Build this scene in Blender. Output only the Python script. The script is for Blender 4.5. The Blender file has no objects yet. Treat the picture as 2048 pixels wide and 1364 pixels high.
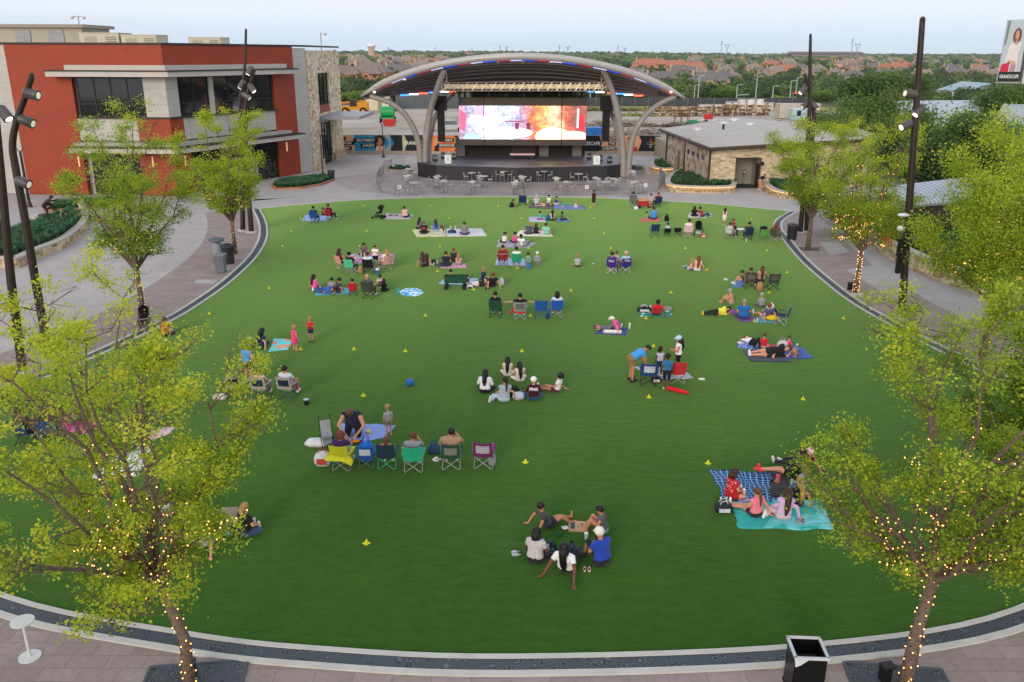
import bpy, math, random
import numpy as np
from mathutils import Vector, Matrix
R=math.radians
rnd=random.Random(7)
scn=bpy.context.scene; COL=scn.collection
# ---------------------------------------------------------------- camera
F0=1700.0; CX,CY=1024,682; HC=12.0
TH=math.atan(574/F0); RO=R(0.2)
FW=Vector((0,math.cos(TH),-math.sin(TH))); U0=Vector((0,math.sin(TH),math.cos(TH))); R0=Vector((1,0,0))
RT=R0*math.cos(RO)+U0*math.sin(RO); UP=U0*math.cos(RO)-R0*math.sin(RO)
cd=bpy.data.cameras.new('camera'); cam=bpy.data.objects.new('camera',cd); COL.objects.link(cam)
cd.sensor_width=36; cd.lens=F0/2048*36; cd.clip_start=0.3; cd.clip_end=60000
m3=Matrix((RT,UP,-FW)).transposed()
cam.matrix_world=Matrix.Translation((0,0,HC)) @ m3.to_4x4(); scn.camera=cam
# ---------------------------------------------------------------- sky, sun, exposure
SUN_EL,SUN_AZ=R(16),R(200)     # low, behind the camera; azimuth clockwise from +Y
w=bpy.data.worlds.new('World'); scn.world=w; w.use_nodes=True
nt=w.node_tree; nt.nodes.clear()
out=nt.nodes.new('ShaderNodeOutputWorld'); bg=nt.nodes.new('ShaderNodeBackground')
sky=nt.nodes.new('ShaderNodeTexSky'); sky.sky_type='NISHITA'; sky.sun_disc=False
sky.sun_elevation=SUN_EL; sky.sun_rotation=SUN_AZ; sky.air_density=1.0; sky.dust_density=2.5; sky.ozone_density=1.5; sky.altitude=150
hs=nt.nodes.new('ShaderNodeHueSaturation'); hs.inputs['Saturation'].default_value=0.55
nt.links.new(sky.outputs[0],hs.inputs['Color'])
# thin high cloud veil: pale pinkish above, cooler at the horizon
tc=nt.nodes.new('ShaderNodeTexCoord'); sp=nt.nodes.new('ShaderNodeSeparateXYZ'); nt.links.new(tc.outputs['Generated'],sp.inputs[0])
cr=nt.nodes.new('ShaderNodeValToRGB'); nt.links.new(sp.outputs['Z'],cr.inputs[0])
e=cr.color_ramp.elements; SK=5.7
def sc(c): return (c[0]*SK,c[1]*SK,c[2]*SK,1)
e[0].position=0.0; e[0].color=sc((.56,.69,.80)); e[1].position=1.0; e[1].color=sc((.66,.71,.82))
for p_,c_ in ((.018,(.58,.69,.81)),(.045,(.69,.74,.83)),(.075,(.78,.77,.83)),(.2,(.80,.80,.88))):
    q=cr.color_ramp.elements.new(p_); q.color=sc(c_)
mp=nt.nodes.new('ShaderNodeMapping'); mp.inputs['Scale'].default_value=(1.5,1.5,22)
nz=nt.nodes.new('ShaderNodeTexNoise'); nz.inputs['Scale'].default_value=2.5; nz.inputs['Detail'].default_value=5
nt.links.new(tc.outputs['Generated'],mp.inputs[0]); nt.links.new(mp.outputs[0],nz.inputs['Vector'])
mr=nt.nodes.new('ShaderNodeMapRange'); mr.inputs[1].default_value=.3; mr.inputs[2].default_value=.7; mr.inputs[3].default_value=.86; mr.inputs[4].default_value=.96
nt.links.new(nz.outputs[0],mr.inputs[0])
mx=nt.nodes.new('ShaderNodeMix'); mx.data_type='RGBA'
nt.links.new(mr.outputs[0],mx.inputs[0]); nt.links.new(hs.outputs[0],mx.inputs[6]); nt.links.new(cr.outputs[0],mx.inputs[7])
nt.links.new(mx.outputs[2],bg.inputs[0]); bg.inputs[1].default_value=0.12; nt.links.new(bg.outputs[0],out.inputs[0])
sd=bpy.data.lights.new('sun','SUN'); so=bpy.data.objects.new('sun',sd); COL.objects.link(so)
sd.energy=0.95; sd.angle=R(22); sd.color=(1,.80,.62)
sdir=Vector((math.sin(SUN_AZ)*math.cos(SUN_EL),math.cos(SUN_AZ)*math.cos(SUN_EL),math.sin(SUN_EL)))
so.rotation_euler=sdir.to_track_quat('Z','Y').to_euler()
scn.view_settings.view_transform='Standard'; scn.view_settings.look='None'; scn.view_settings.gamma=1
scn.view_settings.exposure=0.9
scn.render.resolution_x=1024; scn.render.resolution_y=682
try:
    scn.cycles.volume_bounces=0; scn.cycles.max_bounces=6; scn.cycles.transparent_max_bounces=4
except Exception: pass
# ---------------------------------------------------------------- pixel -> place (measuring the photograph)
def ray(x,y): return FW+RT*((x-CX)/F0)-UP*((y-CY)/F0)
def G(x,y,z=0.0):
    r=ray(x,y); t=(z-HC)/r.z; return Vector((r.x*t,r.y*t,z))
def V(x,y,Y):
    r=ray(x,y); t=Y/r.y; return Vector((r.x*t,Y,HC+r.z*t))
# ---------------------------------------------------------------- materials
def S(h):
    v=[int(h[i:i+2],16)/255 for i in (0,2,4)]
    return tuple(x/12.92 if x<=.04045 else ((x+.055)/1.055)**2.4 for x in v)
_m={}
def newmat(n):
    m=bpy.data.materials.new(n); m.use_nodes=True; t=m.node_tree
    return m,t,t.nodes['Principled BSDF']
def N(t,k,**kw):
    n=t.nodes.new(k)
    for a,b in kw.items(): setattr(n,a,b)
    return n
def M(h,rough=.8,metal=0,var=.12,sc_=6,bump=0,emit=0,spec=.3,sheen=0,trans=0):
    key=(h,rough,metal,var,sc_,bump,emit,spec,sheen,trans)
    if key in _m: return _m[key]
    m,t,b=newmat('m_'+(h if isinstance(h,str) else 'c')); c=S(h) if isinstance(h,str) else h
    b.inputs['Roughness'].default_value=rough; b.inputs['Metallic'].default_value=metal
    b.inputs['Specular IOR Level'].default_value=spec
    if sheen: b.inputs['Sheen Weight'].default_value=sheen
    tcn=N(t,'ShaderNodeTexCoord'); nz=N(t,'ShaderNodeTexNoise'); nz.inputs['Scale'].default_value=sc_; nz.inputs['Detail'].default_value=4
    t.links.new(tcn.outputs['Object'],nz.inputs['Vector'])
    r=N(t,'ShaderNodeValToRGB'); t.links.new(nz.outputs[0],r.inputs[0])
    r.color_ramp.elements[0].position=.3; r.color_ramp.elements[1].position=.7
    r.color_ramp.elements[0].color=tuple(x*(1-var) for x in c)+(1,); r.color_ramp.elements[1].color=tuple(min(1,x*(1+var)) for x in c)+(1,)
    t.links.new(r.outputs[0],b.inputs['Base Color'])
    if bump:
        bp=N(t,'ShaderNodeBump'); bp.inputs['Strength'].default_value=bump; bp.inputs['Distance'].default_value=.02
        t.links.new(nz.outputs[0],bp.inputs['Height']); t.links.new(bp.outputs[0],b.inputs['Normal'])
    if emit:
        b.inputs['Emission Color'].default_value=c+(1,); b.inputs['Emission Strength'].default_value=emit
    _m[key]=m; return m
def brickmat(name,c1,c2,mortar,scale=1.0,bw=.5,rh=.25,ms=.02,off=.5,rough=.85,bump=.3,uv=True,bias=0,sq=1.0,sqf=2):
    m,t,b=newmat(name); b.inputs['Roughness'].default_value=rough
    tcn=N(t,'ShaderNodeTexCoord'); src=tcn.outputs['UV' if uv else 'Object']
    nz=N(t,'ShaderNodeTexNoise'); nz.inputs['Scale'].default_value=.9; t.links.new(src,nz.inputs['Vector'])
    nz2=N(t,'ShaderNodeTexNoise'); nz2.inputs['Scale'].default_value=7; nz2.inputs['Detail'].default_value=6; t.links.new(src,nz2.inputs['Vector'])
    br=N(t,'ShaderNodeTexBrick'); br.offset=off; br.squash=sq; br.squash_frequency=sqf
    t.links.new(src,br.inputs['Vector'])
    for k,v in (('Color1',c1),('Color2',c2),('Mortar',mortar)): br.inputs[k].default_value=S(v)+(1,)
    br.inputs['Scale'].default_value=scale; br.inputs['Brick Width'].default_value=bw; br.inputs['Row Height'].default_value=rh
    br.inputs['Mortar Size'].default_value=ms; br.inputs['Bias'].default_value=bias
    a=N(t,'ShaderNodeMath',operation='MULTIPLY_ADD'); t.links.new(nz.outputs[0],a.inputs[0]); a.inputs[1].default_value=.35; a.inputs[2].default_value=.65
    a2=N(t,'ShaderNodeMath',operation='MULTIPLY_ADD'); t.links.new(nz2.outputs[0],a2.inputs[0]); a2.inputs[1].default_value=.5; t.links.new(a.outputs[0],a2.inputs[2])
    mu=N(t,'ShaderNodeMix',data_type='RGBA',blend_type='MULTIPLY'); mu.inputs[0].default_value=1
    t.links.new(br.outputs['Color'],mu.inputs[6]); t.links.new(a2.outputs[0],mu.inputs[7]); t.links.new(mu.outputs[2],b.inputs['Base Color'])
    bp=N(t,'ShaderNodeBump'); bp.inputs['Strength'].default_value=bump; bp.inputs['Distance'].default_value=.02
    iv=N(t,'ShaderNodeMath',operation='SUBTRACT'); iv.inputs[0].default_value=1; t.links.new(br.outputs['Fac'],iv.inputs[1])
    t.links.new(iv.outputs[0],bp.inputs['Height']); t.links.new(bp.outputs[0],b.inputs['Normal'])
    return m
def stonemat(name,cols,scale=2.2,mortar='b8ae9a',stretch=(1,2.2,1)):
    m,t,b=newmat(name); b.inputs['Roughness'].default_value=.9
    tcn=N(t,'ShaderNodeTexCoord'); mp=N(t,'ShaderNodeMapping'); mp.inputs['Scale'].default_value=stretch
    t.links.new(tcn.outputs['UV'],mp.inputs[0])
    v=N(t,'ShaderNodeTexVoronoi',distance='CHEBYCHEV'); v.inputs['Scale'].default_value=scale; v.inputs['Randomness'].default_value=.75; t.links.new(mp.outputs[0],v.inputs['Vector'])
    cr=N(t,'ShaderNodeValToRGB'); cr.color_ramp.interpolation='CONSTANT'
    sp=N(t,'ShaderNodeSeparateColor'); t.links.new(v.outputs['Color'],sp.inputs[0]); t.links.new(sp.outputs[0],cr.inputs[0])
    el=cr.color_ramp.elements; el[0].color=S(cols[0])+(1,); el[1].position=.999; el[1].color=S(cols[-1])+(1,)
    for i,c in enumerate(cols[1:],1): q=el.new(i/len(cols)); q.color=S(c)+(1,)
    v2=N(t,'ShaderNodeTexVoronoi',feature='DISTANCE_TO_EDGE'); v2.inputs['Scale'].default_value=scale; v2.inputs['Randomness'].default_value=.75; t.links.new(mp.outputs[0],v2.inputs['Vector'])
    lt=N(t,'ShaderNodeMath',operation='LESS_THAN'); lt.inputs[1].default_value=.03; t.links.new(v2.outputs[0],lt.inputs[0])
    nz=N(t,'ShaderNodeTexNoise'); nz.inputs['Scale'].default_value=5; nz.inputs['Detail'].default_value=6; t.links.new(tcn.outputs['UV'],nz.inputs['Vector'])
    a=N(t,'ShaderNodeMath',operation='MULTIPLY_ADD'); t.links.new(nz.outputs[0],a.inputs[0]); a.inputs[1].default_value=.8; a.inputs[2].default_value=.6
    mu=N(t,'ShaderNodeMix',data_type='RGBA',blend_type='MULTIPLY'); mu.inputs[0].default_value=1; t.links.new(cr.outputs[0],mu.inputs[6]); t.links.new(a.outputs[0],mu.inputs[7])
    mx=N(t,'ShaderNodeMix',data_type='RGBA'); t.links.new(lt.outputs[0],mx.inputs[0]); t.links.new(mu.outputs[2],mx.inputs[6]); mx.inputs[7].default_value=S(mortar)+(1,)
    t.links.new(mx.outputs[2],b.inputs['Base Color'])
    bp=N(t,'ShaderNodeBump'); bp.inputs['Strength'].default_value=.6; bp.inputs['Distance'].default_value=.04; t.links.new(v2.outputs[0],bp.inputs['Height']); t.links.new(bp.outputs[0],b.inputs['Normal'])
    return m
def wavemat(name,c1,c2,scale=1,axis='X',uv=True,rough=.5,metal=0,bump=.4,dist=.03,lo=.2,hi=.5,d=0,detail=2):
    m,t,b=newmat(name); b.inputs['Roughness'].default_value=rough; b.inputs['Metallic'].default_value=metal
    tcn=N(t,'ShaderNodeTexCoord'); wv=N(t,'ShaderNodeTexWave',bands_direction=axis); wv.inputs['Scale'].default_value=scale
    wv.inputs['Distortion'].default_value=d; wv.inputs['Detail'].default_value=detail
    t.links.new(tcn.outputs['UV' if uv else 'Object'],wv.inputs['Vector'])
    cr=N(t,'ShaderNodeValToRGB'); t.links.new(wv.outputs[0],cr.inputs[0]); el=cr.color_ramp.elements
    el[0].position=lo; el[1].position=hi; el[0].color=S(c1)+(1,); el[1].color=S(c2)+(1,)
    nz=N(t,'ShaderNodeTexNoise'); nz.inputs['Scale'].default_value=.6; nz.inputs['Detail'].default_value=6; t.links.new(tcn.outputs['Object'],nz.inputs['Vector'])
    a=N(t,'ShaderNodeMath',operation='MULTIPLY_ADD'); t.links.new(nz.outputs[0],a.inputs[0]); a.inputs[1].default_value=.6; a.inputs[2].default_value=.7
    mu=N(t,'ShaderNodeMix',data_type='RGBA',blend_type='MULTIPLY'); mu.inputs[0].default_value=1; t.links.new(cr.outputs[0],mu.inputs[6]); t.links.new(a.outputs[0],mu.inputs[7])
    t.links.new(mu.outputs[2],b.inputs['Base Color'])
    bp=N(t,'ShaderNodeBump'); bp.inputs['Strength'].default_value=bump; bp.inputs['Distance'].default_value=dist; t.links.new(wv.outputs[0],bp.inputs['Height']); t.links.new(bp.outputs[0],b.inputs['Normal'])
    return m
# ---------------------------------------------------------------- mesh builder
class MB:
    def __init__(s): s.v=[]; s.f=[]; s.m=[]
    def add(s,vs,fs,mi=0):
        o=len(s.v); s.v+= [tuple(p) for p in vs]; s.f+=[tuple(i+o for i in f) for f in fs]; s.m+=[mi]*len(fs); return s
    def box(s,c,d,rz=0,mi=0,M4=None):
        x,y,z=d[0]/2,d[1]/2,d[2]/2
        vs=[Vector((a*x,b*y,c_*z)) for a in(-1,1) for b in(-1,1) for c_ in(-1,1)]
        T=Matrix.Translation(c)@(M4 if M4 else Matrix.Rotation(rz,4,'Z'))
        return s.add([T@v for v in vs],[(0,1,3,2),(4,6,7,5),(0,4,5,1),(2,3,7,6),(0,2,6,4),(1,5,7,3)],mi)
    def tube(s,pts,r,n=8,mi=0,caps=True,sq=(1,1)):
        pts=[Vector(p) for p in pts]; rr=r if isinstance(r,(list,tuple)) else [r]*len(pts); rings=[]; ref=None
        for i,p in enumerate(pts):
            d=(pts[min(i+1,len(pts)-1)]-pts[max(i-1,0)]); d=d.normalized() if d.length>1e-9 else Vector((0,0,1))
            if ref is None: ref=Vector((1,0,0)) if abs(d.x)<.8 else Vector((0,1,0))
            a=ref-d*ref.dot(d)
            if a.length<1e-4: a=Vector((0,1,0))-d*d.y
            a.normalize(); b=d.cross(a); ref=a
            rings.append([p+(a*math.cos(2*math.pi*k/n)*sq[0]+b*math.sin(2*math.pi*k/n)*sq[1])*rr[i] for k in range(n)])
        vs=[v for q in rings for v in q]; fs=[]
        for i in range(len(rings)-1):
            for k in range(n): fs.append((i*n+k,i*n+(k+1)%n,(i+1)*n+(k+1)%n,(i+1)*n+k))
        if caps: fs.append(tuple(range(n-1,-1,-1))); fs.append(tuple((len(rings)-1)*n+k for k in range(n)))
        return s.add(vs,fs,mi)
    def cyl(s,c,r,h,n=16,mi=0,r2=None): c=Vector(c); return s.tube([c,c+Vector((0,0,h))],[r,r if r2 is None else r2],n,mi)
    def sph(s,c,r,n=10,mi=0,M3=None):
        c=Vector(c); r=(r,r,r) if not isinstance(r,(tuple,list)) else r; k=max(4,n//2+1); vs=[]; fs=[]
        for i in range(1,k):
            ph=math.pi*i/k
            for j in range(n):
                th=2*math.pi*j/n; v=Vector((r[0]*math.sin(ph)*math.cos(th),r[1]*math.sin(ph)*math.sin(th),r[2]*math.cos(ph)))
                vs.append(c+(M3@v if M3 else v))
        t=Vector((0,0,r[2])); vs.append(c+(M3@t if M3 else t)); vs.append(c-(M3@t if M3 else t)); T=len(vs)-2; B=T+1
        for i in range(k-2):
            for j in range(n): fs.append((i*n+j,(i+1)*n+j,(i+1)*n+(j+1)%n,i*n+(j+1)%n))
        for j in range(n): fs.append((T,j,(j+1)%n)); fs.append((B,(k-2)*n+(j+1)%n,(k-2)*n+j))
        return s.add(vs,fs,mi)
    def prism(s,poly,z0,z1,mi=0,mt=None):
        n=len(poly); vs=[(p[0],p[1],z0) for p in poly]+[(p[0],p[1],z1) for p in poly]
        ar=sum(poly[i][0]*poly[(i+1)%n][1]-poly[(i+1)%n][0]*poly[i][1] for i in range(n))
        fs=[(i,(i+1)%n,n+(i+1)%n,n+i) for i in range(n)]
        if ar<0: fs=[tuple(reversed(f)) for f in fs]
        s.add(vs,fs,mi); tb=[tuple(range(n-1,-1,-1)),tuple(range(n,2*n))]
        if ar<0: tb=[tuple(reversed(f)) for f in tb]
        o=len(s.v)-2*n; s.f+=[tuple(i+o for i in f) for f in tb]; s.m+=[mi,mi if mt is None else mt]; return s
    def slab(s,P,th,mi=0):
        """polygon of 3-D points thickened along -normal"""
        P=[Vector(p) for p in P]; n=Vector((0,0,0))
        for i in range(len(P)): n+=P[i].cross(P[(i+1)%len(P)])
        n.normalize(); k=len(P); Q=[p-n*th for p in P]
        return s.add(P+Q,[tuple(range(k)),tuple(range(2*k-1,k-1,-1))]+[(i,k+i,k+(i+1)%k,(i+1)%k) for i in range(k)],mi)
    def build(s,name,mat,parent=None,smooth=False,loc=None,uv=False,rz=0):
        me=bpy.data.meshes.new(name); vs=s.v
        if loc is not None and parent is None:
            T=(Matrix.Translation(loc)@Matrix.Rotation(rz,4,'Z')).inverted(); 
            if getattr(s,'world',True): vs=[tuple(T@Vector(v)) for v in vs]
        me.from_pydata(vs,[],s.f)
        for q in (mat if isinstance(mat,(list,tuple)) else [mat]): me.materials.append(q)
        if any(s.m): me.polygons.foreach_set('material_index',s.m)
        if smooth: me.polygons.foreach_set('use_smooth',[True]*len(me.polygons))
        if uv:
            L=me.uv_layers.new(name='UVMap'); 
            for p in me.polygons:
                n=p.normal; h=Vector((-n.y,n.x,0))
                if h.length<.35: a,b=Vector((1,0,0)),Vector((0,1,0))
                else: a=h.normalized(); b=Vector((0,0,1)) if abs(n.z)<.5 else n.cross(a)
                for li in p.loop_indices:
                    v=me.vertices[me.loops[li].vertex_index].co; L.data[li].uv=(v.dot(a),v.dot(b))
        me.update(); o=bpy.data.objects.new(name,me); COL.objects.link(o)
        if parent: o.parent=parent
        elif loc is not None: o.location=loc; o.rotation_euler.z=rz
        return o
def tag(o,label=None,cat=None,group=None,kind=None):
    if label: o['label']=label
    if cat: o['category']=cat
    if group: o['group']=group
    if kind: o['kind']=kind
    return o
def E(name,loc,label,cat,rz=0,group=None,s=1):
    o=bpy.data.objects.new(name,None); COL.objects.link(o); o.location=loc; o.rotation_euler.z=rz; o.scale=(s,s,s); o.empty_display_size=.2
    return tag(o,label,cat,group)
def children(o): return [c for c in COL.objects if c.parent==o]
def copy_tree(o,kids=None,parent=None):
    kids=KIDS(o) if kids is None else kids
    c=o.copy(); COL.objects.link(c)
    if parent: c.parent=parent
    for k,kk in kids: copy_tree(k,kk,c)
    return c
def KIDS(o): return [(k,KIDS(k)) for k in children(o)]
def place(o,loc,rz,label=None,s=None,group=None):
    o.location=loc; o.rotation_euler.z=rz
    if label: o['label']=label
    if group: o['group']=group
    if s: o.scale=(s,s,s)
    return o
class Wall:
    def __init__(s,A,B):
        s.A=Vector((A[0],A[1],0)); d=Vector((B[0]-A[0],B[1]-A[1],0)); s.L=d.length; s.d=d.normalized(); s.n=Vector((s.d.y,-s.d.x,0))
    def p(s,u,z,o=0): return s.A+s.d*u+s.n*o+Vector((0,0,z))
    def panel(s,mb,u0,u1,z0,z1,o0=0,o1=.2,mi=0):
        P=[s.p(u,z,o) for u in(u0,u1) for o in(o0,o1) for z in(z0,z1)]
        return mb.add(P,[(0,1,3,2),(4,6,7,5),(0,4,5,1),(2,3,7,6),(0,2,6,4),(1,5,7,3)][::1],mi)
def text(name,body,size,loc,wall,mat,parent,ext=.01,bold=False,w=1.0,align='CENTER'):
    c=bpy.data.curves.new(name,'FONT'); c.body=body; c.size=size; c.extrude=ext; c.align_x=align; c.align_y='CENTER'; c.offset=.012*size if bold else 0; c.space_line=1.1
    c.resolution_u=2; o=bpy.data.objects.new(name+'_tmp',c); COL.objects.link(o)
    dg=bpy.context.evaluated_depsgraph_get(); me=bpy.data.meshes.new_from_object(o.evaluated_get(dg)); bpy.data.objects.remove(o); me.name=name
    # wall frame: x along wall, y up, z outward
    T=Matrix(((wall.d.x,0,wall.n.x,loc[0]),(wall.d.y,0,wall.n.y,loc[1]),(0,1,0,loc[2]),(0,0,0,1)))
    me.transform(T@Matrix.Diagonal((w,1,1,1))); me.materials.clear(); me.materials.append(mat)
    q=bpy.data.objects.new(name,me); COL.objects.link(q); 
    if parent: q.parent=parent
    return q
def rootT(o):
    T=Matrix.Translation(o.location)@Matrix.Rotation(o.rotation_euler.z,4,'Z')
    return rootT(o.parent)@T if o.parent else T
def wb(mb,name,mat,parent,**k):
    """build a mesh given in world metres under a parent"""
    T=rootT(parent).inverted(); mb.v=[tuple(T@Vector(v)) for v in mb.v]; return mb.build(name,mat,parent,**k)
def pieces(mb,name,mat,parent,world=True,**k):
    """each separate piece of the builder becomes an object of its own"""
    par=list(range(len(mb.v)))
    def find(a):
        while par[a]!=a: par[a]=par[par[a]]; a=par[a]
        return a
    for f in mb.f:
        a=find(f[0])
        for b in f[1:]:
            b=find(b)
            if a!=b: par[b]=a
    gr={}
    for f,m in zip(mb.f,mb.m): gr.setdefault(find(f[0]),[]).append((f,m))
    out=[]
    for fs in gr.values():
        q=MB(); idx={}
        for f,m in fs:
            g_=[]
            for i in f:
                if i not in idx: idx[i]=len(q.v); q.v.append(mb.v[i])
                g_.append(idx[i])
            q.f.append(tuple(g_)); q.m.append(m)
        out.append(wb(q,name,mat,parent,**k) if world else q.build(name,mat,parent,**k))
    return out
def lerp(a,b,t): return a+(b-a)*t
def sstep(t): t=max(0,min(1,t)); return t*t*(3-2*t)
def terr(x,y):
    z=-sstep((y-222)/140)*(3.5+3.5*sstep((x+40)/160))
    z+=12.0*sstep((y-480)/2600)+2.0*math.sin(x/310+1.0)*sstep((y-500)/900)+1.2*math.sin(x/130+y/240)*sstep((y-400)/600)
    return z
def T(x,y):
    r=ray(x,y); t=100.0
    while t<9000:
        p=Vector((r.x*t,r.y*t,HC+r.z*t))
        if p.z<=terr(p.x,p.y): return Vector((p.x,p.y,terr(p.x,p.y)))
        t*=1.004
    return p
# ================================================================ SETTING
m_turf,t_,b_=newmat('turf')
tcn=N(t_,'ShaderNodeTexCoord'); n1=N(t_,'ShaderNodeTexNoise'); n1.inputs['Scale'].default_value=.16; n1.inputs['Detail'].default_value=5
mp_=N(t_,'ShaderNodeMapping'); mp_.inputs['Scale'].default_value=(.8,1.7,1); n2=N(t_,'ShaderNodeTexNoise'); n2.inputs['Scale'].default_value=2.2; n2.inputs['Detail'].default_value=8; n2.inputs['Roughness'].default_value=.7
n3=N(t_,'ShaderNodeTexNoise'); n3.inputs['Scale'].default_value=28; n3.inputs['Detail'].default_value=4
t_.links.new(tcn.outputs['Object'],n1.inputs[0]); t_.links.new(tcn.outputs['Object'],mp_.inputs[0]); t_.links.new(mp_.outputs[0],n2.inputs[0]); t_.links.new(tcn.outputs['Object'],n3.inputs[0])
a1=N(t_,'ShaderNodeMath',operation='MULTIPLY_ADD'); a1.inputs[1].default_value=.30; t_.links.new(n1.outputs[0],a1.inputs[0])
a2=N(t_,'ShaderNodeMath',operation='MULTIPLY_ADD'); a2.inputs[1].default_value=.48; t_.links.new(n2.outputs[0],a2.inputs[0]); 
a3=N(t_,'ShaderNodeMath',operation='MULTIPLY'); a3.inputs[1].default_value=.30; t_.links.new(n3.outputs[0],a3.inputs[0]); t_.links.new(a3.outputs[0],a2.inputs[2]); t_.links.new(a2.outputs[0],a1.inputs[2])
cr_=N(t_,'ShaderNodeValToRGB'); cr_.color_ramp.elements[0].position=.36; cr_.color_ramp.elements[1].position=.64
cr_.color_ramp.elements[0].color=(.012,.044,.006,1); cr_.color_ramp.elements[1].color=(.032,.100,.012,1); t_.links.new(a1.outputs[0],cr_.inputs[0]); t_.links.new(cr_.outputs[0],b_.inputs['Base Color'])
b_.inputs['Roughness'].default_value=.95; b_.inputs['Specular IOR Level'].default_value=.05; b_.inputs['Sheen Weight'].default_value=.8; b_.inputs['Sheen Roughness'].default_value=.35; b_.inputs['Sheen Tint'].default_value=(.46,.77,.24,1)
bp_=N(t_,'ShaderNodeBump'); bp_.inputs['Strength'].default_value=.6; bp_.inputs['Distance'].default_value=.05; t_.links.new(a1.outputs[0],bp_.inputs['Height']); t_.links.new(bp_.outputs[0],b_.inputs['Normal'])
m_paver=brickmat('brown_pavers','877a76','938681','746864',1,.8,.4,.008,bump=.2)
m_plaza=brickmat('plaza_concrete','9f9b99','a6a29f','878380',1,3.0,3.0,.01,off=0,bump=.08)
m_light=brickmat('light_concrete','9a9794','a3a09c','7d7a78',1,3,3,.01,off=0,bump=.08)
m_terrace=brickmat('terrace_pavers','958c88','a39a95','847b77',1,.6,.3,.01,bump=.15)
m_kerb=M('b9b9b2',.85,var=.08,sc_=2,bump=.1)
m_grate,t_,b_=newmat('swirl_grate'); tcn=N(t_,'ShaderNodeTexCoord')
v_=N(t_,'ShaderNodeTexVoronoi'); v_.inputs['Scale'].default_value=4.0; t_.links.new(tcn.outputs['UV'],v_.inputs['Vector'])
s_=N(t_,'ShaderNodeMath',operation='MULTIPLY'); s_.inputs[1].default_value=48; t_.links.new(v_.outputs['Distance'],s_.inputs[0]); s2=N(t_,'ShaderNodeMath',operation='SINE'); t_.links.new(s_.outputs[0],s2.inputs[0])
c_=N(t_,'ShaderNodeValToRGB'); c_.color_ramp.elements[0].position=.25; c_.color_ramp.elements[1].position=.55; c_.color_ramp.elements[0].color=S('2f363c')+(1,); c_.color_ramp.elements[1].color=S('5d666d')+(1,)
t_.links.new(s2.outputs[0],c_.inputs[0]); t_.links.new(c_.outputs[0],b_.inputs['Base Color']); b_.inputs['Roughness'].default_value=.6; b_.inputs['Metallic'].default_value=.3
def sheet(name,poly,z,mat,kind='structure',sub=None):
    a=sum(poly[i][0]*poly[(i+1)%len(poly)][1]-poly[(i+1)%len(poly)][0]*poly[i][1] for i in range(len(poly)))
    if a<0: poly=poly[::-1]
    mb=MB(); mb.add([(p[0],p[1],z) for p in poly],[tuple(range(len(poly)))])
    return tag(mb.build(name,mat,uv=True),kind=kind)
# terrain sheet reaching the horizon
m_field,t_,b_=newmat('field_ground'); tcn=N(t_,'ShaderNodeTexCoord'); n1=N(t_,'ShaderNodeTexNoise'); n1.inputs['Scale'].default_value=.02; n1.inputs['Detail'].default_value=8; t_.links.new(tcn.outputs['Object'],n1.inputs[0])
c_=N(t_,'ShaderNodeValToRGB'); c_.color_ramp.elements[0].position=.35; c_.color_ramp.elements[1].position=.65; c_.color_ramp.elements[0].color=(.035,.06,.02,1); c_.color_ramp.elements[1].color=(.11,.13,.05,1); t_.links.new(n1.outputs[0],c_.inputs[0]); t_.links.new(c_.outputs[0],b_.inputs['Base Color']); b_.inputs['Roughness'].default_value=1
ys=[-80,0,60,110,160,200,222]+[222+15*i for i in range(1,20)]+[520+40*i for i in range(1,30)]+[1700+150*i for i in range(1,20)]+[5000,8000,14000,25000]
xs=[-9000,-5000,-3000,-2000,-1400,-1000,-750]+[-600+30*i for i in range(41)]+[750,1000,1400,2000,3000,5000,9000,14000]
vs=[(x,y,(terr(x,min(y,4600)) if y>222 else 0)-.03) for y in ys for x in xs]; nx=len(xs)
tag(MB().add(vs,[(j*nx+i,j*nx+i+1,(j+1)*nx+i+1,(j+1)*nx+i) for j in range(len(ys)-1) for i in range(nx-1)]).build('ground',m_field,smooth=True),kind='structure')
sheet('plaza',[(-90,-10),(90,-10),(95,111),(-90,111)],0,m_plaza)
m_yard,t_,b_=newmat('yard_dirt'); tcn=N(t_,'ShaderNodeTexCoord'); n1=N(t_,'ShaderNodeTexNoise'); n1.inputs['Scale'].default_value=.05; n1.inputs['Detail'].default_value=10; n1.inputs['Roughness'].default_value=.65; t_.links.new(tcn.outputs['Object'],n1.inputs[0])
c_=N(t_,'ShaderNodeValToRGB'); c_.color_ramp.elements[0].position=.35; c_.color_ramp.elements[1].position=.62; c_.color_ramp.elements[0].color=S('968876')+(1,); c_.color_ramp.elements[1].color=S('b0aba2')+(1,); t_.links.new(n1.outputs[0],c_.inputs[0]); t_.links.new(c_.outputs[0],b_.inputs['Base Color']); b_.inputs['Roughness'].default_value=.95
sheet('yard_ground',[(-90,111.2),(130,111.2),(150,198),(-80,205)],0.0,m_yard)
sheet('dry_grass',[(-2,198.5),(150,198.5),(160,216),(-4,214)],0.004,M('8d8c50',1,var=.3,sc_=.3))
def crom(P,n=10,closed=True):
    out=[]; k=len(P)
    for i in range(k if closed else k-1):
        p0=P[(i-1)%k] if closed or i>0 else P[0]; p1=P[i]; p2=P[(i+1)%k]; p3=P[(i+2)%k] if closed or i+2<k else P[-1]
        for j in range(n):
            t=j/n; out.append(tuple(.5*((2*p1[a])+(-p0[a]+p2[a])*t+(2*p0[a]-5*p1[a]+4*p2[a]-p3[a])*t*t+(-p0[a]+3*p1[a]-3*p2[a]+p3[a])*t**3) for a in(0,1)))
    if not closed: out.append(tuple(P[-1][:2]))
    return out
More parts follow.
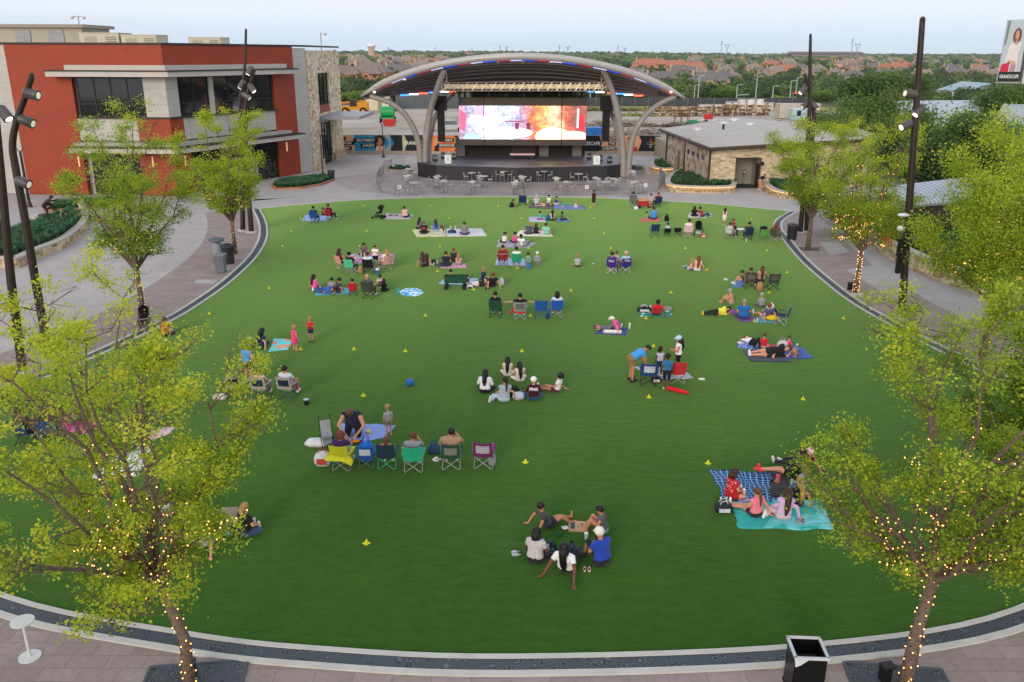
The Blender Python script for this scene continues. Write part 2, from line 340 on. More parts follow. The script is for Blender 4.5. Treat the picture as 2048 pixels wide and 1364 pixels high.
SIDE=crom([(22.35,68.5),(20.1,64.6),(18.95,61),(18.55,58),(17.7,51.5),(17.34,45.9),(17.3,41.5),(17.9,36.2),(18.6,32.4),(19.2,29.5),(18.6,24),(15.9,19.6),(11.5,16.5),(6.5,15.25),(0,14.84),(-4.07,15.07),(-7.06,15.55),(-11.7,16.85),(-16.2,19.6),(-18.9,24),(-18.8,28.9),(-17.9,31.2),(-17.09,33.77),(-16.0,38.3),(-15.64,41.6),(-15.5,45.6),(-15.75,51.0),(-16.5,56.2),(-17.6,60.6),(-18.9,64.6),(-20.5,68.84)],6,False)
FAR=crom([(-20.5,68.84),(-17.6,70.9),(-13.95,72.9),(-8,74.6),(-0.2,75.4),(8,74.8),(15.96,72.3),(22.35,68.5)],8,False)
sheet('lawn',SIDE[:-1]+FAR[:-1],.02,m_turf)
def offs(P,d):
    o=[]
    for i in range(len(P)):
        a=P[max(i-1,0)]; b=P[min(i+1,len(P)-1)]; dx,dy=b[0]-a[0],b[1]-a[1]; L=math.hypot(dx,dy); o.append((P[i][0]+dy/L*d,P[i][1]-dx/L*d))
    return o
def strip(name,P,d0,d1,z0,z1,mat,kind='structure',sgn=1,uvs=True):
    A=offs(P,d0*sgn); B=offs(P,d1*sgn); n=len(P)
    vs=[(p[0],p[1],z1) for p in A]+[(p[0],p[1],z1) for p in B]+[(p[0],p[1],z0) for p in A]+[(p[0],p[1],z0) for p in B]; fs=[]
    for i in range(n-1): fs+=[(i,i+1,n+i+1,n+i),(2*n+i,2*n+i+1,i+1,i),(n+i,n+i+1,3*n+i+1,3*n+i)]
    fs+=[(0,n,3*n,2*n),(n-1,3*n-1,4*n-1,2*n-1)]
    return tag(MB().add(vs,fs).build(name,mat,uv=True),kind=kind) if kind else MB().add(vs,fs)
# SIDE runs clockwise seen from above (right side downwards): outside is to the left of travel
strip('paver_band',SIDE,.62,4.2,-.01,.004,m_paver,sgn=-1)
strip('inner_kerb',SIDE,0,.14,-.01,.05,m_kerb,sgn=-1)
strip('drain_grate',SIDE,.14,.50,-.01,.03,m_grate,sgn=-1)
strip('outer_kerb',SIDE,.50,.66,-.01,.05,m_kerb,sgn=-1)
strip('far_kerb',FAR,0,.22,-.01,.05,m_kerb,sgn=-1)
sheet('near_pavement',[(-40,-9),(40,-9),(40,13.0)]+[(p[0],p[1]) for p in offs(SIDE,-3.9)[::-1] if p[1]<22 ][::-1]+[(-40,13.0)],.0035,brickmat('near_pavers','76665f','82716a','64564f',1,.9,.45,.008,bump=.3))
def pxpoly(P): return [tuple(G(x,y))[:2] for x,y in P]
for P in ([(1640,485),(1674,484),(1699,504),(1659,510)],[(1692,540),(1775,525),(1862,572),(1790,600)],[(445,418),(480,400),(672,392),(620,403),(450,424)],[(560,365),(700,378),(665,388),(505,402)]):
    sheet('light_paving',pxpoly(P),.008,m_light)
sheet('terrace',crom([(-17.2,88),(-16.6,82),(-13.5,78.2),(-7,76.6),(0,76.2),(8,76.7),(14,78.5),(16.8,82),(17.6,88),(12,92),(0,93),(-11,92)],6),.008,m_terrace)
# ================================================================ LEFT BUILDING
g=lambda x,y:G(x,y)
A_,B_,C_,D_=Vector((-43.04,76.15,0)),Vector((-29.65,75.6,0)),Vector((-21.53,92.49,0)),Vector((-21.15,107.8,0))
WA,WBc,WC=Wall(A_,B_),Wall(B_,C_),Wall(C_,D_)
wood=wavemat('red_wood_siding','742005','95330a',4,'Y',rough=.6,bump=.25,dist=.02,lo=.0,hi=.12)
gpan=brickmat('grey_panel','a5a49e','a9a8a0','82817c',1,2.4,1.3,.012,off=0,rough=.5,bump=.1)
lpan=M('b9b4ad',.5,var=.05,sc_=1)
darkm=M('2b2826',.5,var=.1,sc_=3)
glassd,t_,b_=newmat('dark_glass'); b_.inputs['Base Color'].default_value=(.012,.014,.016,1); b_.inputs['Roughness'].default_value=.06; b_.inputs['Specular IOR Level'].default_value=.6
stone_l=stonemat('limestone_blocks',['b39b74','c9b690','a58a62','d2c3a2','937b58','bfae8c','8d7a60'],2.4)
stone_w=stonemat('pale_limestone',['cfc0a0','dccfb4','b89c70','e0d6c2','a88858','d2c2a2'],2.3,mortar='c9c2b2',stretch=(1,1.6,1))
roofm=M('8f8d88',.8,var=.08,sc_=.4)
bld=E('red_building',(-34,80,0),'two storey restaurant building with red wood siding, dark windows and a pale limestone corner','building')
core=MB(); n_=.35
Ae=WA.p(-16,0,-n_); Bc=B_+(-WA.n-WBc.n)*.25; Cc=C_+(-WBc.n-WC.n)*.2; Dc=D_-WC.n*n_-WC.d*.1
core.prism([Ae,Bc,Cc,Dc,(-60,107,0),(-60,76.3,0)],0,12.2); wb(core,'wall',[gpan],bld,uv=True)
mb=MB()
for W_,u0,u1,z0,z1 in ((WA,0,5.4,.05,12.62),(WA,5.4,13.53,10.0,12.62),(WA,10.67,13.53,4.75,6.6),(WA,10.4,13.53,.05,3.75),(WBc,-.13,16.62,10.0,12.62),(WBc,-.13,1.38,4.75,6.6),(WBc,-.13,1.9,.05,3.75),(WBc,13.4,16.62,.05,9.99)):
    W_.panel(mb,u0,u1,z0,z1,-.4,.2)
wb(mb,'wood_siding',wood,bld,uv=True)
mb=MB()
for W_,u0,u1,z0,z1 in ((WA,-16,-.02,.05,12.5),(WA,11.55,13.5,6.62,9.98),(WBc,-.1,1.2,6.62,9.98),(WBc,4.87,5.38,6.62,9.98),(WA,5.42,10.65,4.75,6.6),(WBc,1.4,13.38,4.75,6.6),(WBc,16.64,18.68,.05,12.5)):
    W_.panel(mb,u0,u1,z0,z1,-.4,.17)
wb(mb,'cladding_panel',gpan,bld,uv=True)
mb=MB(); WC.panel(mb,.05,4.2,.0,12.3,-.45,.2); WC.panel(mb,9.25,15.2,0,12.3,-.45,.2); WC.panel(mb,4.2,9.25,9.95,12.3,-.45,.2); WC.panel(mb,4.2,9.25,4.65,5.7,-.45,.12)
mb.prism([(-21.36,107.6),(-21.36,108.2),(-33,108.2),(-33,107.6)],0,12.28)
wb(mb,'stone_wall',stone_w,bld,uv=True)
mb=MB(); WC.panel(mb,4.2,9.25,5.7,6.5,-.45,.1); wb(mb,'spandrel',wood,bld,uv=True)
def window(W_,u0,u1,z0,z1,cols,rail=None,name='window'):
    w0=MB(); W_.panel(w0,u0,u1,z0,z1,-.36,-.05); o=wb(w0,name,glassd,bld)
    f=MB()
    for i in range(cols+1):
        u=lerp(u0+.04,u1-.04,i/cols); W_.panel(f,u-.04,u+.04,z0,z1,-.06,.02)
    for z in ([z0+.04,z1-.04]+(rail or [])): W_.panel(f,u0,u1,z-.04,z+.04,-.06,.03)
    wb(f,'frame',darkm,o)
window(WA,5.66,11.53,6.75,9.98,4,[7.8]); window(WBc,1.22,4.85,6.75,9.98,2,[7.8]); window(WBc,5.4,13.35,6.75,9.98,4,[7.8])
window(WC,4.22,9.23,6.5,9.93,3); window(WC,4.22,9.23,.02,4.63,4,[3.6],'door'); window(WA,6,10.38,.1,3.7,3,[3.0]); window(WBc,1.95,13.3,.1,3.7,7,[3.0]); 
mb=MB(); 
WA.panel(mb,-11.6,-6.5,.02,3.3,-.1,.12); wb(mb,'service_door',M('8e8d88',.5,var=.05),bld)
def canopy(name,z0,z1,ub,ue,dep,trim,par):
    P=[WA.p(ub,0,.15),WA.p(ub,0,dep)]; nb=(WA.n+WBc.n); nb=nb/(1+WA.n.dot(WBc.n)); P.append(B_+nb*dep); P+=[WBc.p(ue,0,dep),WBc.p(ue,0,.15),B_+nb*.15]
    m1=MB().prism([tuple(p)[:2] for p in P],z0,z1); o=wb(m1,name,lpan,bld,uv=True)
    Q=[WA.p(ub-.08,0,.15),WA.p(ub-.08,0,dep+.1),B_+nb*(dep+.1),WBc.p(ue+.08,0,dep+.1),WBc.p(ue+.08,0,.15),B_+nb*.15]
    wb(MB().prism([tuple(p)[:2] for p in Q],z1+.002,z1+.09),'roof_edge',trim,o)
    return o
o=canopy('upper_canopy',10.08,10.5,3.95,15.7,1.5,darkm,bld)
mb=MB(); nb=(WA.n+WBc.n)/(1+WA.n.dot(WBc.n)); mb.prism([tuple(p)[:2] for p in (WA.p(5.2,0,.2),WA.p(5.2,0,.7),B_+nb*.7,WBc.p(15,0,.7),WBc.p(15,0,.2),B_+nb*.2)],10.6,11.0); wb(mb,'upper_fascia',lpan,bld)
canopy('lower_canopy',3.85,4.25,5.2,15.4,2.0,darkm,bld)
mb=MB(); mb.prism([tuple(p)[:2] for p in (WA.p(5.3,0,.2),WA.p(5.3,0,1.2),B_+nb*1.2,WBc.p(14.5,0,1.2),WBc.p(14.5,0,.2),B_+nb*.2)],4.36,4.62); wb(mb,'lower_fascia',M('a5a3a0',.4,var=.05),bld)
mb=MB(); WC.panel(mb,3.8,12.5,5.1,5.45,.2,4.6); wb(mb,'side_canopy',M('8b9096',.4,var=.05),bld,uv=True)
mb=MB(); WA.panel(mb,5.4,13.7,6.6,6.74,-.3,.32); WBc.panel(mb,-.2,13.6,6.6,6.74,-.3,.34); wb(mb,'window_ledge',darkm,bld)
mb=MB()
for W_,u0,u1 in ((WA,-16,13.66),(WBc,-.16,18.75),(WC,-.02,15.3)): W_.panel(mb,u0,u1,12.625,12.8,-.5,.27)
wb(mb,'parapet_coping',darkm,bld)
for W_,u in ((WA,5.0),(WA,11.6),(WBc,1.0),(WBc,14.6)):
    mb=MB(); W_.panel(mb,u-.04,u+.04,2.5,3.4,.21,.33); wb(mb,'wall_light',M('ffc890',.4,emit=.25,var=0),bld)
mb=MB(); 
for u,z,h,c in ((7,0.3,1.8,0),(9.2,.3,1.6,1)): WBc.panel(mb,u,u+1.2,z,z+h+.4,-.04,-.02,c)
pieces(mb,'window_poster',[M('9aa9b8',.5),M('c9c4b4',.5)],bld)
# stone base kerb
mb=MB(); WC.panel(mb,0,4,0,.9,.22,.5); WC.panel(mb,9.4,15.2,0,.9,.22,.5); pieces(mb,'stone_plinth',stone_l,bld,uv=True)
# rooftop plant (each unit stands on the roof)
def hvac(px0,px1,pyt,Y,z0,label,two=True):
    a=V(px0,pyt,Y); b=V(px1,pyt,Y); w_=b.x-a.x; h=a.z-z0; e=E('air_handler',((a.x+b.x)/2,Y+1.5,z0),label,'rooftop unit')
    MB().box((0,0,h/2+.1),(w_,3,h-.2)).build('casing',M('b5b09c',.55,var=.07,sc_=1),e)
    MB().box((0,0,h+.02),(w_+.12,3.1,.06)).build('lid',M('b8b4a6',.5),e)
    f=MB(); 
    for k in range(5): f.box((w_*.3,-1.53,h*.25+k*h*.13),(w_*.28,.04,h*.05))
    f.build('louvre',M('77756c',.5),e); MB().box((-w_*.22,-1.52,h*.5),(w_*.3,.05,h*.6)).build('access_panel',M('9b9889',.5),e)
    MB().box((0,0,.06),(w_*.95,2.8,.12)).build('curb',darkm,e)
hvac(157,236,66,86,12.2,'tall beige air handler next to the penthouse on the red building roof'); hvac(241,311,70,86,12.2,'lone beige rooftop unit above the middle of the red siding'); hvac(376,440,75,92,12.2,'smallest beige rooftop unit, nearest the street corner of the roof')
pen=E('rooftop_penthouse',(-52,90,12.2),'long beige mechanical penthouse with a flat roof at the left end of the roof','penthouse')
a=V(-60,40,88); b=V(172,56,88); MB().box(((a.x+b.x)/2+52,0,(b.z-12.2)/2),(b.x-a.x,6,b.z-12.2)).build('wall',M('a39d8c',.6,var=.08,sc_=.6),pen)
MB().box(((a.x+b.x)/2+52,0,b.z-12.2+.15),(b.x-a.x+.8,6.8,.3)).build('roof',M('8d8779',.6),pen)
f=MB(); 
for k in range(4): f.box((b.x+52-2.5-k*3.2,-3.05,1.1),(1.5,.1,1.5))
pieces(f,'vent_panel',M('8e8f90',.5),pen,False)
def mast(px_,py0,py1,Y,z0,label,two=False):
    t=V(px_,py0,Y); e=E('camera_mast',(t.x,Y,z0),label,'mast'); h=t.z-z0
    MB().tube([(0,0,0),(0,0,h)],.05,8).build('pole',M('9b9b98',.4,metal=.5),e)
    q=MB().box((.25 if not two else 0,0,h),(.6 if not two else 1.2,.1,.08)); q.build('arm',M('9b9b98',.4),e)
    for x in ((.5,) if not two else (-.6,.6)): MB().sph((x,-.05,h-.08),(.22,.22,.18),8).build('camera_head',M('c8c8c8',.3),e)
mast(641,66,100,98,12.3,'thin camera mast at the corner of the limestone roof'); mast(156,33,60,92,13.5,'twin headed camera mast behind the rooftop penthouse',True)
# ================================================================ STAGE
steel=M('928e8a',.45,metal=.1,var=.06,sc_=1); blk=M('161618',.6,var=.2); dstage=M('34363a',.5,var=.15,sc_=.8,bump=.1)
stg=E('stage',(1,88,0),'dark raised stage platform in front of the video screen','stage')
fr=[(-9.78,88.6),(-7.6,86.2),(.38,84.5),(9.4,86.2),(11.7,88.0),(11.7,96),(-9.78,96)]
wb(MB().prism(fr,0,1.4),'platform_skirt',wavemat('stage_skirt','1c1d1f','2b2c2f',1.4,'X',rough=.6,bump=.3),stg,uv=True)
fr2=[(x+(-.06 if x<0 else .06),y-.06) for x,y in fr]
wb(MB().prism(fr2,1.404,1.46),'stage_deck',brickmat('stage_deck','4b4d54','54565e','303238',1,2.4,1.2,.015,off=0,rough=.45,bump=.1),stg,uv=True)
mb=MB()
for x,y in ((-3.6,87.6),(-1.0,87.0),(2.2,86.8),(4.6,86.9),(7,87.8)): mb.box((x,y,1.47),(1.1,.5,.012))
pieces(mb,'floor_hatch',M('202226',.5),stg)
bs=E('stage_house',(1,95,1.4),'low dark backstage wall with grey piers beneath the video screen','backstage wall')
mb=MB(); mb.box((1.1,95.3,3.2),(13.6,1.2,3.5)); wb(mb,'wall',blk,bs)
mb=MB()
for x in (-5.8,3.4,7.0): mb.box((x+(.1 if x<3 else 0),94.5,2.4),(1.0,.5,2.0))
pieces(mb,'pier',M('6d6a68',.6),bs); wb(MB().box((1.2,94.55,2.3),(2.6,.3,1.7)),'panel',M('3a2a2c',.5),bs)
# video screen
scr=E('video_screen',(1,92,2.7),'large bright video screen hanging above the stage','screen')
x0,x1,zb,zt=-5.66,7.75,2.82,7.7; H_=zt-zb
wb(MB().box(((x0+x1)/2,92.3,(zb+zt)/2),(x1-x0,.5,H_)),'casing',M('4a423e',.5,var=.05),scr)
za,zc=zb+.62,zt-.82
m_led,t_,b_=newmat('led_picture'); tcn=N(t_,'ShaderNodeTexCoord'); sp_=N(t_,'ShaderNodeSeparateXYZ'); t_.links.new(tcn.outputs['Object'],sp_.inputs[0])
c1=N(t_,'ShaderNodeValToRGB'); mr_=N(t_,'ShaderNodeMapRange'); mr_.inputs[1].default_value=-6.7; mr_.inputs[2].default_value=6.8; nn=N(t_,'ShaderNodeTexNoise'); nn.inputs['Scale'].default_value=.9; nn.inputs['Detail'].default_value=5
t_.links.new(tcn.outputs['Object'],nn.inputs[0]); ad=N(t_,'ShaderNodeMath',operation='MULTIPLY_ADD'); ad.inputs[1].default_value=3.0; t_.links.new(nn.outputs[0],ad.inputs[0]); sub_=N(t_,'ShaderNodeMath',operation='SUBTRACT'); sub_.inputs[1].default_value=1.5; t_.links.new(sp_.outputs[0],ad.inputs[2]); t_.links.new(ad.outputs[0],sub_.inputs[0]); t_.links.new(sub_.outputs[0],mr_.inputs[0]); t_.links.new(mr_.outputs[0],c1.inputs[0])
el=c1.color_ramp.elements; el[0].color=S('e2a8bd')+(1,); el[1].color=S('b9685c')+(1,)
for p_,c_ in ((.1,'b4bce0'),(.22,'f4eeff'),(.38,'c4d4f0'),(.5,'c8a8c8'),(.58,'e8764a'),(.66,'ffb26e'),(.76,'ffe0b8'),(.85,'e06a44'),(.92,'9a5f5c')): q=el.new(p_); q.color=S(c_)+(1,)
n2=N(t_,'ShaderNodeTexVoronoi',distance='CHEBYCHEV'); n2.inputs['Scale'].default_value=1.3; t_.links.new(tcn.outputs['Object'],n2.inputs['Vector'])
q2=N(t_,'ShaderNodeMapRange'); q2.inputs[1].default_value=.1; q2.inputs[2].default_value=.7; q2.inputs[3].default_value=1.15; q2.inputs[4].default_value=.6; t_.links.new(n2.outputs['Distance'],q2.inputs[0])
mu=N(t_,'ShaderNodeMix',data_type='RGBA',blend_type='MULTIPLY'); mu.inputs[0].default_value=1; t_.links.new(c1.outputs[0],mu.inputs[6]); t_.links.new(q2.outputs[0],mu.inputs[7])
v3=N(t_,'ShaderNodeTexVoronoi',distance='MANHATTAN'); v3.inputs['Scale'].default_value=3.2; t_.links.new(tcn.outputs['Object'],v3.inputs['Vector']); n5=N(t_,'ShaderNodeTexNoise'); n5.inputs['Scale'].default_value=3.5; n5.inputs['Detail'].default_value=6; n5.inputs['Distortion'].default_value=1.2; t_.links.new(tcn.outputs['Object'],n5.inputs[0])
q3=N(t_,'ShaderNodeMapRange'); q3.inputs[1].default_value=.35; q3.inputs[2].default_value=.6; q3.inputs[3].default_value=.45; q3.inputs[4].default_value=1.15; t_.links.new(n5.outputs[0],q3.inputs[0])
m5=N(t_,'ShaderNodeMix',data_type='RGBA',blend_type='MULTIPLY'); m5.inputs[0].default_value=.8; t_.links.new(mu.outputs[2],m5.inputs[6]); t_.links.new(q3.outputs[0],m5.inputs[7])
m6=N(t_,'ShaderNodeMix',data_type='RGBA',blend_type='MULTIPLY'); m6.inputs[0].default_value=.25; t_.links.new(m5.outputs[2],m6.inputs[6]); t_.links.new(v3.outputs['Color'],m6.inputs[7])
t_.links.new(m6.outputs[2],b_.inputs['Emission Color']); b_.inputs['Emission Strength'].default_value=1.15; b_.inputs['Base Color'].default_value=(.02,.02,.02,1)
dsp=wb(MB().box(((x0+x1)/2,92.04,(za+zc)/2),(x1-x0-.04,.04,zc-za)),'display',m_led,scr)
# generic picture: a pale room with a table at the left, warm blurred cushions at the right
def img(shape,c,e_,k=0,o=.0):
    mb=MB(); P=[(x0+(x1-x0)*u,92.015-.004*k,za+(zc-za)*v) for u,v in shape]; mb.slab(P,.004); 
    ob=wb(mb,'picture_area',M(c,.6,emit=e_,var=.1,sc_=2),dsp); return ob
def ell(cx,cy,rx,ry,n=20): return [(cx+rx*math.cos(2*math.pi*i/n),cy+ry*math.sin(2*math.pi*i/n)) for i in range(n)][::1]
for k,(sh,c,e_) in enumerate([(ell(.2,.55,.13,.2),'fff4fa',1.35),(ell(.38,.2,.2,.16),'fff2ee',1.4),([(.36,.52),(.52,.52),(.52,.56),(.36,.56)],'8b4a6a',.7),
    (ell(.44,.9,.03,.07),'dfe6ff',1.1),([(.03,.02),(.17,.02),(.12,.15),(.05,.15)],'8fc8d4',.9),([(.44,.3),(.47,.3),(.47,.5),(.44,.5)],'6b3350',.6),([(.53,.3),(.56,.3),(.56,.5),(.53,.5)],'6b3350',.6),
    (ell(.74,.08,.14,.28),'fff0b0',1.5),(ell(.9,.1,.12,.16),'ffb8a0',1.2),([(.93,.3),(.985,.3),(.975,.75),(.94,.78)],'c42f3c',.8),([(.925,.35),(.937,.35),(.94,.92),(.925,.92)],'e8dfe8',1.0),([(.12,.7),(.2,.7),(.2,.97),(.12,.97)],'b79bd0',.8),([(.0,.3),(.05,.22),(.06,.75),(.0,.9)],'b7577c',.8)],1): img([(min(.995,max(.005,u)),min(.99,max(.01,v))) for u,v in sh],c,e_,k)
mb=MB(); 
for f_ in (.195,.805): mb.box((lerp(x0,x1,f_),91.96,(zb+zt)/2),(.07,.06,H_+.02))
pieces(mb,'joint_strip',blk,scr)
wb(MB().box((.95,92.4,8.05),(10.6,.9,.66)),'masking_box',M('0c0c0d',.8),scr)
mb=MB()
for x in (-5.6,-5.0,6.6,7.2): mb.tube([(x,92.3,7.7),(x,92.3,8.6)],.12,6)
pieces(mb,'hanging_bracket',blk,scr)
# canopy roof
ncs=E('stage_canopy',(1,90,0),'grey steel arched canopy over the stage with red, white and blue lights','canopy')
fpx=[(722,192),(760,168),(800,151),(840,138),(880,128),(920,121),(960,116),(1000,113),(1040,112),(1080,113),(1120,116),(1165,122),(1210,131),(1250,141),(1290,155),(1330,173),(1370,196)]
fpt=[]
for x,y in fpx:
    u=(x-1046)/324; fpt.append(V(x,y,88-4.2*(1-u*u)))
bpt=[]
for i,(x,y) in enumerate(fpx):
    u=(x-1046)/324; X=lerp(-15.2,17.4,(u+1)/2); bpt.append(Vector((X*.985+.02,88.6+9.4*(1-u*u)**.55,7.75+.55*(1-u*u))))
NV=14
def surf(i,v): 
    a,b=fpt[i],bpt[i]; p=a.lerp(b,v); p.z+=.5*math.sin(math.pi*v)*(1-((fpx[i][0]-1046)/324)**2); return p
vs=[];fs=[];n=len(fpx)
for i in range(n):
    for j in range(NV+1): vs.append(surf(i,j/NV))
o=len(vs)
for i in range(n):
    for j in range(NV+1): vs.append(surf(i,j/NV)+Vector((0,0,.14)))
for i in range(n-1):
    for j in range(NV):
        a=i*(NV+1)+j; b=a+NV+1; fs+=[(a,b,b+1,a+1),(o+a,o+a+1,o+b+1,o+b)]
wb(MB().add(vs,fs),'roof_deck',wavemat('canopy_deck','4c4643','605956',1.2,'Y',uv=False,rough=.6,bump=.3),ncs,smooth=True)
fine=[]; 
def fp(t,v=0):
    k=t*(n-1); i=min(n-2,int(k)); a=surf(i,v); b=surf(i+1,v); return a.lerp(b,k-i)
wb(MB().tube([fp(t/40)+Vector((0,0,-.02)) for t in range(41)],[.05+.27*min(1,min(t,40-t)/3+.2) for t in range(41)],10),'front_arch_tube',M('aeaca9',.4,metal=.1,var=.05),ncs,smooth=True)
wb(MB().tube([fp(t/40,1) for t in range(41)],.14,8),'rear_arch_tube',steel,ncs,smooth=True)
wb(MB().tube([fp(t/40,.12)+Vector((0,0,-.35)) for t in range(1,40)],.08,8),'inner_arch_tube',steel,ncs,smooth=True)
mb=MB()
for k in range(1,9): mb.tube([fp(t/30,k/9)+Vector((0,0,-.12)) for t in range(2,29)],.09,6)
pieces(mb,'rib',M('8d8180',.5,var=.05),ncs,smooth=True)
ledc=['d02030','f0e8ff','3050ff']; mbs=[MB(),MB(),MB()]
for k in range(22):
    t=.055+k*.0415
    P=[fp(t+.037*s_/4,.035)+Vector((0,0,-.27)) for s_ in range(5)]; mbs[k%3].tube(P,.12,6)
dim=[M('a02838',.4,emit=.7,var=0),M('b8b0d8',.4,emit=.7,var=0),M('2848c8',.4,emit=.7,var=0)]
for q in range(3): pieces(mbs[q],'front_light_strip',dim[q],ncs)
brt=[M('ff5533',.4,emit=2.2,var=0),M('ffe6ff',.4,emit=2.2,var=0),M('2f7bff',.4,emit=2.2,var=0)]; mbs=[MB(),MB(),MB()]
for x,y,c in ((796,184,2),(814,183,1),(834,182,0),(855,181,2),(878,181,1),(893,180,0),(1196,181,2),(1212,181,1),(1238,183,0),(1254,185,2),(1272,186,1),(1292,187,0)):
    p=fp((x-722)/648.,.93); p=p+Vector((0,-.12,-.30)); mbs[c].box(p,(.95,.12,.13))
for q in range(3): pieces(mbs[q],'rear_light_bar',brt[q],ncs)
mb=MB()
for x,y in ((749,184),(809,158),(996,126),(1046,125),(1100,127),(1285,160),(1342,184)): mb.box(V(x,y,87),(.25,.2,.2))
pieces(mb,'spotlight',M('d8c8a8',.4,emit=.6,var=0),ncs)
# tree-like columns
def colm(pts,r): 
    P=[V(x,y,Y) for x,y,Y in pts]; Q=[]
    for i in range(len(P)-1):
        p0,p1,p2,p3=P[max(i-1,0)],P[i],P[i+1],P[min(i+2,len(P)-1)]
        for j in range(6):
            t=j/6; Q.append(.5*((2*p1)+(p2-p0)*t+(2*p0-5*p1+4*p2-p3)*t*t+(3*p1-p0-3*p2+p3)*t**3))
    Q.append(P[-1]); return wb(MB().tube(Q,[r*(1-.25*i/len(Q)) for i in range(len(Q))],12),'column_branch',steel,ncs,smooth=True)
b1=G(842,352).y; 
colm([(841,352,b1),(838,290,b1-.2),(818,240,b1-.5),(785,208,88),(740,192,88)],.33)
colm([(850,352,b1),(851,290,b1),(860,225,b1-.3),(875,175,87),(889,138,86)],.36)
colm([(855,352,b1+.3),(858,290,b1+1),(868,240,b1+3),(886,210,b1+5.5),(905,188,b1+7)],.3)
b1=G(1250,357).y
colm([(1256,357,b1),(1262,290,b1-.1),(1280,245,b1-.3),(1312,212,88),(1352,192,88)],.33)
colm([(1247,357,b1),(1245,290,b1),(1235,225,b1-.3),(1222,175,87),(1206,138,86)],.36)
colm([(1243,357,b1+.3),(1240,290,b1+1),(1228,240,b1+3),(1214,212,b1+5.5),(1198,190,b1+7)],.3)
# lighting truss
tr=E('lighting_truss',(1,90,8.5),'pale aluminium lighting truss hung across the front of the canopy','truss')
alu=M('c9bfae',.35,metal=.6,var=.05); a=V(889,173,90); b=V(1207,173,90); mb=MB()
for dz in (-.42,.42):
    for dy in (-.3,.3): mb.tube([a+Vector((0,dy,dz)),b+Vector((0,dy,dz))],.05,6)
k_=34
for i in range(k_):
    p=a.lerp(b,i/k_); q=a.lerp(b,(i+1)/k_); s_=1 if i%2 else -1
    for dy in(-.3,.3): mb.tube([p+Vector((0,dy,.42*s_)),q+Vector((0,dy,-.42*s_))],.03,5); mb.tube([p+Vector((0,dy,-.42)),p+Vector((0,dy,.42))],.025,5)
wb(mb,'truss_frame',alu,tr)
mb=MB()
for i in range(8): p=a.lerp(b,(i+.5)/8); mb.box(p+Vector((0,.1,0)),((b.x-a.x)/8-.04,.06,.42))
pieces(mb,'light_panel',M('d8c8a8',.4,emit=.22,var=.1),tr)
mb=MB()
for i in range(9): p=a.lerp(b,(i+.5)/9); mb.tube([p+Vector((0,0,-.4)),p+Vector((0,0,-.75))],.05,5); mb.box(p+Vector((0,0,-.85)),(.2,.25,.25))
pieces(mb,'moving_light',blk,tr)
for X in (a,b):
    mb=MB(); 
    for dx in(-.25,.25):
        for dy in(-.25,.25): mb.tube([X+Vector((dx,dy,-.4)),X+Vector((dx,dy,2.2))],.05,6)
    for i in range(5): mb.tube([X+Vector((-.25,-.25,-.4+i*.5)),X+Vector((.25,-.25,.1+i*.5))],.03,5)
    wb(mb,'truss_tower',alu,tr)
# line array speakers
for sx,lab in ((-1,'black line array speaker column hanging left of the video screen'),(1,'black line array speaker column hanging right of the video screen')):
    c=881 if sx<0 else 1214; t=V(c,192,89.5); s0=V(c,221,89.5); bt=V(c+(1 if sx<0 else -2),283,89.5)
    e=E('line_array_speaker',(t.x,89.5,bt.z),lab,'speaker'); h=t.z-bt.z; hs_=t.z-s0.z
    f=MB(); f.box((0,0,h-hs_/2),(1.25,.9,hs_)); f.build('subwoofer_cabinet',M('101012',.7),e)
    nb_=11; hh=(h-hs_)/nb_
    f=MB()
    for i in range(nb_): f.box((0,(i*.012),(i+.5)*hh),(.72,.55,hh*.93))
    f.build('speaker_cabinet',M('18181a',.7),e); g_=MB()
    for i in range(nb_): g_.box((0,(i*.012)-.285,(i+.5)*hh),(.6,.02,hh*.7))
    g_.build('grille',M('26262a',.9),e); MB().tube([(0,0,h),(0,0,h+1.6)],.04,6).build('chain',steel,e)
mb=E('stage_bench',(1.2,90,1.46),'long white bench top standing near the middle of the stage','bench'); a=V(1020,313,91.5); b=V(1069,313,91.5)
mb.location=((a.x+b.x)/2,91.5,1.46); MB().box((0,0,.5),(b.x-a.x,.6,.14)).build('bench_top',M('d9b9c0',.4,var=.03),mb)
f=MB(); [f.box((x,0,.22),(.12,.5,.44)) for x in (-1,1)]; pieces(f,'leg',M('2b2b2d',.5),mb,False)
for x,y in ((896,328),(1193,330)):
    p=G(x,y,1.46); e=E('easel_sign',p,'white printed sign on an easel at the %s front edge of the stage'%('left' if x<1000 else 'right'),'sign')
    MB().box((0,0,.48),(.66,.05,.86)).build('sign_board',M('dfe9e4',.5,var=.03),e); f=MB()
    for r_ in range(4): f.box((0,-.03,.7-r_*.13),(.34,.01,.04))
    f.build('lettering',M('8aa79c',.6),e); f=MB(); [f.tube([(s_*.3,.02,.9),(s_*.36,.1,0)],.02,5) for s_ in(-1,1)]; f.tube([(0,.02,.9),(0,.5,0)],.02,5); f.build('easel_leg',blk,e)
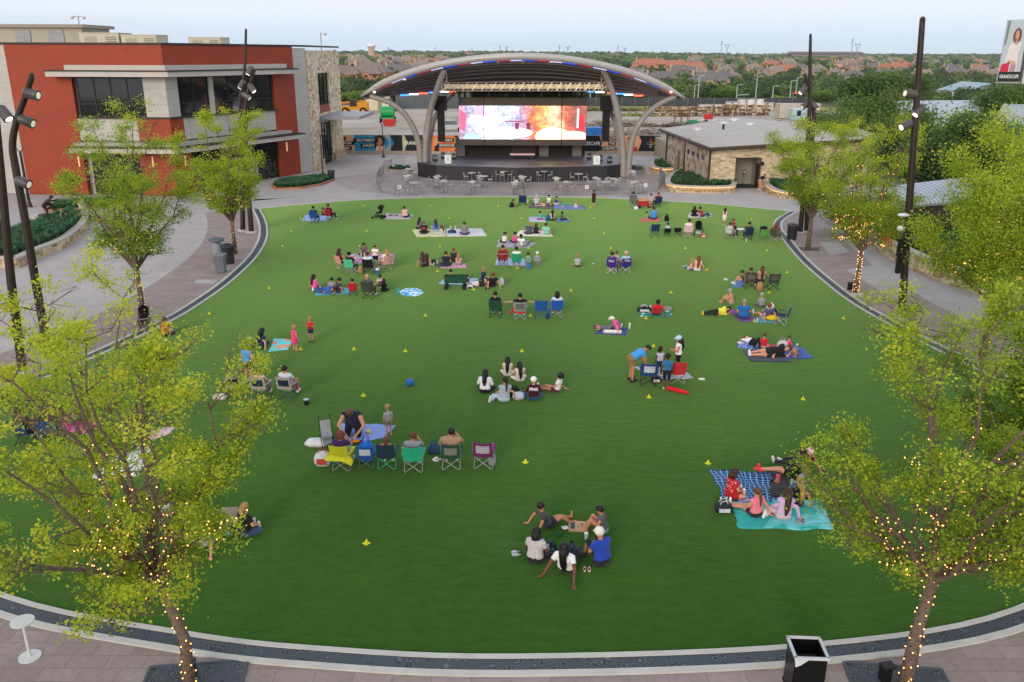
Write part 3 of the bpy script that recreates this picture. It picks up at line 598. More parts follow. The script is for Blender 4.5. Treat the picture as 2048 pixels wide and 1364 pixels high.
for x,y,l in ((870,319,'leftmost black stage light on the platform edge'),(887,316,'black stage light behind the left easel sign'),(908,318,'black stage light just right of the left easel sign'),(1178,318,'black stage light just left of the right easel sign'),(1200,322,'black stage light right behind the right easel sign'),(1219,325,'rightmost black stage light on the platform')):
    p=G(x,y,1.46) if x not in(870,) else G(x,y+2,1.46); e=E('stage_light',p,l,'stage light'); MB().box((0,0,.08),(.5,.4,.16)).build('base',blk,e)
    f=MB(); [f.box((s_*.24,0,.38),(.05,.12,.5)) for s_ in(-1,1)]; f.build('yoke',blk,e); MB().tube([(0,-.14,.5),(0,.18,.44)],[.19,.15],10).build('lamp_head',M('1d1e22',.3),e)
# ================================================================ HOARDING
def hoard(x0,x1,y0,y1,label): 
    A=G(x0,y0); B=G(x1,y1); W=Wall(A,B); e=E('hoarding',A,label,'hoarding'); W.e=e; W.H=2.35; mb=MB(); W.panel(mb,0,W.L,0,.35,-.25,.0); W.panel(mb,0,W.L,.35,W.H,-.12,0); wb(mb,'panel_backing',M('a89c8c',.8),e); return W
def area(W,us,zs,c,k=1,name='printed_panel'):
    mb=MB(); P=[W.p(u,z,.01*k) for u,z in zip(us,zs)]
    mb.slab(P,.009); return wb(mb,name,M(c,.7,var=.06,sc_=2) if isinstance(c,str) else c,W.e)
def cap(W,u,z,s_,w_=1.15,k=4,c='e8e4dc',b='1a1a1c'):
    n_=len(s_); ww=n_*.33*w_; area(W,[u-ww/2,u+ww/2,u+ww/2,u-ww/2],[z-.24,z-.24,z+.24,z+.24],b,k); text('lettering',s_,.42,rootT(W.e).inverted()@W.p(u,z,.01*k+.012),W,M(c,.6,var=0),W.e,.004,True,w_*.95)
dots=brickmat('dotted_blue','3fa9cf','58b8d8','2a86ae',1,.22,.22,.05,off=0,bump=0); stripeo=wavemat('orange_stripes','d97a3a','eba36c',2.2,'DIAGONAL',rough=.8,bump=0)
W=hoard(655,709,310,308,'tan hoarding panel with three black LET THE FUN BEGIN captions'); area(W,[0,W.L,W.L,0],[.4,.4,2.33,2.33],'d29a78'); 
for i,s_ in enumerate(('LET','THE FUN','BEGIN')): cap(W,W.L-1.25-(.5 if i==0 else 0)*.6,1.95-i*.6,s_)
W=hoard(709.5,780,308,308,'blue dotted hoarding reading EXCITEMENT AWAITS with a curly haired woman'); L=W.L; area(W,[0,L*.62,L*.62,0],[.4,.4,2.33,2.33],dots); area(W,[L*.5,L-.3,L-.3,L*.5],[.4,.4,2.33,2.33],'b9b2a6',.6); area(W,[L*.85,L*.86,L+0,L*.86],[.5,.4,1.4,2.33],dots,2)
def disc(W,u,z,r,c,k,ry=None,n=18,name='printed_figure'): ry=ry or r; return area(W,[u+r*math.cos(2*math.pi*i/n)*(1+.06*math.sin(i*2.3)) for i in range(n)],[z+ry*math.sin(2*math.pi*i/n) for i in range(n)],c,k,name)
disc(W,L*.72,1.62,.82,'3a2620',2,.72); disc(W,L*.71,1.5,.36,'b8805e',3.2,.5); area(W,[L*.6,L*.84,L*.78,L*.66],[.4,.4,1.0,1.0],'c9995f',3); area(W,[L*.6,L*.64,L*.68,L*.65],[.4,.4,.95,.95],'e6e2da',3.5); area(W,[L*.8,L*.85,L*.79,L*.76],[.4,.4,.95,.95],'e6e2da',3.5)
cap(W,L*.33,1.68,'EXCITEMENT',.95,5); cap(W,L*.4,1.02,'AWAITS',1.0,5)
W=hoard(781,846,308,308,'black hoarding with a green chevron and white GRANDSCAPE lettering'); L=W.L; area(W,[0,L,L,0],[.4,.4,2.33,2.33],'232326'); area(W,[0,.12*L,0],[.5,1.4,2.3],dots,2); area(W,[.4*L,.44*L,.53*L,.44*L,.4*L],[.4,.4,1.4,2.33,2.33],'b7c58b',2); area(W,[.385*L,.4*L,.4*L,.385*L],[.4,.4,2.33,2.33],'e0ddd5',2)
text('lettering','GRANDSCAPE',.62,rootT(W.e).inverted()@W.p(L*.8,1.35,.03),W,M('eeeae2',.6,var=0),W.e,.004,True,.8)
W=hoard(862,917,309,309,'orange striped arrow hoarding left of the stage reading UNIQUE GRANDSCAPE'); L=W.L; area(W,[0,L,L,0],[.4,.4,2.33,2.33],'2a2a2c'); area(W,[0,.85*L,L,.85*L,0],[.4,.4,1.4,2.33,2.33],stripeo,2); area(W,[.12*L,.3*L,.28*L,.15*L],[.4,.4,1.1,1.1],'24242c',3); disc(W,.2*L,1.5,.26,'c9986e',3,.45)
cap(W,.6*L,1.78,'UNIQUE',.85,5); cap(W,.58*L,1.12,'GRANDSCAPE',.75,5)
W=hoard(1148,1203,309,309,'black rounded hoarding right of the screen with white GRANDSCAPE lettering'); L=W.L; area(W,[0,L,L,0],[.4,.4,2.33,2.33],'c78a62'); area(W,[0,.9*L,L,.9*L,0],[.4,.4,1.4,2.33,2.33],'1b1b1d',2); text('lettering','GRANDSCAPE',.62,rootT(W.e).inverted()@W.p(L*.45,1.35,.05),W,M('eeeae2',.6,var=0),W.e,.004,True,.85)
W=hoard(1203.5,1276,309,309,'orange hoarding with black captions reading DISCOVER THE UNEXPECTED and a laughing couple'); L=W.L; area(W,[0,L,L,0],[.4,.4,2.33,2.33],'dba47e')
cap(W,.27*L,1.98,'DISCOVER',.95,5); cap(W,.27*L,1.36,'THE',.95,5); cap(W,.27*L,.74,'UNEXPECTED',.95,5)
disc(W,.78*L,1.5,.42,'c99468',3,.5); disc(W,.92*L,1.35,.36,'d9a67c',3.5,.42); disc(W,.77*L,1.9,.42,'8c4a2a',2.5,.3); area(W,[.74*L,L,.96*L,.8*L],[.4,.4,.9,1.0],'b8382c',4); disc(W,.74*L,1.55,.1,'2a2422',4.4); disc(W,.86*L,1.55,.1,'2a2422',4.4)
W=hoard(1276.5,1319,309,309,'black hoarding panel with a four looped coloured flower emblem'); L=W.L; area(W,[0,L,L,0],[.4,.4,2.33,2.33],'1b1b1d'); area(W,[0,.12*L,0],[.6,1.6,2.3],'dba47e',2)
for k,(du,dz,c) in enumerate(((0,.3,'d8703a'),(.3,0,'d8c33a'),(0,-.3,'bcd0d4'),(-.3,0,'4a7fc0'))):
    mb=MB(); cx,cz=.55*L+du,1.38+dz; mb.tube([W.p(cx+(.2 if du else .11)*math.cos(a_*math.pi/8),cz+(.11 if du else .2)*math.sin(a_*math.pi/8),.04) for a_ in range(17)],.03,5); wb(mb,'emblem_loop',M(c,.6,var=0),W.e)
def flat_cone(x,y,h,lab,band=True,Y=None):
    p=G(x,y); e=E('traffic_cone',p,lab,'traffic cone'); MB().tube([(0,0,.05),(0,0,h)],[.17,.06],10).build('cone',M('e0532a',.5,var=.05),e); MB().cyl((0,0,0),.42,.06,12).build('base',M('4a3a34',.8),e)
    if band: MB().tube([(0,0,h*.55),(0,0,h*.7)],[.125,.105],10).build('reflective_band',M('f0ece4',.4),e); MB().tube([(0,0,h*.8),(0,0,h*.9)],[.095,.08],10).build('reflective_band',M('f0ece4',.4),e)
flat_cone(807,307,1.25,'tall orange traffic cone nearest the green chevron on the black hoarding'); flat_cone(827,307,1.25,'tall orange traffic cone beside the left canopy columns'); flat_cone(905,302.5,1.1,'orange traffic cone by the orange striped arrow hoarding',False); flat_cone(868,262,1.6,'orange traffic cone alone in the dirt yard behind the hoarding',False)
# ================================================================ helpers for loose pieces
leafN={}
def leafmat(name,cols,trans=.35):
    if name in leafN: return leafN[name]
    m,t,b=newmat(name); at=N(t,'ShaderNodeAttribute'); at.attribute_name='tone'
    c=N(t,'ShaderNodeValToRGB'); t.links.new(at.outputs['Fac'],c.inputs[0]); el=c.color_ramp.elements
    el[0].color=tuple(cols[0])+(1,); el[1].color=tuple(cols[-1])+(1,)
    for i,q in enumerate(cols[1:-1],1): z=el.new(i/(len(cols)-1)); z.color=tuple(q)+(1,)
    t.links.new(c.outputs[0],b.inputs['Base Color']); b.inputs['Roughness'].default_value=.6; b.inputs['Specular IOR Level'].default_value=.2
    if trans:
        tr_=N(t,'ShaderNodeBsdfTranslucent'); t.links.new(c.outputs[0],tr_.inputs[0]); mx=N(t,'ShaderNodeMixShader'); mx.inputs[0].default_value=trans
        t.links.new(b.outputs[0],mx.inputs[1]); t.links.new(tr_.outputs[0],mx.inputs[2]); t.links.new(mx.outputs[0],t.nodes['Material Output'].inputs[0])
    leafN[name]=m; return m
def npmesh(name,V_,F_,mat,tone=None,parent=None,smooth=False):
    """V_ (n,3), F_ (m,k) arrays; tone one value per face"""
    me=bpy.data.meshes.new(name); k=F_.shape[1]; me.vertices.add(len(V_)); me.vertices.foreach_set('co',V_.astype(np.float32).ravel())
    me.loops.add(F_.size); me.loops.foreach_set('vertex_index',F_.astype(np.int32).ravel()); me.polygons.add(len(F_))
    me.polygons.foreach_set('loop_start',np.arange(0,F_.size,k,dtype=np.int32)); me.update(calc_edges=True)
    if tone is not None:
        a=me.attributes.new('tone','FLOAT','FACE'); a.data.foreach_set('value',tone.astype(np.float32))
    if smooth: me.polygons.foreach_set('use_smooth',np.ones(len(F_),dtype=bool))
    me.materials.append(mat); o=bpy.data.objects.new(name,me); COL.objects.link(o)
    if parent: o.parent=parent
    return o
rg=np.random.default_rng(11)
def leafquads(P,size,r=None,flat=.0):
    """one small pointed leaf clump (a bent quad) at each point"""
    n=len(P); d=rg.normal(size=(n,3)); d[:,2]*=.7; d/=np.linalg.norm(d,axis=1)[:,None]; e=rg.normal(size=(n,3)); e-=d*(e*d).sum(1)[:,None]; e/=np.linalg.norm(e,axis=1)[:,None]
    s=(size*rg.uniform(.6,1.35,n))[:,None]; a=P-d*s*.5; b=P+e*s*.38; c=P+d*s*.6; f=P-e*s*.38
    V_=np.stack([a,b,c,f],1).reshape(-1,3); return V_,np.arange(4*n).reshape(-1,4)
# ================================================================ RESTROOM BUILDING
rest=E('restroom_building',(22,84,0),'low limestone restroom building with a flat grey sloping roof','building')
Lb=Vector((17.5,98.5,0)); Lc=Vector((18.62,81.0,0)); Rc=Vector((34,81.6,0)); WL=Wall(Lb,Lc); WR=Wall(Lc,Rc)
z_c=V(1402,296,80.0).z; z_b=V(1301,258,100.0).z; z_r=V(1600,284,80.8).z
def zr(x,y): return z_c+(x-18.2)*(z_r-z_c)/(27.6-18.2)+(y-80)*(z_b-z_c)/20
mb=MB()
def wallpoly(mb,W,u0,u1,z0=0,z1=None,o0=-.3,o1=0):
    P=[]
    for u in (u0,u1):
        for o in (o0,o1):
            for k in (0,1):
                p=W.p(u,0,o); p.z=z0 if k==0 else (z1 if z1 is not None else zr(p.x,p.y)-.25); P.append(p)
    mb.add(P,[(0,1,3,2),(4,6,7,5),(0,4,5,1),(2,3,7,6),(0,2,6,4),(1,5,7,3)])
d0,d1=2.35,4.85; wallpoly(mb,WR,0.0,d0); wallpoly(mb,WR,d1,15); wallpoly(mb,WR,d0,d1,2.85)
wb(mb,'stone_wall',stonemat('limestone_ashlar',['c4b391','b8a37c','d3c8ad','a8956f','cabda0','9c8c70','cbb994'],2.6,stretch=(.7,2.3,1)),rest,uv=True)
mb=MB(); wallpoly(mb,WL,0,WL.L-.3)
wb(mb,'side_wall',stonemat('side_limestone',['b5aa98','a8987f','bfb5a5','8f7c5f','c4bbad'],1.5,mortar='a59b8b',stretch=(1,1.3,1)),rest,uv=True)
mb=MB(); mb.prism([(33.7,81.9),(33.7,112),(17.9,112),(17.9,98.8),(17.7,98.5),(17.9,98.4)],0,2.2); wb(mb,'rear_wall',M('9a9080',.8),rest)
rp=[(16.9,100),(18.2,80.0),(34.6,80.9),(34.4,113),(17.2,113)]; rp=[(17.0,101),(18.2,80.0),(34.6,81.0),(36.0,91),(28.5,111)]
vs=[(x,y,zr(x,y)-.25) for x,y in rp]+[(x,y,zr(x,y)) for x,y in rp]; k=len(rp)
wb(MB().add(vs,[tuple(range(k-1,-1,-1)),tuple(range(k,2*k))]+[(i,(i+1)%k,k+(i+1)%k,k+i) for i in range(k)]),'roof',M('b0aca5',.85,var=.07,sc_=.5),rest)
mb=MB()
for i in (0,1): a=Vector((*rp[i],0)); b=Vector((*rp[i+1],0)); a.z=zr(*rp[i])-.1; b.z=zr(*rp[i+1])-.1; mb.tube([a,b],.17,6)
pieces(mb,'gutter',M('4a3d36',.6),rest)
mb=MB(); mb.tube([WL.p(.2,0,.08),WL.p(.2,zr(17.5,98.5)-.3,.08)],.09,6); mb.tube([WL.p(WL.L-.1,0,.1),WL.p(WL.L-.1,zr(18.6,81)-.3,.1)],.09,6); pieces(mb,'downpipe',M('3a302b',.6),rest)
mb=MB(); 
for i in range(4): WL.panel(mb,9.0+i*1.75,9.9+i*1.75,2.35,2.75,-.05,.03)
pieces(mb,'window',glassd,rest); mb=MB(); WL.panel(mb,5.2,6.3,0,2.3,-.02,.05); wb(mb,'side_door',M('7a6e60',.6),rest)
in_=M('8d8b87',.7,var=.05,sc_=1); mb=MB(); q=lambda u,o: WR.p(u,0,o)
P=[q(d0,-.31),q(d0,-2.8),q(d1-.0,-2.8),q(d1,-.31)]
for a,b in ((0,1),(1,2),(2,3)): 
    A=P[a];B=P[b]; mb.add([A,B,B+Vector((0,0,3)),A+Vector((0,0,3))],[(0,1,2,3)])
mb.add([p+Vector((0,0,2.98)) for p in P],[(0,1,2,3)]); wb(mb,'entry_recess',in_,rest)
sheet('entry_floor',[tuple(p)[:2] for p in (q(d0,-.0),q(d0,-2.8),q(d1,-2.8),q(d1,-.0))],.012,M('3a3b40',.7))
mb=MB(); A=q(d1-.03,-1.0);mb.box(A+Vector((0,0,1.1)),(.05,1.3,2.2)); wb(mb,'entry_door',M('2d2522',.5),rest)
wb(MB().box(q(d0+.5,-.9)+Vector((0,0,2.85)),(.5,.4,.12)),'ceiling_light',M('ffe6c0',.4,emit=2,var=0),rest)
for i,(u,z) in enumerate(((d0+.25,.95),(d0+.75,.7))): 
    mb=MB(); mb.box(q(u,-2.6)+Vector((0,0,z)),(.42,.38,.12)); mb.box(q(u,-2.74)+Vector((0,0,z+.25)),(.42,.1,.42)); wb(mb,'drinking_fountain',M('b4b2ae',.3,metal=.6),rest)
mb=MB(); WR.panel(mb,4.7,4.95,2.2,2.5,0,.35); wb(mb,'wall_light',darkm,rest)
for x,y in ((1394,262),(1468,249),(1500,258),(1447,254)):
    p=G(x,y,z_c+.1); p.z=zr(p.x,p.y); e=p; mb=MB().sph(p+Vector((0,0,.05)),(.62,.62,.28),12); wb(mb,'roof_vent',M('c9cbcc',.3,metal=.4),rest,smooth=True)
p=G(1446,265,z_c); wb(MB().cyl((p.x,p.y,zr(p.x,p.y)),.12,.6,8),'vent_pipe',blk,rest)
e=E('sanitizer_stand',q(3.6,-1.3),'black hand sanitizer dispenser on a post in the restroom doorway','dispenser'); MB().cyl((0,0,.03),.025,1.2,8).build('post',blk,e); MB().cyl((0,0,0),.18,.03,12).build('base',blk,e); MB().box((0,-.05,1.35),(.22,.14,.4)).build('dispenser_box',blk,e); MB().box((0,-.125,1.37),(.09,.01,.2)).build('label_panel',M('dcdcdc',.5),e)
# ================================================================ PLANTERS
cap_m=M('b5b1a6',.8,var=.06,sc_=2); soil=M('3d3326',1,var=.3,sc_=3)
def planter(px_,h,label,inner,stone=stone_l,plants=900,tall=.55,glow=False,cw=.42,plabel='',seed=1,colr=((.03,.10,.03),(.07,.17,.06),(.12,.24,.09))):
    O=crom([tuple(G(x,y))[:2] for x,y in px_],6,False); c=G(*inner)
    e=E('stone_planter',(c.x,c.y,0),label,'planter')
    s_=1
    a,b=Vector(O[0]),Vector(O[1]); d=b-a; nn_=Vector((d.y,-d.x)); s_=1 if nn_.dot(Vector((c.x,c.y))-a)>0 else -1
    mbp=strip('x',O,.0,cw*.8,0,h,None,None,s_); wb(mbp,'stone_wall',stone,e,uv=True)
    wb(strip('x',O,-.06,cw,h+.002,h+.12,None,None,s_),'coping',cap_m,e,uv=True)
    if glow: wb(strip('x',O,-.035,-.01,h-.05,h-.01,None,None,s_),'led_strip',M('ffc070',.4,emit=.9,var=0),e)
    I=offs(O,cw*.7*s_); poly=[Vector((p[0],p[1])) for p in I]
    ring=[(p.x,p.y,h-.02) for p in poly]+[(c.x,c.y,h+.15)]; k=len(ring)-1
    fs=[(i,i+1,k) if s_<0 else (i+1,i,k) for i in range(k-1)]; fs.append((k-1,0,k) if s_<0 else (0,k-1,k))
    wb(MB().add(ring,fs),'soil',soil,e)
    if plants:
        pts=[]
        while len(pts)<plants:
            i=rnd.randrange(k-1); u=rnd.random()**.5; v=rnd.random(); p=poly[i].lerp(poly[i+1],v)
            p=Vector((c.x,c.y)).lerp(p,u*.95); pts.append((p.x,p.y,h+.1))
        grass_clumps('planting',np.array(pts),tall,colr,plabel or 'green grasses growing in the '+label.split(' with')[0],26)
    return e
def grass_clumps(name,P,h,colr,label,bl=24,w_=.02,kind='stuff'):
    n=len(P)*bl; c=np.repeat(P,bl,0); a=rg.uniform(0,2*np.pi,n); l=rg.uniform(.2,.75,n)*h; hh=h*rg.uniform(.55,1.1,n); r0=rg.uniform(0,.1,n)*h
    dx=np.stack([np.cos(a),np.sin(a),0*a],1); sx=np.stack([-np.sin(a),np.cos(a),0*a],1)*w_
    b=c+dx*r0[:,None]; mid=b+dx*(l*.35)[:,None]+np.array([0,0,1])*(hh*.7)[:,None]; tip=b+dx*l[:,None]+np.array([0,0,1])*(hh*.85)[:,None]
    V_=np.concatenate([b-sx,b+sx,mid+sx*.8,mid-sx*.8,tip],0); i=np.arange(n)
    F_=np.concatenate([np.stack([i,i+n,i+2*n],1),np.stack([i,i+2*n,i+3*n],1),np.stack([i+3*n,i+2*n,i+4*n],1)],0)
    tone=np.tile(np.repeat(rg.uniform(0,1,len(P)),bl)*.6+rg.uniform(0,.4,n),3)
    return tag(npmesh(name,V_,F_,leafmat('grass_'+str(colr[0][0])+str(len(colr)),colr,.2),tone),kind=kind,label=label if kind!='stuff' else None)
blu=((.03,.10,.045),(.06,.17,.08),(.12,.26,.12))
planter([(-70,545),(0,537),(35,537),(71,521),(129,497),(155,478),(172,462),(178,445),(160,436)],.55,'curved limestone planter left of the plaza with two bronze figures',(40,478),plants=480,tall=.55,plabel='',colr=blu)
planter([(1352,352),(1338,362),(1331,376),(1345,384),(1395,387),(1440,387),(1466,385),(1472,378)],.55,'rounded stone planter in front of the restroom stone wall',(1405,368),plants=260,tall=.35,glow=True)
planter([(1545,372),(1528,378),(1545,392),(1575,398),(1620,398)],.55,'stone planter right of the restroom doorway',(1590,378),plants=200,tall=.45,glow=True)
planter([(1318,328),(1302,333),(1304,343),(1325,348),(1346,347)],.5,'small stone planter at the far left corner of the restroom building',(1330,337),plants=80,tall=.3,glow=True)
# raised stone retaining bed right side
planter([(1736,480),(1748,497),(1768,512),(1800,528),(1850,552),(1915,575),(1990,600)],.95,'rough stone retaining planter behind the right lamp pole',(1930,500),plants=150,tall=.7,glow=False)
mb=MB()
for i in range(26):
    t=i/25; p=G(lerp(1737,1900,t),lerp(470,556,t)); mb.add([],[]); mb.box((p.x+rnd.uniform(-.1,.5),p.y+rnd.uniform(-.1,.3),1.0+rnd.uniform(-.2,.25)),(rnd.uniform(.4,1.1),rnd.uniform(.3,.7),rnd.uniform(.25,.5)),rnd.uniform(0,3))
e=E('stone_ledge',G(1800,520),'stacked rough limestone blocks above the right planter wall','stone ledge'); pieces(mb,'stone_block',M('a08a68',.9,var=.25,sc_=1.5,bump=.6),e)
e=E('bench_light',G(1766,488),'glowing warm light bar on the stone wall right of the lit tree','light bar'); MB().box((.2,0,1.1),(1.3,.12,.12),-.6).build('light_tube',M('ffb45c',.4,emit=2.2,var=0),e); MB().box((.2,0,1.0),(1.3,.2,.08),-.6).build('mount',darkm,e)
# low beds by the building
def bed(P,label,plants,tall,colr=blu):
    poly=pxpoly(P); o=tag(MB().prism(poly,0,.12).build('garden_bed',soil),kind='structure')
    cx=sum(p[0] for p in poly)/len(poly); cy=sum(p[1] for p in poly)/len(poly); pts=[]
    while len(pts)<plants:
        i=rnd.randrange(len(poly)); a,b=poly[i],poly[(i+1)%len(poly)]; v=rnd.random(); u=rnd.random()**.5*.93; pts.append((cx+(lerp(a[0],b[0],v)-cx)*u,cy+(lerp(a[1],b[1],v)-cy)*u,.1))
    grass_clumps('ornamental_grass',np.array(pts),tall,colr,label)
    e=E('bed_edging',(poly[0][0],poly[0][1],0),label,'edging'); L_=poly+[poly[0]]; wb(strip('x',L_,0,.18,0,.2,None,None,1),'kerb_stone',M('a5765a',.9),e)
bed([(545,372),(556,380),(600,378),(640,371),(664,362),(655,354),(600,360),(560,364)],'rust coloured edging around the long grass bed beside the red building',560,.5)
bed([(92,424),(165,419),(260,410),(262,402),(190,403),(110,410)],'rust coloured edging of the grass bed behind the crouching bronze figure',340,.5)
# ================================================================ POLES
polem=M('3b332f',.45,metal=.4,var=.1,sc_=2)
def lamp_head(e,px_,Y,aim,lit=True,s=1.0):
    """short cylinder spotlight; aim is the direction it throws light"""
    p=V(px_[0],px_[1],Y)-Vector(e.location); d=Vector((aim[0],aim[1]*.3,aim[2])).normalized()
    o=MB().tube([p-d*.3*s,p-d*.2*s,p+d*.28*s],[.1*s,.19*s,.2*s],12).build('lamp_head',M('5a5654',.4,metal=.4,var=.08),e,smooth=False)
    MB().tube([p+d*.281*s,p+d*.3*s],[.13*s,.12*s],12).build('lens',M('fff2d8',.4,emit=1.6 if lit else .15,var=0),o)
def tpole(pts,r0,r1,label,heads=(),Y2=None,plate=True):
    b=G(*pts[0]); Y=b.y; e=E('light_pole',b,label,'light pole')
    P=[Vector((0,0,0))]+[V(x,y,Y)-b for x,y in pts[1:]]
    Q=[]
    for i in range(len(P)-1):
        p0,p1,p2,p3=P[max(i-1,0)],P[i],P[i+1],P[min(i+2,len(P)-1)]
        for j in range(5): t=j/5; Q.append(.5*((2*p1)+(p2-p0)*t+(2*p0-5*p1+4*p2-p3)*t*t+(3*p1-p0-3*p2+p3)*t**3))
    Q.append(P[-1]); n=len(Q)
    MB().tube(Q,[lerp(r0,r1,i/(n-1)) for i in range(n)],12).build('pole',polem,e,smooth=True)
    if plate: MB().cyl((0,0,0),r0*2.1,.12,16).build('base',M('b5b2ac',.8),e)
    MB().tube([P[-1],P[-1]+Vector((0,0,.12))],[r1*1.15,r1*.5],10).build('cap',polem,e)
    for x,y,aim,lit in heads: lamp_head(e,(x,y),Y-.1,aim,lit,1.0 if Y<45 else 1.05)
    return e
tpole([(46,746),(22,560),(5,380),(-12,200),(-22,60)],.17,.12,'straight dark leaning pole nearest the left edge of the frame',[(8,226,(.5,-.6,-.6),True)])
tpole([(101,722),(74,580),(51,444),(32,340),(25,290),(33,243),(50,195),(64,152)],.17,.10,'bent dark pole with two grey spotlights at the left of the plaza',[(62,188,(1,-.3,-.2),False),(52,242,(1,-.3,-.4),False),(45,364,(.8,-.5,-.3),False)])
tpole([(486,462),(484,342),(483,273),(480,205),(489,140),(492,61)],.18,.08,'tallest dark pole of the pair rising through the lit tree by the red building',[(484,169,(-.5,-.4,-.7),True),(475,261,(-1,-.4,-.2),False)])
tpole([(503,465),(493,330),(491,250),(493,195),(509,141)],.19,.10,'shorter forked dark pole of the pair beside the lit tree',[(500,141,(-.4,-.5,-.7),True),(503,176,(.5,-.5,-.7),True),(492,192,(.6,-.4,-.4),False)])
tpole([(1600,466),(1611,348),(1619,220),(1620,140),(1621,71)],.18,.09,'tallest dark pole behind the tree on the right of the lawn',[(1607,180,(-.6,-.4,-.6),True)])
tpole([(1613,464),(1619,330),(1628,240),(1622,198),(1610,150)],.18,.10,'crooked dark pole leaning beside the tall one right of the lawn',[(1628,211,(.6,-.4,-.6),True),(1612,210,(-.7,-.4,-.4),False)])
pr=tpole([(1803,633),(1812,500),(1825,320),(1837,150),(1845,39)],.19,.12,'tall black straight pole with spotlights and speakers in the right foreground',[(1822,188,(-1,-.3,.1),False),(1839,221,(-.5,-.6,-.5),True),(1813,250,(-.7,-.6,-.3),True)])
Y_=G(1803,633).y; b=Vector(pr.location)
for y0,y1,x in ((478,512,1800),(514,546,1797)): a=V(x,y0,Y_-.3)-b; c=V(x,y1,Y_-.3)-b; MB().box((a+c)/2,(.18,.22,(a-c).length)).build('speaker_box',blk,pr)
a=V(1807,430,Y_-.2)-b; MB().sph(a,(.28,.2,.09),12).build('antenna',M('d5d7d8',.4),pr); a=V(1801,457,Y_-.2)-b; MB().sph(a,(.16,.16,.14),10).tube([a,a+Vector((.35,.2,0))],.05,6).build('camera_head',M('d5d7d8',.4),pr)
def lampost(x,yb,yt,label,kind=0,r=.06):
    b=G(x,yb); h=V(x,yt,b.y).z; e=E('street_lamp',b,label,'street lamp'); MB().tube([(0,0,.5),(0,0,h)],[r,r*.8],8).build('post',polem,e); MB().tube([(0,0,0),(0,0,.12),(0,0,.5)],[.24,.2,r],10).build('base',polem,e)
    f=MB()
    for s_ in(-1,1): MB().tube([(0,0,h-.15),(s_*.35,0,h+.35)],[.03,.045],6).build('arm',M('6b4a3c',.5),e)
    return e
lampost(767,315,249,'thin dark street lamp in front of the blue dotted hoarding'); lampost(1364,383,285,'dark street lamp in front of the restroom stone planter',r=.09); lampost(646,351,270,'dark street lamp beside the limestone corner of the red building'); lampost(60,414,302,'dark street lamp by the grey panel at the left edge',r=.12)
# ================================================================ BINS, STATUES, SMALL STREET THINGS
def rbin(p,h,r,label,mat=blk,rim=True):
    e=E('waste_bin',p,label,'bin'); MB().tube([(0,0,.03),(0,0,h*.93)],[r*.85,r],18).build('bin_body',wavemat('bin_slats','121213','26262a',3,'X',uv=False,bump=.4) if mat is blk else mat,e)
    MB().tube([(0,0,h*.9),(0,0,h),(0,0,h*1.02)],[r*1.1,r*1.12,r*.8],18).build('lid',M('3b4046',.5),e); MB().cyl((0,0,h*1.0),r*.5,.04,12).build('opening',M('0a0a0a',.8),e); return e
rbin(G(1583,479),1.05,.36,'round black bin on the plaza beside the two dark poles on the right'); rbin(G(663,361),1.0,.36,'round black bin at the end of the long grass bed'); rbin(G(458,527),1.15,.38,'round black bin behind the grey wheeled bin')
e=E('wheeled_bin',G(443,545),'grey wheeled bin standing in front of the round black bin on the left','bin'); gb_=M('676d75',.5,var=.06)
MB().box((0,0,.42),(.5,.5,.75)).box((0,0,.9),(.58,.6,.22)).build('bin_body',gb_,e); MB().box((0,.02,1.05),(.62,.66,.07)).build('lid',M('7e858d',.4),e)
for s_ in(-1,1): MB().tube([(s_*.26-.04,.25,.12),(s_*.26+.04,.25,.12)],.12,12).build('wheel',M('b8bcc0',.4),e)
e=E('canopy_bin',G(437,520),'blue grey domed bin top on a pedestal beside the wheeled bin','bin'); MB().tube([(0,0,0),(0,0,1.1)],[.3,.26],14).build('bin_body',M('8a9199',.5),e); MB().tube([(0,0,1.2),(0,0,1.32),(0,0,1.38)],[.48,.46,.1],18).build('lid',M('59646e',.5),e)
e=E('square_bin',(0,0,0),'large black square bin with a white liner at the bottom right','bin'); p=G(1604,1380); e.location=p; e.scale=(.86,.86,.95); e.rotation_euler.z=-.05
MB().box((0,0,.03),(.74,.74,.06)).build('base',blk,e); mb=MB()
for a,b in (((0,-.34),(.68,.04)),((0,.34),(.68,.04)),((-.34,0),(.04,.64)),((.34,0),(.04,.64))): mb.box((a[0],a[1],.56),(b[0],b[1],.98))
mb.build('side_panel',M('0e0e10',.35,var=.1),e); MB().box((0,0,.4),(.6,.6,.6)).build('bin_liner',M('3a3d40',.6),e)
mb=MB()
for (x,y,sx,sy) in ((0,-.36,.78,.06),(0,.36,.78,.06),(-.36,0,.06,.72),(.36,0,.06,.72)): mb.box((x,y,1.06),(sx,sy,.05))
mb.add([(-.39,-.37,1.08),(-.05,-.4,1.07),(-.25,-.41,.92),(-.36,-.4,.86)],[(0,3,2,1)]); mb.build('liner_rim',M('c2c6c8',.4,var=.08),e)
for px_,l in ((( 1760,1362),'dark swirl patterned tree grate at the foot of the right foreground tree'),((385,1358),'dark swirl patterned tree grate at the foot of the left foreground tree')):
    p=G(*px_); x_=7.8 if px_[0]>1000 else -6.35; e=E('tree_grate',(x_,13.75,0.006),l,'tree grate',rz=.12 if x_<0 else -.12); MB().box((0,0,.015),(1.9,1.5,.03)).build('grate_plate',m_grate,e,uv=True)
    f=MB(); [f.box((s_*.97,0,.02),(.06,1.5,.045)) for s_ in(-1,1)]; [f.box((0,s_*.78,.02),(2.0,.06,.045)) for s_ in(-1,1)]; f.build('frame',M('4c5359',.6),e)
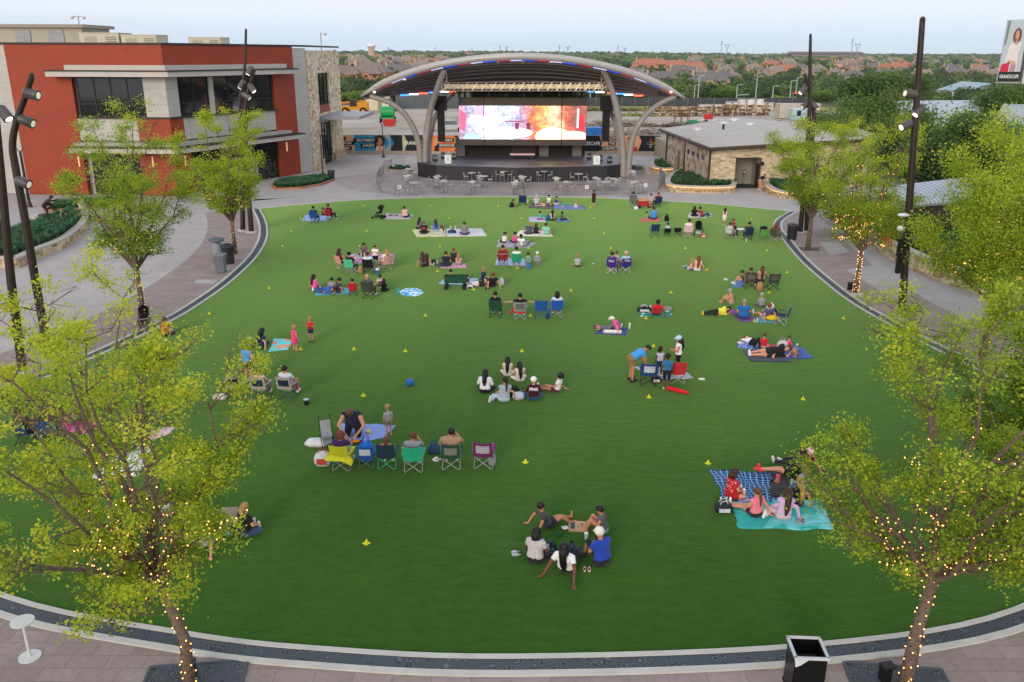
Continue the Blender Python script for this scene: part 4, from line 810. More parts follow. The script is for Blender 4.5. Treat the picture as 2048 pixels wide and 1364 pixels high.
for px_,l in (((384,1356),'small black power box beside the left foreground trunk'),((1768,1362),'small black power box beside the right foreground trunk'),((1699,580),'small black power box beside the lit tree right of the lawn')):
    e=E('power_box',G(*px_),l,'power box'); MB().box((0,0,.2),(.2,.16,.36),.2).build('housing',blk,e); MB().box((0,-.05,.42),(.26,.2,.06),.2).build('lid',M('26272a',.4),e)
sheet('paving_slab',pxpoly([(1688,586),(1710,586),(1720,595),(1699,596)]),.012,m_kerb); sheet('paving_slab',pxpoly([(1712,586),(1731,586),(1738,595),(1722,596)]),.012,m_kerb); sheet('paving_slab',pxpoly([(392,559),(437,560),(427,568),(388,566)]),.012,m_light)
sheet('tree_pit',pxpoly([(1593,494),(1640,495),(1638,502),(1592,501)]),.011,M('5b5552',.8))
e=E('cafe_table',G(60,1314),'white round pedestal table at the bottom left under the tree','table',s=.85); wt=M('c9cdc9',.4,var=.05); MB().cyl((0,0,0),.26,.03,24).build('base',wt,e); MB().cyl((0,0,.03),.035,1.0,10).build('pedestal',wt,e); MB().cyl((0,0,1.03),.27,.03,24).build('table_top',wt,e)
ORD='first second third fourth fifth sixth seventh eighth ninth tenth eleventh twelfth thirteenth fourteenth fifteenth sixteenth seventeenth eighteenth nineteenth twentieth'.split()
# ================================================================ BARRIERS AND TERRACE TABLES
galv=M('8f9193',.4,metal=.6,var=.05)
def barrier():
    e=E('crowd_barrier',(0,0,0),'steel crowd barrier in the ring around the stage terrace','barrier',group='crowd barriers around the stage terrace')
    f=MB(); L=2.2; f.tube([(-L/2,0,.18),(-L/2,0,1.0),(-L/2+.1,0,1.1),(L/2-.1,0,1.1),(L/2,0,1.0),(L/2,0,.18),(-L/2,0,.18)],.024,6); f.build('frame',galv,e)
    f=MB(); [f.tube([(-L/2+i*L/16,0,.18),(-L/2+i*L/16,0,1.1)],.010,4) for i in range(1,16)]; f.build('bar_infill',galv,e)
    for s_ in(-1,1): MB().tube([(s_*.8,-.28,.01),(s_*.8,0,.2),(s_*.8,.28,.01)],.018,5).build('foot',galv,e)
    return e
bar0=barrier(); bk=KIDS(bar0); first=[True]
def put_bar(a,b):
    c=(a+b)/2; o=bar0 if first[0] else copy_tree(bar0,bk); first[0]=False; place(o,(c.x,c.y,.012),math.atan2(b.y-a.y,b.x-a.x)); return o
path=[G(x,y) for x,y in ((768,352),(754,362),(752,376),(762,390),(800,394),(860,393),(920,392),(980,391),(1040,391),(1100,391),(1160,392),(1220,393),(1270,394),(1300,391),(1322,382),(1330,368),(1318,356),(1298,352))]
acc=[path[0]]
for i in range(len(path)-1):
    seg=path[i+1]-path[i]; L=seg.length; 
    while (path[i+1]-acc[-1]).length>=2.3 and (path[i+1]-acc[-1]).dot(seg)>0:
        acc.append(acc[-1]+(path[i+1]-acc[-1]).normalized()*2.3)
for i in range(len(acc)-1):
    o=put_bar(acc[i],acc[i+1])
    o['label']='steel crowd barrier, %s counted clockwise... from the left end of the terrace ring'.replace(' counted clockwise...','')%(ORD[i] if i<20 else 'twenty '+ORD[i-20])
for (a,b,l_) in (((765,345),(786,338),'behind the left planting island'),((786,338),(805,335),'nearest the left canopy column'),((1240,356),(1262,352),'touching the right corner of the stage'),((1262,352),(1284,350),'in front of the right planting island')): put_bar(G(*a),G(*b))['label']='steel crowd barrier '+l_ 
for x,y,l in ((800,384,'left'),(1173,384,'centre right'),(1290,380,'right')):
    p=G(x,y+9); e=E('notice_sign',(p.x,p.y-.06,.75),'small white notice hung on the %s front barrier'%l,'sign'); MB().box((0,0,.1),(.3,.02,.3)).build('board',M('e6e8ea',.5),e); MB().box((0,-.015,.1),(.1,.01,.12)).build('symbol',M('4a5a70',.6),e)
tab0=E('bar_table',(0,0,0),'tall round steel bar table on the stage terrace','table',group='bar tables on the stage terrace'); tm=M('b7b8b8',.35,metal=.3,var=.05)
MB().cyl((0,0,1.03),.42,.04,20).build('table_top',tm,tab0); MB().cyl((0,0,.04),.045,1.0,8).build('pedestal',galv,tab0); MB().cyl((0,0,0),.28,.035,16).build('base',galv,tab0)
st0=E('bar_stool',(0,0,0),'tall grey metal bar stool by a terrace table','stool',group='bar stools on the stage terrace')
MB().box((0,0,.75),(.38,.38,.04)).build('seat',tm,st0); f=MB().box((0,-.19,1.02),(.38,.03,.14)); f.tube([(-.17,-.18,.75),(-.17,-.2,1.08)],.015,5); f.tube([(.17,-.18,.75),(.17,-.2,1.08)],.015,5); f.build('backrest',tm,st0)
for a in(-1,1):
    for b in(-1,1): MB().tube([(a*.16,b*.16,.74),(a*.22,b*.22,0)],.016,5).build('leg',galv,st0)
f=MB(); [f.tube([(a*.2,-.2,.25),(a*.2,.2,.25)],.01,4) for a in(-1,1)]; [f.tube([(-.2,a*.2,.25),(.2,a*.2,.25)],.01,4) for a in(-1,1)]; f.build('footrest',galv,st0)
tk,sk=KIDS(tab0),KIDS(st0); ft=[1,1]
TT=[(255,245),(300,293),(270,200),(460,250),(500,282),(695,225),(690,287),(775,248),(915,214),(1040,252),(1190,215),(990,290),(1275,262),(1425,232),(1545,262),(1660,264),(1610,288),(1790,215),(1805,285),(1345,290)]
for i,(zx,zy) in enumerate(sorted(TT)):
    x=740+zx/3.413; y=280+zy/3.413; p=G(x,y,1.05); p.z=.012
    o=tab0 if ft[0] else copy_tree(tab0,tk); ft[0]=0; place(o,p,rnd.random(),'tall round steel bar table, %s from the left on the stage terrace'%ORD[i])
    k_=[2,3,2,4,2,4,2,3,4,2,4,3][i%12]; a0=rnd.choice([0,math.pi/2,.4])
    for j in range(k_):
        a=a0+j*2*math.pi/k_+rnd.uniform(-.2,.2); q_=p+Vector((math.cos(a)*.62,math.sin(a)*.62,0)); o=st0 if ft[1] else copy_tree(st0,sk); ft[1]=0; place(o,q_,a+math.pi/2,'metal bar stool on the %s side of the %s bar table from the left'%(['right','right far','far','left far','left','left near','near','right near'][int(round(a/(math.pi/4)))%8],ORD[i]))
for x,y,w_,l in ((800,341,1.9,'left'),(1268,342,1.7,'right')):
    p=G(x,y); e=E('round_planter',p,'low round planting island at the %s end of the stage'%l,'planter'); MB().cyl((0,0,0),w_*.7,.25,24).build('rim',M('8d8a84',.8),e); MB().cyl((0,0,.25),w_*.62,.03,24).build('soil',soil,e)
    grass_clumps('planting',np.array([(p.x+math.cos(a)*r_,p.y+math.sin(a)*r_,.25) for a,r_ in [(rnd.uniform(0,6.28),w_*.6*rnd.random()**.5) for _ in range(60)]]),.35,((.03,.10,.03),(.07,.17,.06),(.12,.24,.09)),'x')
# ================================================================ RIGHT SIDE SHEDS AND BUILDINGS
seam=wavemat('standing_seam','78828c','a3adb6',1.05,'X',rough=.35,metal=.5,bump=.6,dist=.05,lo=.0,hi=.35)
def roofslab(name,P,th,mat,par): wb(MB().slab(P,th),name,mat,par,uv=True)
sh=E('open_shelter',G(1835,470),'dark brown shelter with a ribbed metal shed roof behind the black pole','shelter')
P=[V(1745,377,47),V(1830,410,42.5),V(2010,398,44),V(2030,350,52),V(1905,357,50)]
P=[G(1747,376,3.4),G(1829,410,3.1),G(1990,396,3.3),G(2000,352,4.2),G(1905,357,4.2)]
roofslab('roof',P,.16,seam,sh)
brn=M('33231c',.7,var=.1); 
Wn=Wall(G(1838,470),G(1990,470)); mb=MB(); p0=P[1]; q0=P[2]
Wn=Wall((p0.x+.5,p0.y+.7),(q0.x,q0.y+.5)); Wn.panel(mb,0,Wn.L,0,3.0,-.2,0); wb(mb,'wall',wavemat('brown_cladding','2c1d17','3d2a22',1.5,'X',rough=.7),sh,uv=True)
Wn2=Wall((P[0].x+.6,P[0].y),(p0.x+.5,p0.y+.75)); mb=MB(); Wn2.panel(mb,0,Wn2.L*.25,0,3.2,-.2,0); wb(mb,'end_wall',M('8c8a88',.7),sh); mb=MB()
for t in (.45,.95): a=Wn2.p(Wn2.L*t,0,-.15); mb.tube([a,a+Vector((0,0,3.1))],.1,8)
pieces(mb,'post',brn,sh)
e=E('metal_roof_hall',(62,125,0),'long building with a ribbed blue grey metal roof among the dark trees','building')
P=[V(1772,205,132),V(1958,203,150),V(1960,262,118),V(1832,254,104)]
roofslab('roof',P,.25,seam,e); mb=MB(); 
for a,b in ((0,3),(3,2)):
    A,B=P[a],P[b]; ins=Vector((.6,.8,0)); mb.add([A+ins-Vector((0,0,.3)),B+ins-Vector((0,0,.3)),Vector((B.x+.6,B.y+.8,0)),Vector((A.x+.6,A.y+.8,0))],[(0,3,2,1)])
wb(mb,'wall',brn,e); 
e=E('grey_roof_building',(84,105,0),'building with a pale grey metal roof at the right edge behind the yellow green tree','building')
P=[V(2006,211,130),V(2140,214,130),V(2140,300,92),V(1966,292,88)]; roofslab('roof',P,.25,seam,e); wb(MB().slab([P[3]-Vector((-.5,-.6,.3)),P[2]-Vector((.5,-.6,.3)),Vector((P[2].x-.5,P[2].y+.6,0)),Vector((P[3].x+.5,P[3].y+.6,0))],.2),'wall',brn,e)
wb(MB().tube([P[0]+Vector((0,0,.1)),P[1]+Vector((0,0,.1))],.15,6),'ridge_cap',M('b5bcc2',.4),e)
e=E('white_shed',(0,0,0),'white warehouse with a pale blue sloped metal roof below the billboard','building')
b0=T(1870,197); e.location=b0; Yw=b0.y; mb=MB(); A,B,C=V(1875,179,Yw),V(1934,181,Yw),V(1979,167,Yw+18); 
z0=b0.z-1
def q_(v,z): return Vector((v.x,v.y,z))
D=V(1925,163,Yw+22)
mb.add([q_(A,z0),q_(B,z0),q_(C,z0),q_(D,z0),A,B,C,D],[(0,1,5,4),(1,2,6,5),(2,3,7,6),(3,0,4,7)]); wb(mb,'wall',M('c9c4bd',.7,var=.04),e)
roofslab('roof',[A+Vector((-1,-1,0)),B+Vector((0,-1,0)),C+Vector((1,0,.1)),D+Vector((0,1,.1))],.4,M('8fa6b4',.5,var=.05),e)
mb=MB(); [mb.box(lerp(A,B,t)+Vector((0,-.05,-2.6)),(1.2,.1,2.2)) for t in (.12,.45)]; pieces(mb,'shutter_door',M('9ba0a2',.6),e)
# billboard
e=E('billboard',(0,0,0),'tall two sided billboard tower with a woman in a white top and GRANDSCAPE lettering','billboard'); Yb=230; a=V(1994,163,Yb); b=V(2037,163,Yb); c=V(2017,40,Yb); d=V(2058,38,Yb); e.location=(b.x,Yb,0)
def bq(u,v,k=0): return (a.lerp(b,u)).lerp(c.lerp(d,u),v)+Vector((0,-.02-.012*k,0))
def bp(P,cc,k=1,emit=0): wb(MB().slab([bq(u,v,k) for u,v in P],.01),'printed_area',M(cc,.6,var=.05,sc_=.3),e)
wb(MB().slab([bq(0,0),bq(1,0),bq(1,1),bq(0,1)],.5),'panel_box',M('b9c3c8',.6),e)
EL=lambda cx,cy,rx,ry:[(cx+rx*math.cos(i*math.pi/9),cy+ry*math.sin(i*math.pi/9)) for i in range(18)]
bp([(.02,.16),(.98,.16),(.98,.99),(.02,.99)],'aebcc2',1); bp([(.02,.6),(.1,.6),(.14,.99),(.02,.99)],'6f7d7c',2); bp([(.15,.16),(.8,.16),(.75,.45),(.85,.62),(.62,.66),(.5,.64),(.3,.6),(.22,.42)],'d8d2cf',3); bp(EL(.58,.74,.2,.125),'5f4036',4); bp(EL(.57,.75,.1,.085),'c08f78',5); bp([(.5,.6),(.66,.6),(.63,.68),(.53,.68)],'c08f78',5); bp([(.3,.3),(.7,.28),(.7,.33),(.3,.36)],'c9a08e',5); bp([(.02,.16),(.42,.16),(.42,.32),(.05,.28)],'c8284c',5); bp([(.45,.16),(.75,.16),(.72,.28),(.48,.29)],'a98f97',5)
bp([(0,0),(1,0),(1,.16),(0,.16)],'1f2629',5)
Wb=Wall((a.x,Yb),(b.x,Yb)); text('lettering','GRANDSCAPE',1.25,rootT(e).inverted()@(bq(.5,.08,8)),Wb,M('dfe3e4',.5,var=0),e,.02,True,.62)
wb(MB().slab([b+Vector((.3,0,-1)),b+Vector((4,5,-1)),d+Vector((4,5,0)),d+Vector((.1,0,0))],.3),'side_panel',M('4a4440',.6),e)
wb(MB().box(((a.x+b.x)/2,Yb,a.z-.25),((b.x-a.x)+.6,.8,.35)),'ledge',M('9aa0a4',.5),e); wb(MB().tube([((a.x+b.x)/2-1,Yb+1,-2),((a.x+b.x)/2-1,Yb+1,a.z)],.35,10),'mast',M('6a7a78',.5),e)
wb(MB().box((b.x+3,Yb+2,a.z+1),(3,2,3.4)),'service_box',M('c5c7c4',.6),e)
# ================================================================ CONSTRUCTION YARD
e=E('yard_fence',(-26,204,0),'dark mesh fence along the back of the construction yard left of the screen','fence')
def fence(e,x0,x1,y0,y1,h,col='34383b'):
    n=int((x1-x0)/3.2); mb=MB()
    A=Vector((x0,y0,0)); B=Vector((x1,y1,0)); W_=Wall(A,B); W_.panel(mb,0,W_.L,.05,h,-.03,0); wb(mb,'mesh_screen',wavemat('fence_mesh'+col,col,'5a6064',1.2,'X',rough=.9,lo=.2,hi=.9),e,uv=True); mb=MB()
    for i in range(n+1): p=W_.p(i*W_.L/n,0,.05); mb.tube([p,p+Vector((0,0,h+.1))],.05,5)
    pieces(mb,'fence_post',M('7f8588',.5),e)
a=G(792,218);b=G(950,216); fence(e,a.x,b.x,a.y,b.y,3.2,'565c60')
e=E('yard_fence',(40,212,0),'long black fence between the dry grass and the road right of the stage','fence'); a=G(1165,211); b=G(1610,212); fence(e,a.x,b.x,a.y,b.y,1.9,'1e2124')
sheet('road',[(-120,217.5),(160,217.5),(180,221.5),(-120,221.5)],.006,M('5a5a5c',.9,var=.1,sc_=.3))
def veh(name,x,y,label,cat,rz=0): return E(name,G(x,y),label,cat,rz)
e=veh('telehandler',712,229,'yellow telehandler with a raised dark boom parked in the yard behind the red building','telehandler'); yl=M('c8861c',.45,var=.08)
MB().box((1.0,0,1.7),(3.2,2.0,1.5)).box((-1.4,0,1.35),(2.6,1.6,.9)).build('body',yl,e); MB().box((-.3,-.9,2.4),(1.3,.9,1.3)).build('cab',M('1c2022',.3),e); MB().tube([(2.2,.3,2.6),(-3.8,.3,2.2)],[.3,.22],8).build('boom',M('b8781a',.5),e); MB().box((-4.0,.3,1.4),(.3,1.6,1.6)).build('fork_carriage',M('2b2b2c',.6),e)
for x in(-2.0,1.7):
    for s_ in(-1,1): o=MB().tube([(x,s_*1.0-.22,.75),(x,s_*1.0+.22,.75)],.75,16).build('wheel',M('1c1c1c',.9),e); MB().tube([(x,s_*1.25-.02,.75),(x,s_*1.25+.02,.75)],.36,12).build('rim',yl,o)
e=veh('tank_trailer',776,245,'green tank trailer on two black wheels in the dirt yard','trailer'); gn=M('1f9a52',.4,var=.08); MB().tube([(-1.3,0,1.9),(-1.15,0,1.9),(1.15,0,1.9),(1.3,0,1.9)],[.5,.95,.95,.5],16).build('tank',gn,e); MB().box((0,0,.85),(2.6,1.5,.25)).build('chassis',gn,e)
for s_ in(-1,1): MB().tube([(s_*1.25-.2,0,.55),(s_*1.25+.2,0,.55)],.55,14).build('wheel',M('1b1b1b',.9),e)
MB().box((0,.4,3.0),(.5,.5,.4)).build('hatch',M('cfd3cf',.5),e)
e=veh('tractor',785,222,'small dark green tractor half hidden behind the green tank trailer','tractor'); MB().box((0,0,1.2),(2.6,1.4,1.0)).build('body',M('2a6a48',.5),e); MB().box((-.5,0,2.1),(1.2,1.3,1.0)).build('cab',M('3a4a44',.4),e); [MB().tube([(x,-.8,.55),(x,.8,.55)],.55,12).build('wheel',M('1b1b1b',.9),e) for x in(-.9,.9)]
e=veh('skip',780,252,'red steel skip standing in front of the green tank trailer','skip'); e.scale=(.68,)*3; MB().add([(-1.5,-.8,.1),(1.3,-.8,.1),(1.5,-.8,1.7),(-1.7,-.8,1.7),(-1.5,.8,.1),(1.3,.8,.1),(1.5,.8,1.7),(-1.7,.8,1.7)],[(0,1,2,3),(5,4,7,6),(0,4,5,1),(1,5,6,2),(0,3,7,4)]).build('container',M('c2322e',.5),e); MB().box((-.1,-.85,1.7),(3.3,.1,.14)).build('rim',M('d8443c',.5),e); MB().box((0,0,.9),(2.6,1.4,.7)).build('load',M('6a4a3c',.9,var=.3),e)
for (x,y,w_,h,c,l) in ((757,222,5.2,2.9,'c4b890','cream corrugated shipping container behind the telehandler'),(1345+385/1,237,8.5,2.8,'a8a49a','pale grey site trailer beside the timber stacks')):
    if x>1000: x=1594
    e=veh('shipping_container',x,y,l,'container'); MB().box((0,0,h/2+.1),(w_,2.4,h)).build('body',wavemat('corrugated'+c,c,'d0c8ae' if w_<6 else 'b8b4aa',2.5,'X',uv=True),e,uv=True); [MB().box((s_*(w_/2-.1),-1.22,h/2+.1),(.16,.06,h)).build('corner_post',M('9a7a4a',.6),e) for s_ in(-1,1)]; MB().box((w_*.1,-1.22,1.2),(.9,.05,2.0)).build('door',M('8d8878',.6),e)
e=veh('parked_pickup',903,262,'white pickup truck parked behind the hoarding left of the screen','pickup'); wv_=M('c8cacb',.3); MB().box((0,0,.75),(4.6,1.8,.6)).box((-1.9,0,1.05),(.9,1.75,.15)).build('body',wv_,e); MB().add([(-1.2,-.8,1.05),(1.0,-.8,1.05),(.6,-.7,1.7),(-.9,-.7,1.7),(-1.2,.8,1.05),(1.0,.8,1.05),(.6,.7,1.7),(-.9,.7,1.7)],[(0,1,2,3),(5,4,7,6),(3,2,6,7),(1,5,6,2),(4,0,3,7)]).build('cab',M('5a6468',.2),e)
MB().box((-.15,0,1.72),(1.5,1.4,.06)).build('roof',wv_,e); [MB().tube([(x,s_*.85-.1,.35),(x,s_*.85+.1,.35)],.35,12).build('wheel',M('1b1b1b',.9),e) for x in(-1.4,1.4) for s_ in(-1,1)]
e=veh('storage_crate',1188,276,'bright blue storage crate behind the hoarding right of the screen','crate'); MB().box((0,0,.75),(3.4,1.6,1.5)).build('body',M('1a63a8',.5,var=.08),e); MB().box((0,0,1.55),(3.5,1.7,.12)).build('lid',M('2f7cc4',.5),e); [MB().box((x,-.83,.7),(.08,.06,1.3)).build('rib',M('15508c',.5),e) for x in(-1.1,0,1.1)]
# rows of stacked timber frames
def stack(x,y,w_,h,label,seed,cols=('a08a6c','8a6f50','b5a58a','6f5a44')):
    r=random.Random(seed); e=veh('timber_stack',x,y,label,'timber stack'); mb=[MB() for _ in cols]
    for i in range(int(w_/.55)):
        for j in range(3):
            for k in range(2): mb[r.randrange(len(cols))].box((-w_/2+i*.55+r.uniform(-.05,.05),k*1.2,.3+j*h/3),(r.choice((.12,.5,.4)),r.uniform(.6,1.1),h/3*r.uniform(.35,.95)),r.uniform(-.1,.1))
    for q,c in zip(mb,cols): q.build('timber_bundle',M(c,.9,var=.15),e)
stack(1345,232,11,1.9,'row of stacked timber frames left end behind the scrap table',1); stack(1422,232,10,2.0,'middle row of stacked timber frames in the yard',2); stack(1495,231,10,2.3,'tallest row of stacked timber frames in front of the white tanks',3)
for i,(x,y,w_,h,c,l) in enumerate(((1440,221,10,1.3,'c0bfbc','long pale covered stack behind the middle timber row'),(1470,221,4.5,1.9,'c8c6c2','narrow white tank left of the tall silo block'),(1500,221,6,2.5,'d2d0cc','tallest white silo block in the yard'),(1525,221,5,1.7,'b8b6b2','low white tank right of the silo block'))):
    e=veh('storage_tank',x,y,l,'tank'); 
    for k in range(3): MB().tube([(-w_/3+k*w_/3,0,0),(-w_/3+k*w_/3,0,h*(.94+.03*k))],w_/6*.98,12).build('tank',M(c,.6,var=.1),e)
    MB().box((0,0,h*1.0),(w_,1.6,.12)).build('top_plate',M('9a9894',.6),e)
e=veh('scrap_table',1362,251,'rusty steel frame rig standing on a heap of dark scrap','rig'); f=MB(); [f.tube([(x,y_,0),(x,y_,2.6)],.07,5) for x in(-1.2,0,1.2) for y_ in(-.6,.6)]; f.build('post',M('8a5a44',.8),e); MB().box((0,0,2.6),(2.8,1.5,.2)).box((0,0,1.6),(2.8,1.5,.1)).build('platform',M('6a4438',.8),e)
def heap(x,y,w_,d_,h,label,seed,cols,name='scrap_heap'):
    r=random.Random(seed); e=veh(name,x,y,label,'heap')
    for c in cols:
        mb=MB()
        for i in range(int(w_*7)):
            u=r.uniform(-1,1); v=r.uniform(-1,1); mb.box((u*w_/2,v*d_/2,r.uniform(0,h)*(1-u*u*.8)),(r.uniform(.3,1.8),r.uniform(.05,.4),r.uniform(.04,.25)),r.uniform(0,3.1),M4=Matrix.Rotation(r.uniform(0,3.1),4,'Z')@Matrix.Rotation(r.uniform(-.3,.3),4,'Y'))
        mb.build('scrap_pieces',M(c,.85,var=.2),e)
heap(1362,254,7,2,.8,'dark scrap heap around the rusty steel rig',4,['45403c','6a6058']); heap(1240,252,13,5,1.1,'long grey heap of steel offcuts right of the canopy column',5,['8a8680','6a655f','a09a90']); heap(1290,268,12,5,.7,'flat pale heap of steel strips behind the orange hoarding',6,['9a958c','7f7a72']); heap(1550,262,13,8,1.6,'pile of grey machine parts behind the restroom roof',7,['70797c','8f999c','4c5458']); heap(1420,250,9,2.5,.6,'low pile of pipes behind the restroom roof',8,['a8a29a','8a8680'])
heap(1500,247,10,2.5,1.2,'stack of grey scaffold frames beside the machine parts',9,['8d979a','a9b0b2'])
e=veh('tarpaulin_pile',1385,252,'green tarpaulin covered pile beside the dark scrap heap','tarpaulin'); MB().sph((0,0,.2),(1.5,.9,.9),12).build('tarpaulin',M('2c7a4c',.6,var=.15,bump=.4),e,smooth=True); MB().tube([(-1.2,-.8,.2),(1.2,-.8,.2)],.05,5).build('rope',M('c8c0a8',.8),e)
e=veh('red_machine',1416,245,'small red machine sitting on a white flat trailer in the yard','machine'); MB().box((0,0,1.1),(1.5,1,.9)).build('housing',M('b8282c',.5),e); MB().box((.5,0,.5),(5,1.5,.18)).build('trailer_bed',M('c4c4c0',.5),e); [MB().tube([(x,-.8,.3),(x,.8,.3)],.3,10).build('wheel',blk,e) for x in(-.5,1.8)]
e=veh('site_sign',1594,240,'blue and white site cabin between the machine parts and the trees','cabin'); MB().box((0,0,1.1),(2.6,1.6,2.0)).build('body',M('9cc0cc',.5,var=.05),e); MB().box((0,-.83,1.3),(.8,.05,1.0)).build('window',glassd,e); MB().box((0,0,2.15),(2.8,1.8,.1)).build('roof',M('d8dcdc',.5),e)
heap(1205,222,22,3,.9,'bank of brown brush and soil below the black fence',12,['7a6a4c','8f8a60','6a7040']); heap(1265,232,10,3,.7,'grassy mound left of the timber rows',13,['9a9468','7c8a4c'])
# road lamps and signals
def rlamp(x,yb,yt,Y,label,arm=0,col='b9bdbd'):
    t=V(x,yt,Y); z0=terr(t.x,Y); e=E('road_lamp',(t.x,Y,z0),label,'street lamp'); h=t.z-z0; MB().tube([(0,0,0),(0,0,h)],[.16,.1],7).build('post',M(col,.5,metal=.3),e); MB().tube([(0,0,h),(.9,0,h+.15)],.07,5).box((1.1,0,h+.12),(.7,.3,.14)).build('lamp_arm',M(col,.5),e)
    if arm: MB().tube([(0,0,h*.45),(arm,0,h*.5)],.1,6).build('signal_arm',M(col,.5),e)
for i,(x,yt,Y,w_) in enumerate(((1390,171,228,'short pale road lamp left of the tall one by the restroom roof'),(1399,152,226,'tall pale road lamp above the left end of the timber rows'),(1475,170,230,'pale road lamp with a signal arm above the middle timber row'),(1515,153,226,'tall pale road lamp above the white silo block'),(1547,173,232,'short pale road lamp right of the silo block'),(1583,162,236,'pale road lamp left of the red traffic signals'),(1595,155,238,'tall pale road lamp beside the red traffic signals'),(1690,155,240,'pale road lamp between the dark pole and the big dark tree'),(1700,172,246,'short road lamp just left of the big dark tree'),(1181,175,228,'pale road lamp right of the stage speaker column'),(1834,155,240,'pale road lamp crossing the tall black pole'))):
    rlamp(x,0,yt,Y,w_,3.2 if i==2 else 0)
e=E('traffic_signal',(V(1607,188,238).x,238,terr(85,238)),'overhead traffic signal arm with red lamps behind the crooked pole','traffic signal'); z_=V(1607,189,238).z-e.location.z
MB().tube([(2.2,0,0),(2.2,0,z_+.3)],.14,7).build('post',M('9a9d9d',.5),e); MB().tube([(2.2,0,z_+.2),(-3.5,0,z_+.3)],.09,6).build('arm',M('9a9d9d',.5),e)
for x in (1591,1607,1629): p=V(x,188,237.8)-Vector(e.location); o=MB().box(p,(.5,.3,1.2)).build('signal_head',blk,e); MB().tube([p+Vector((0,-.16,.3)),p+Vector((0,-.2,.3))],.26,10).build('red_lamp',M('ff3020',.4,emit=2.5,var=0),o)
for x,y,c,l in ((1563,203,'c83a34','small red sign on a post by the road right of the silo block'),(1417,199,'c8ccc8','small white sign on a post by the road above the timber rows')):
    p=V(x,y,224); e=E('road_sign',(p.x,224,0),l,'road sign'); MB().tube([(0,0,0),(0,0,p.z)],.06,5).build('post',M('9a9d9d',.5),e); MB().tube([(0,-.05,p.z),(0,-.1,p.z)],.5,8).build('sign_plate',M(c,.5),e)
# ================================================================ FAR TOWN
brickc=['c88a70','b88c78','cda48e','b8745c','d4b89e','d89868']; roofc=['80746c','706c6a','8a7e76','a87058']
def house(seed,w_,d_,h,bc,rc):
    r=random.Random(seed); e=E('brick_house',(0,0,0),'far house','house'); bm_=M(bc,.85,var=.08,sc_=.4); rm=M(rc,.9,var=.1,sc_=.5)
    w2=w_*.42; MB().box((0,0,h/2),(w_,d_,h)).box((-w_*.28,-d_*.5-1.2,h*.42),(w2*.7,3.0,h*.84)).build('wall',bm_,e)
    def hip(cx,cy,z,a,b,rh,o=.6):
        a=a/2+o;b=b/2+o; rl=max(.3,a-b*.8); return ([(cx-a,cy-b,z),(cx+a,cy-b,z),(cx+a,cy+b,z),(cx-a,cy+b,z),(cx-rl,cy,z+rh),(cx+rl,cy,z+rh)],[(0,1,5,4),(1,2,5),(2,3,4,5),(3,0,4),(3,2,1,0)])
    m_=MB(); m_.add(*hip(0,0,h,w_,d_,h*.75)); m_.add(*hip(-w_*.28,-d_*.5-1.2,h*.84,w2*.7,4,h*.5)); m_.add(*hip(w_*.25,-d_*.4,h*.9,w_*.3,d_*.5,h*.6)); ro=m_.build('roof',rm,e)
    for s_ in (.2,-.4): MB().box((w_*s_,d_*.15,h+h*.55),(1.0,1.0,h*.75)).build('chimney',M('bfa68c',.9),ro)
    for (x,z) in [(-.3,.45),(.0,.3),(.0,.72),(.22,.3),(.22,.72),(.4,.3)]:
        yy=-d_/2-.06 if x>-.1 else -d_*.5-2.76
        MB().box((x*w_,yy,z*h),(w_*.08,.08,h*.2)).build('window',M('2c3034',.2),e)
    MB().box((.1*w_,-d_/2-.05,h*.17),(1.2,.1,h*.33)).build('door',M('4a3428',.6),e); return e
protos=[house(i,w_,d_,h,brickc[i],roofc[j]) for i,(w_,d_,h,j) in enumerate(((18,13,5.6,0),(21,12,5.2,1),(16,12,5.8,2),(20,13,5.4,3),(19,12,4.8,1),(26,12,5.0,3)))]
pk=[KIDS(p) for p in protos]; used=[0]*6; HOUSES=[]
def puth(p,k,rz,lab,grp=None,s=1):
    o=protos[k] if not used[k] else copy_tree(protos[k],pk[k]); used[k]=1; place(o,p,rz,lab,s)
    if grp: o['group']=grp
    HOUSES.append((p.x,p.y)); return o
hero=[(688,170,0,.3,'salmon brick house with a brown roof just right of the limestone corner',1),(742,171,0,-.15,'largest salmon brick house with twin chimneys left of the canopy tip',1.15),(800,158,1,.2,'grey roofed house directly above the left arch of the canopy',1),(845,149,2,-.3,'brown roofed house behind the left part of the canopy',1),(722,137,2,.5,'house with a brown roof half hidden by trees below the water tower',1.1),(1322,174,1,.2,'grey roofed house behind the right tip of the canopy',1),(1416,180,4,-.1,'wide tan house with a grey roof between two road lamps',1.15),(1432,168,1,.5,'grey roofed house just above the wide tan house',1),(1362,154,1,.1,'grey roofed house left of the wide tan house',1.1),(1300,141,5,.1,'large orange brick building right of the canopy arch',1.5),(1348,139,5,-.1,'orange brick building with a long roof right of the larger one',1.2)]
for x,y,k,rz,l,s_ in hero: puth(T(x,y),k,rz,l,None,s_)
rh_=random.Random(5)
bands=[((675,730),(116,135),8),((755,900),(118,144),26),((1275,1300),(150,160),2),((1340,1720),(138,164),30),((1380,1800),(117,137),52),((1710,2040),(117,160),44),((900,1260),(110,115),14)]
labs={0:'salmon brick house with a brown roof among the far trees',1:'tan brick house with a grey roof among the far trees',2:'pale brick house with a dull brown roof among the far trees',3:'dark brick house with a red tiled roof among the far trees',4:'cream brick house with a grey roof among the far trees',5:'long orange brick house with a red roof among the far trees'}
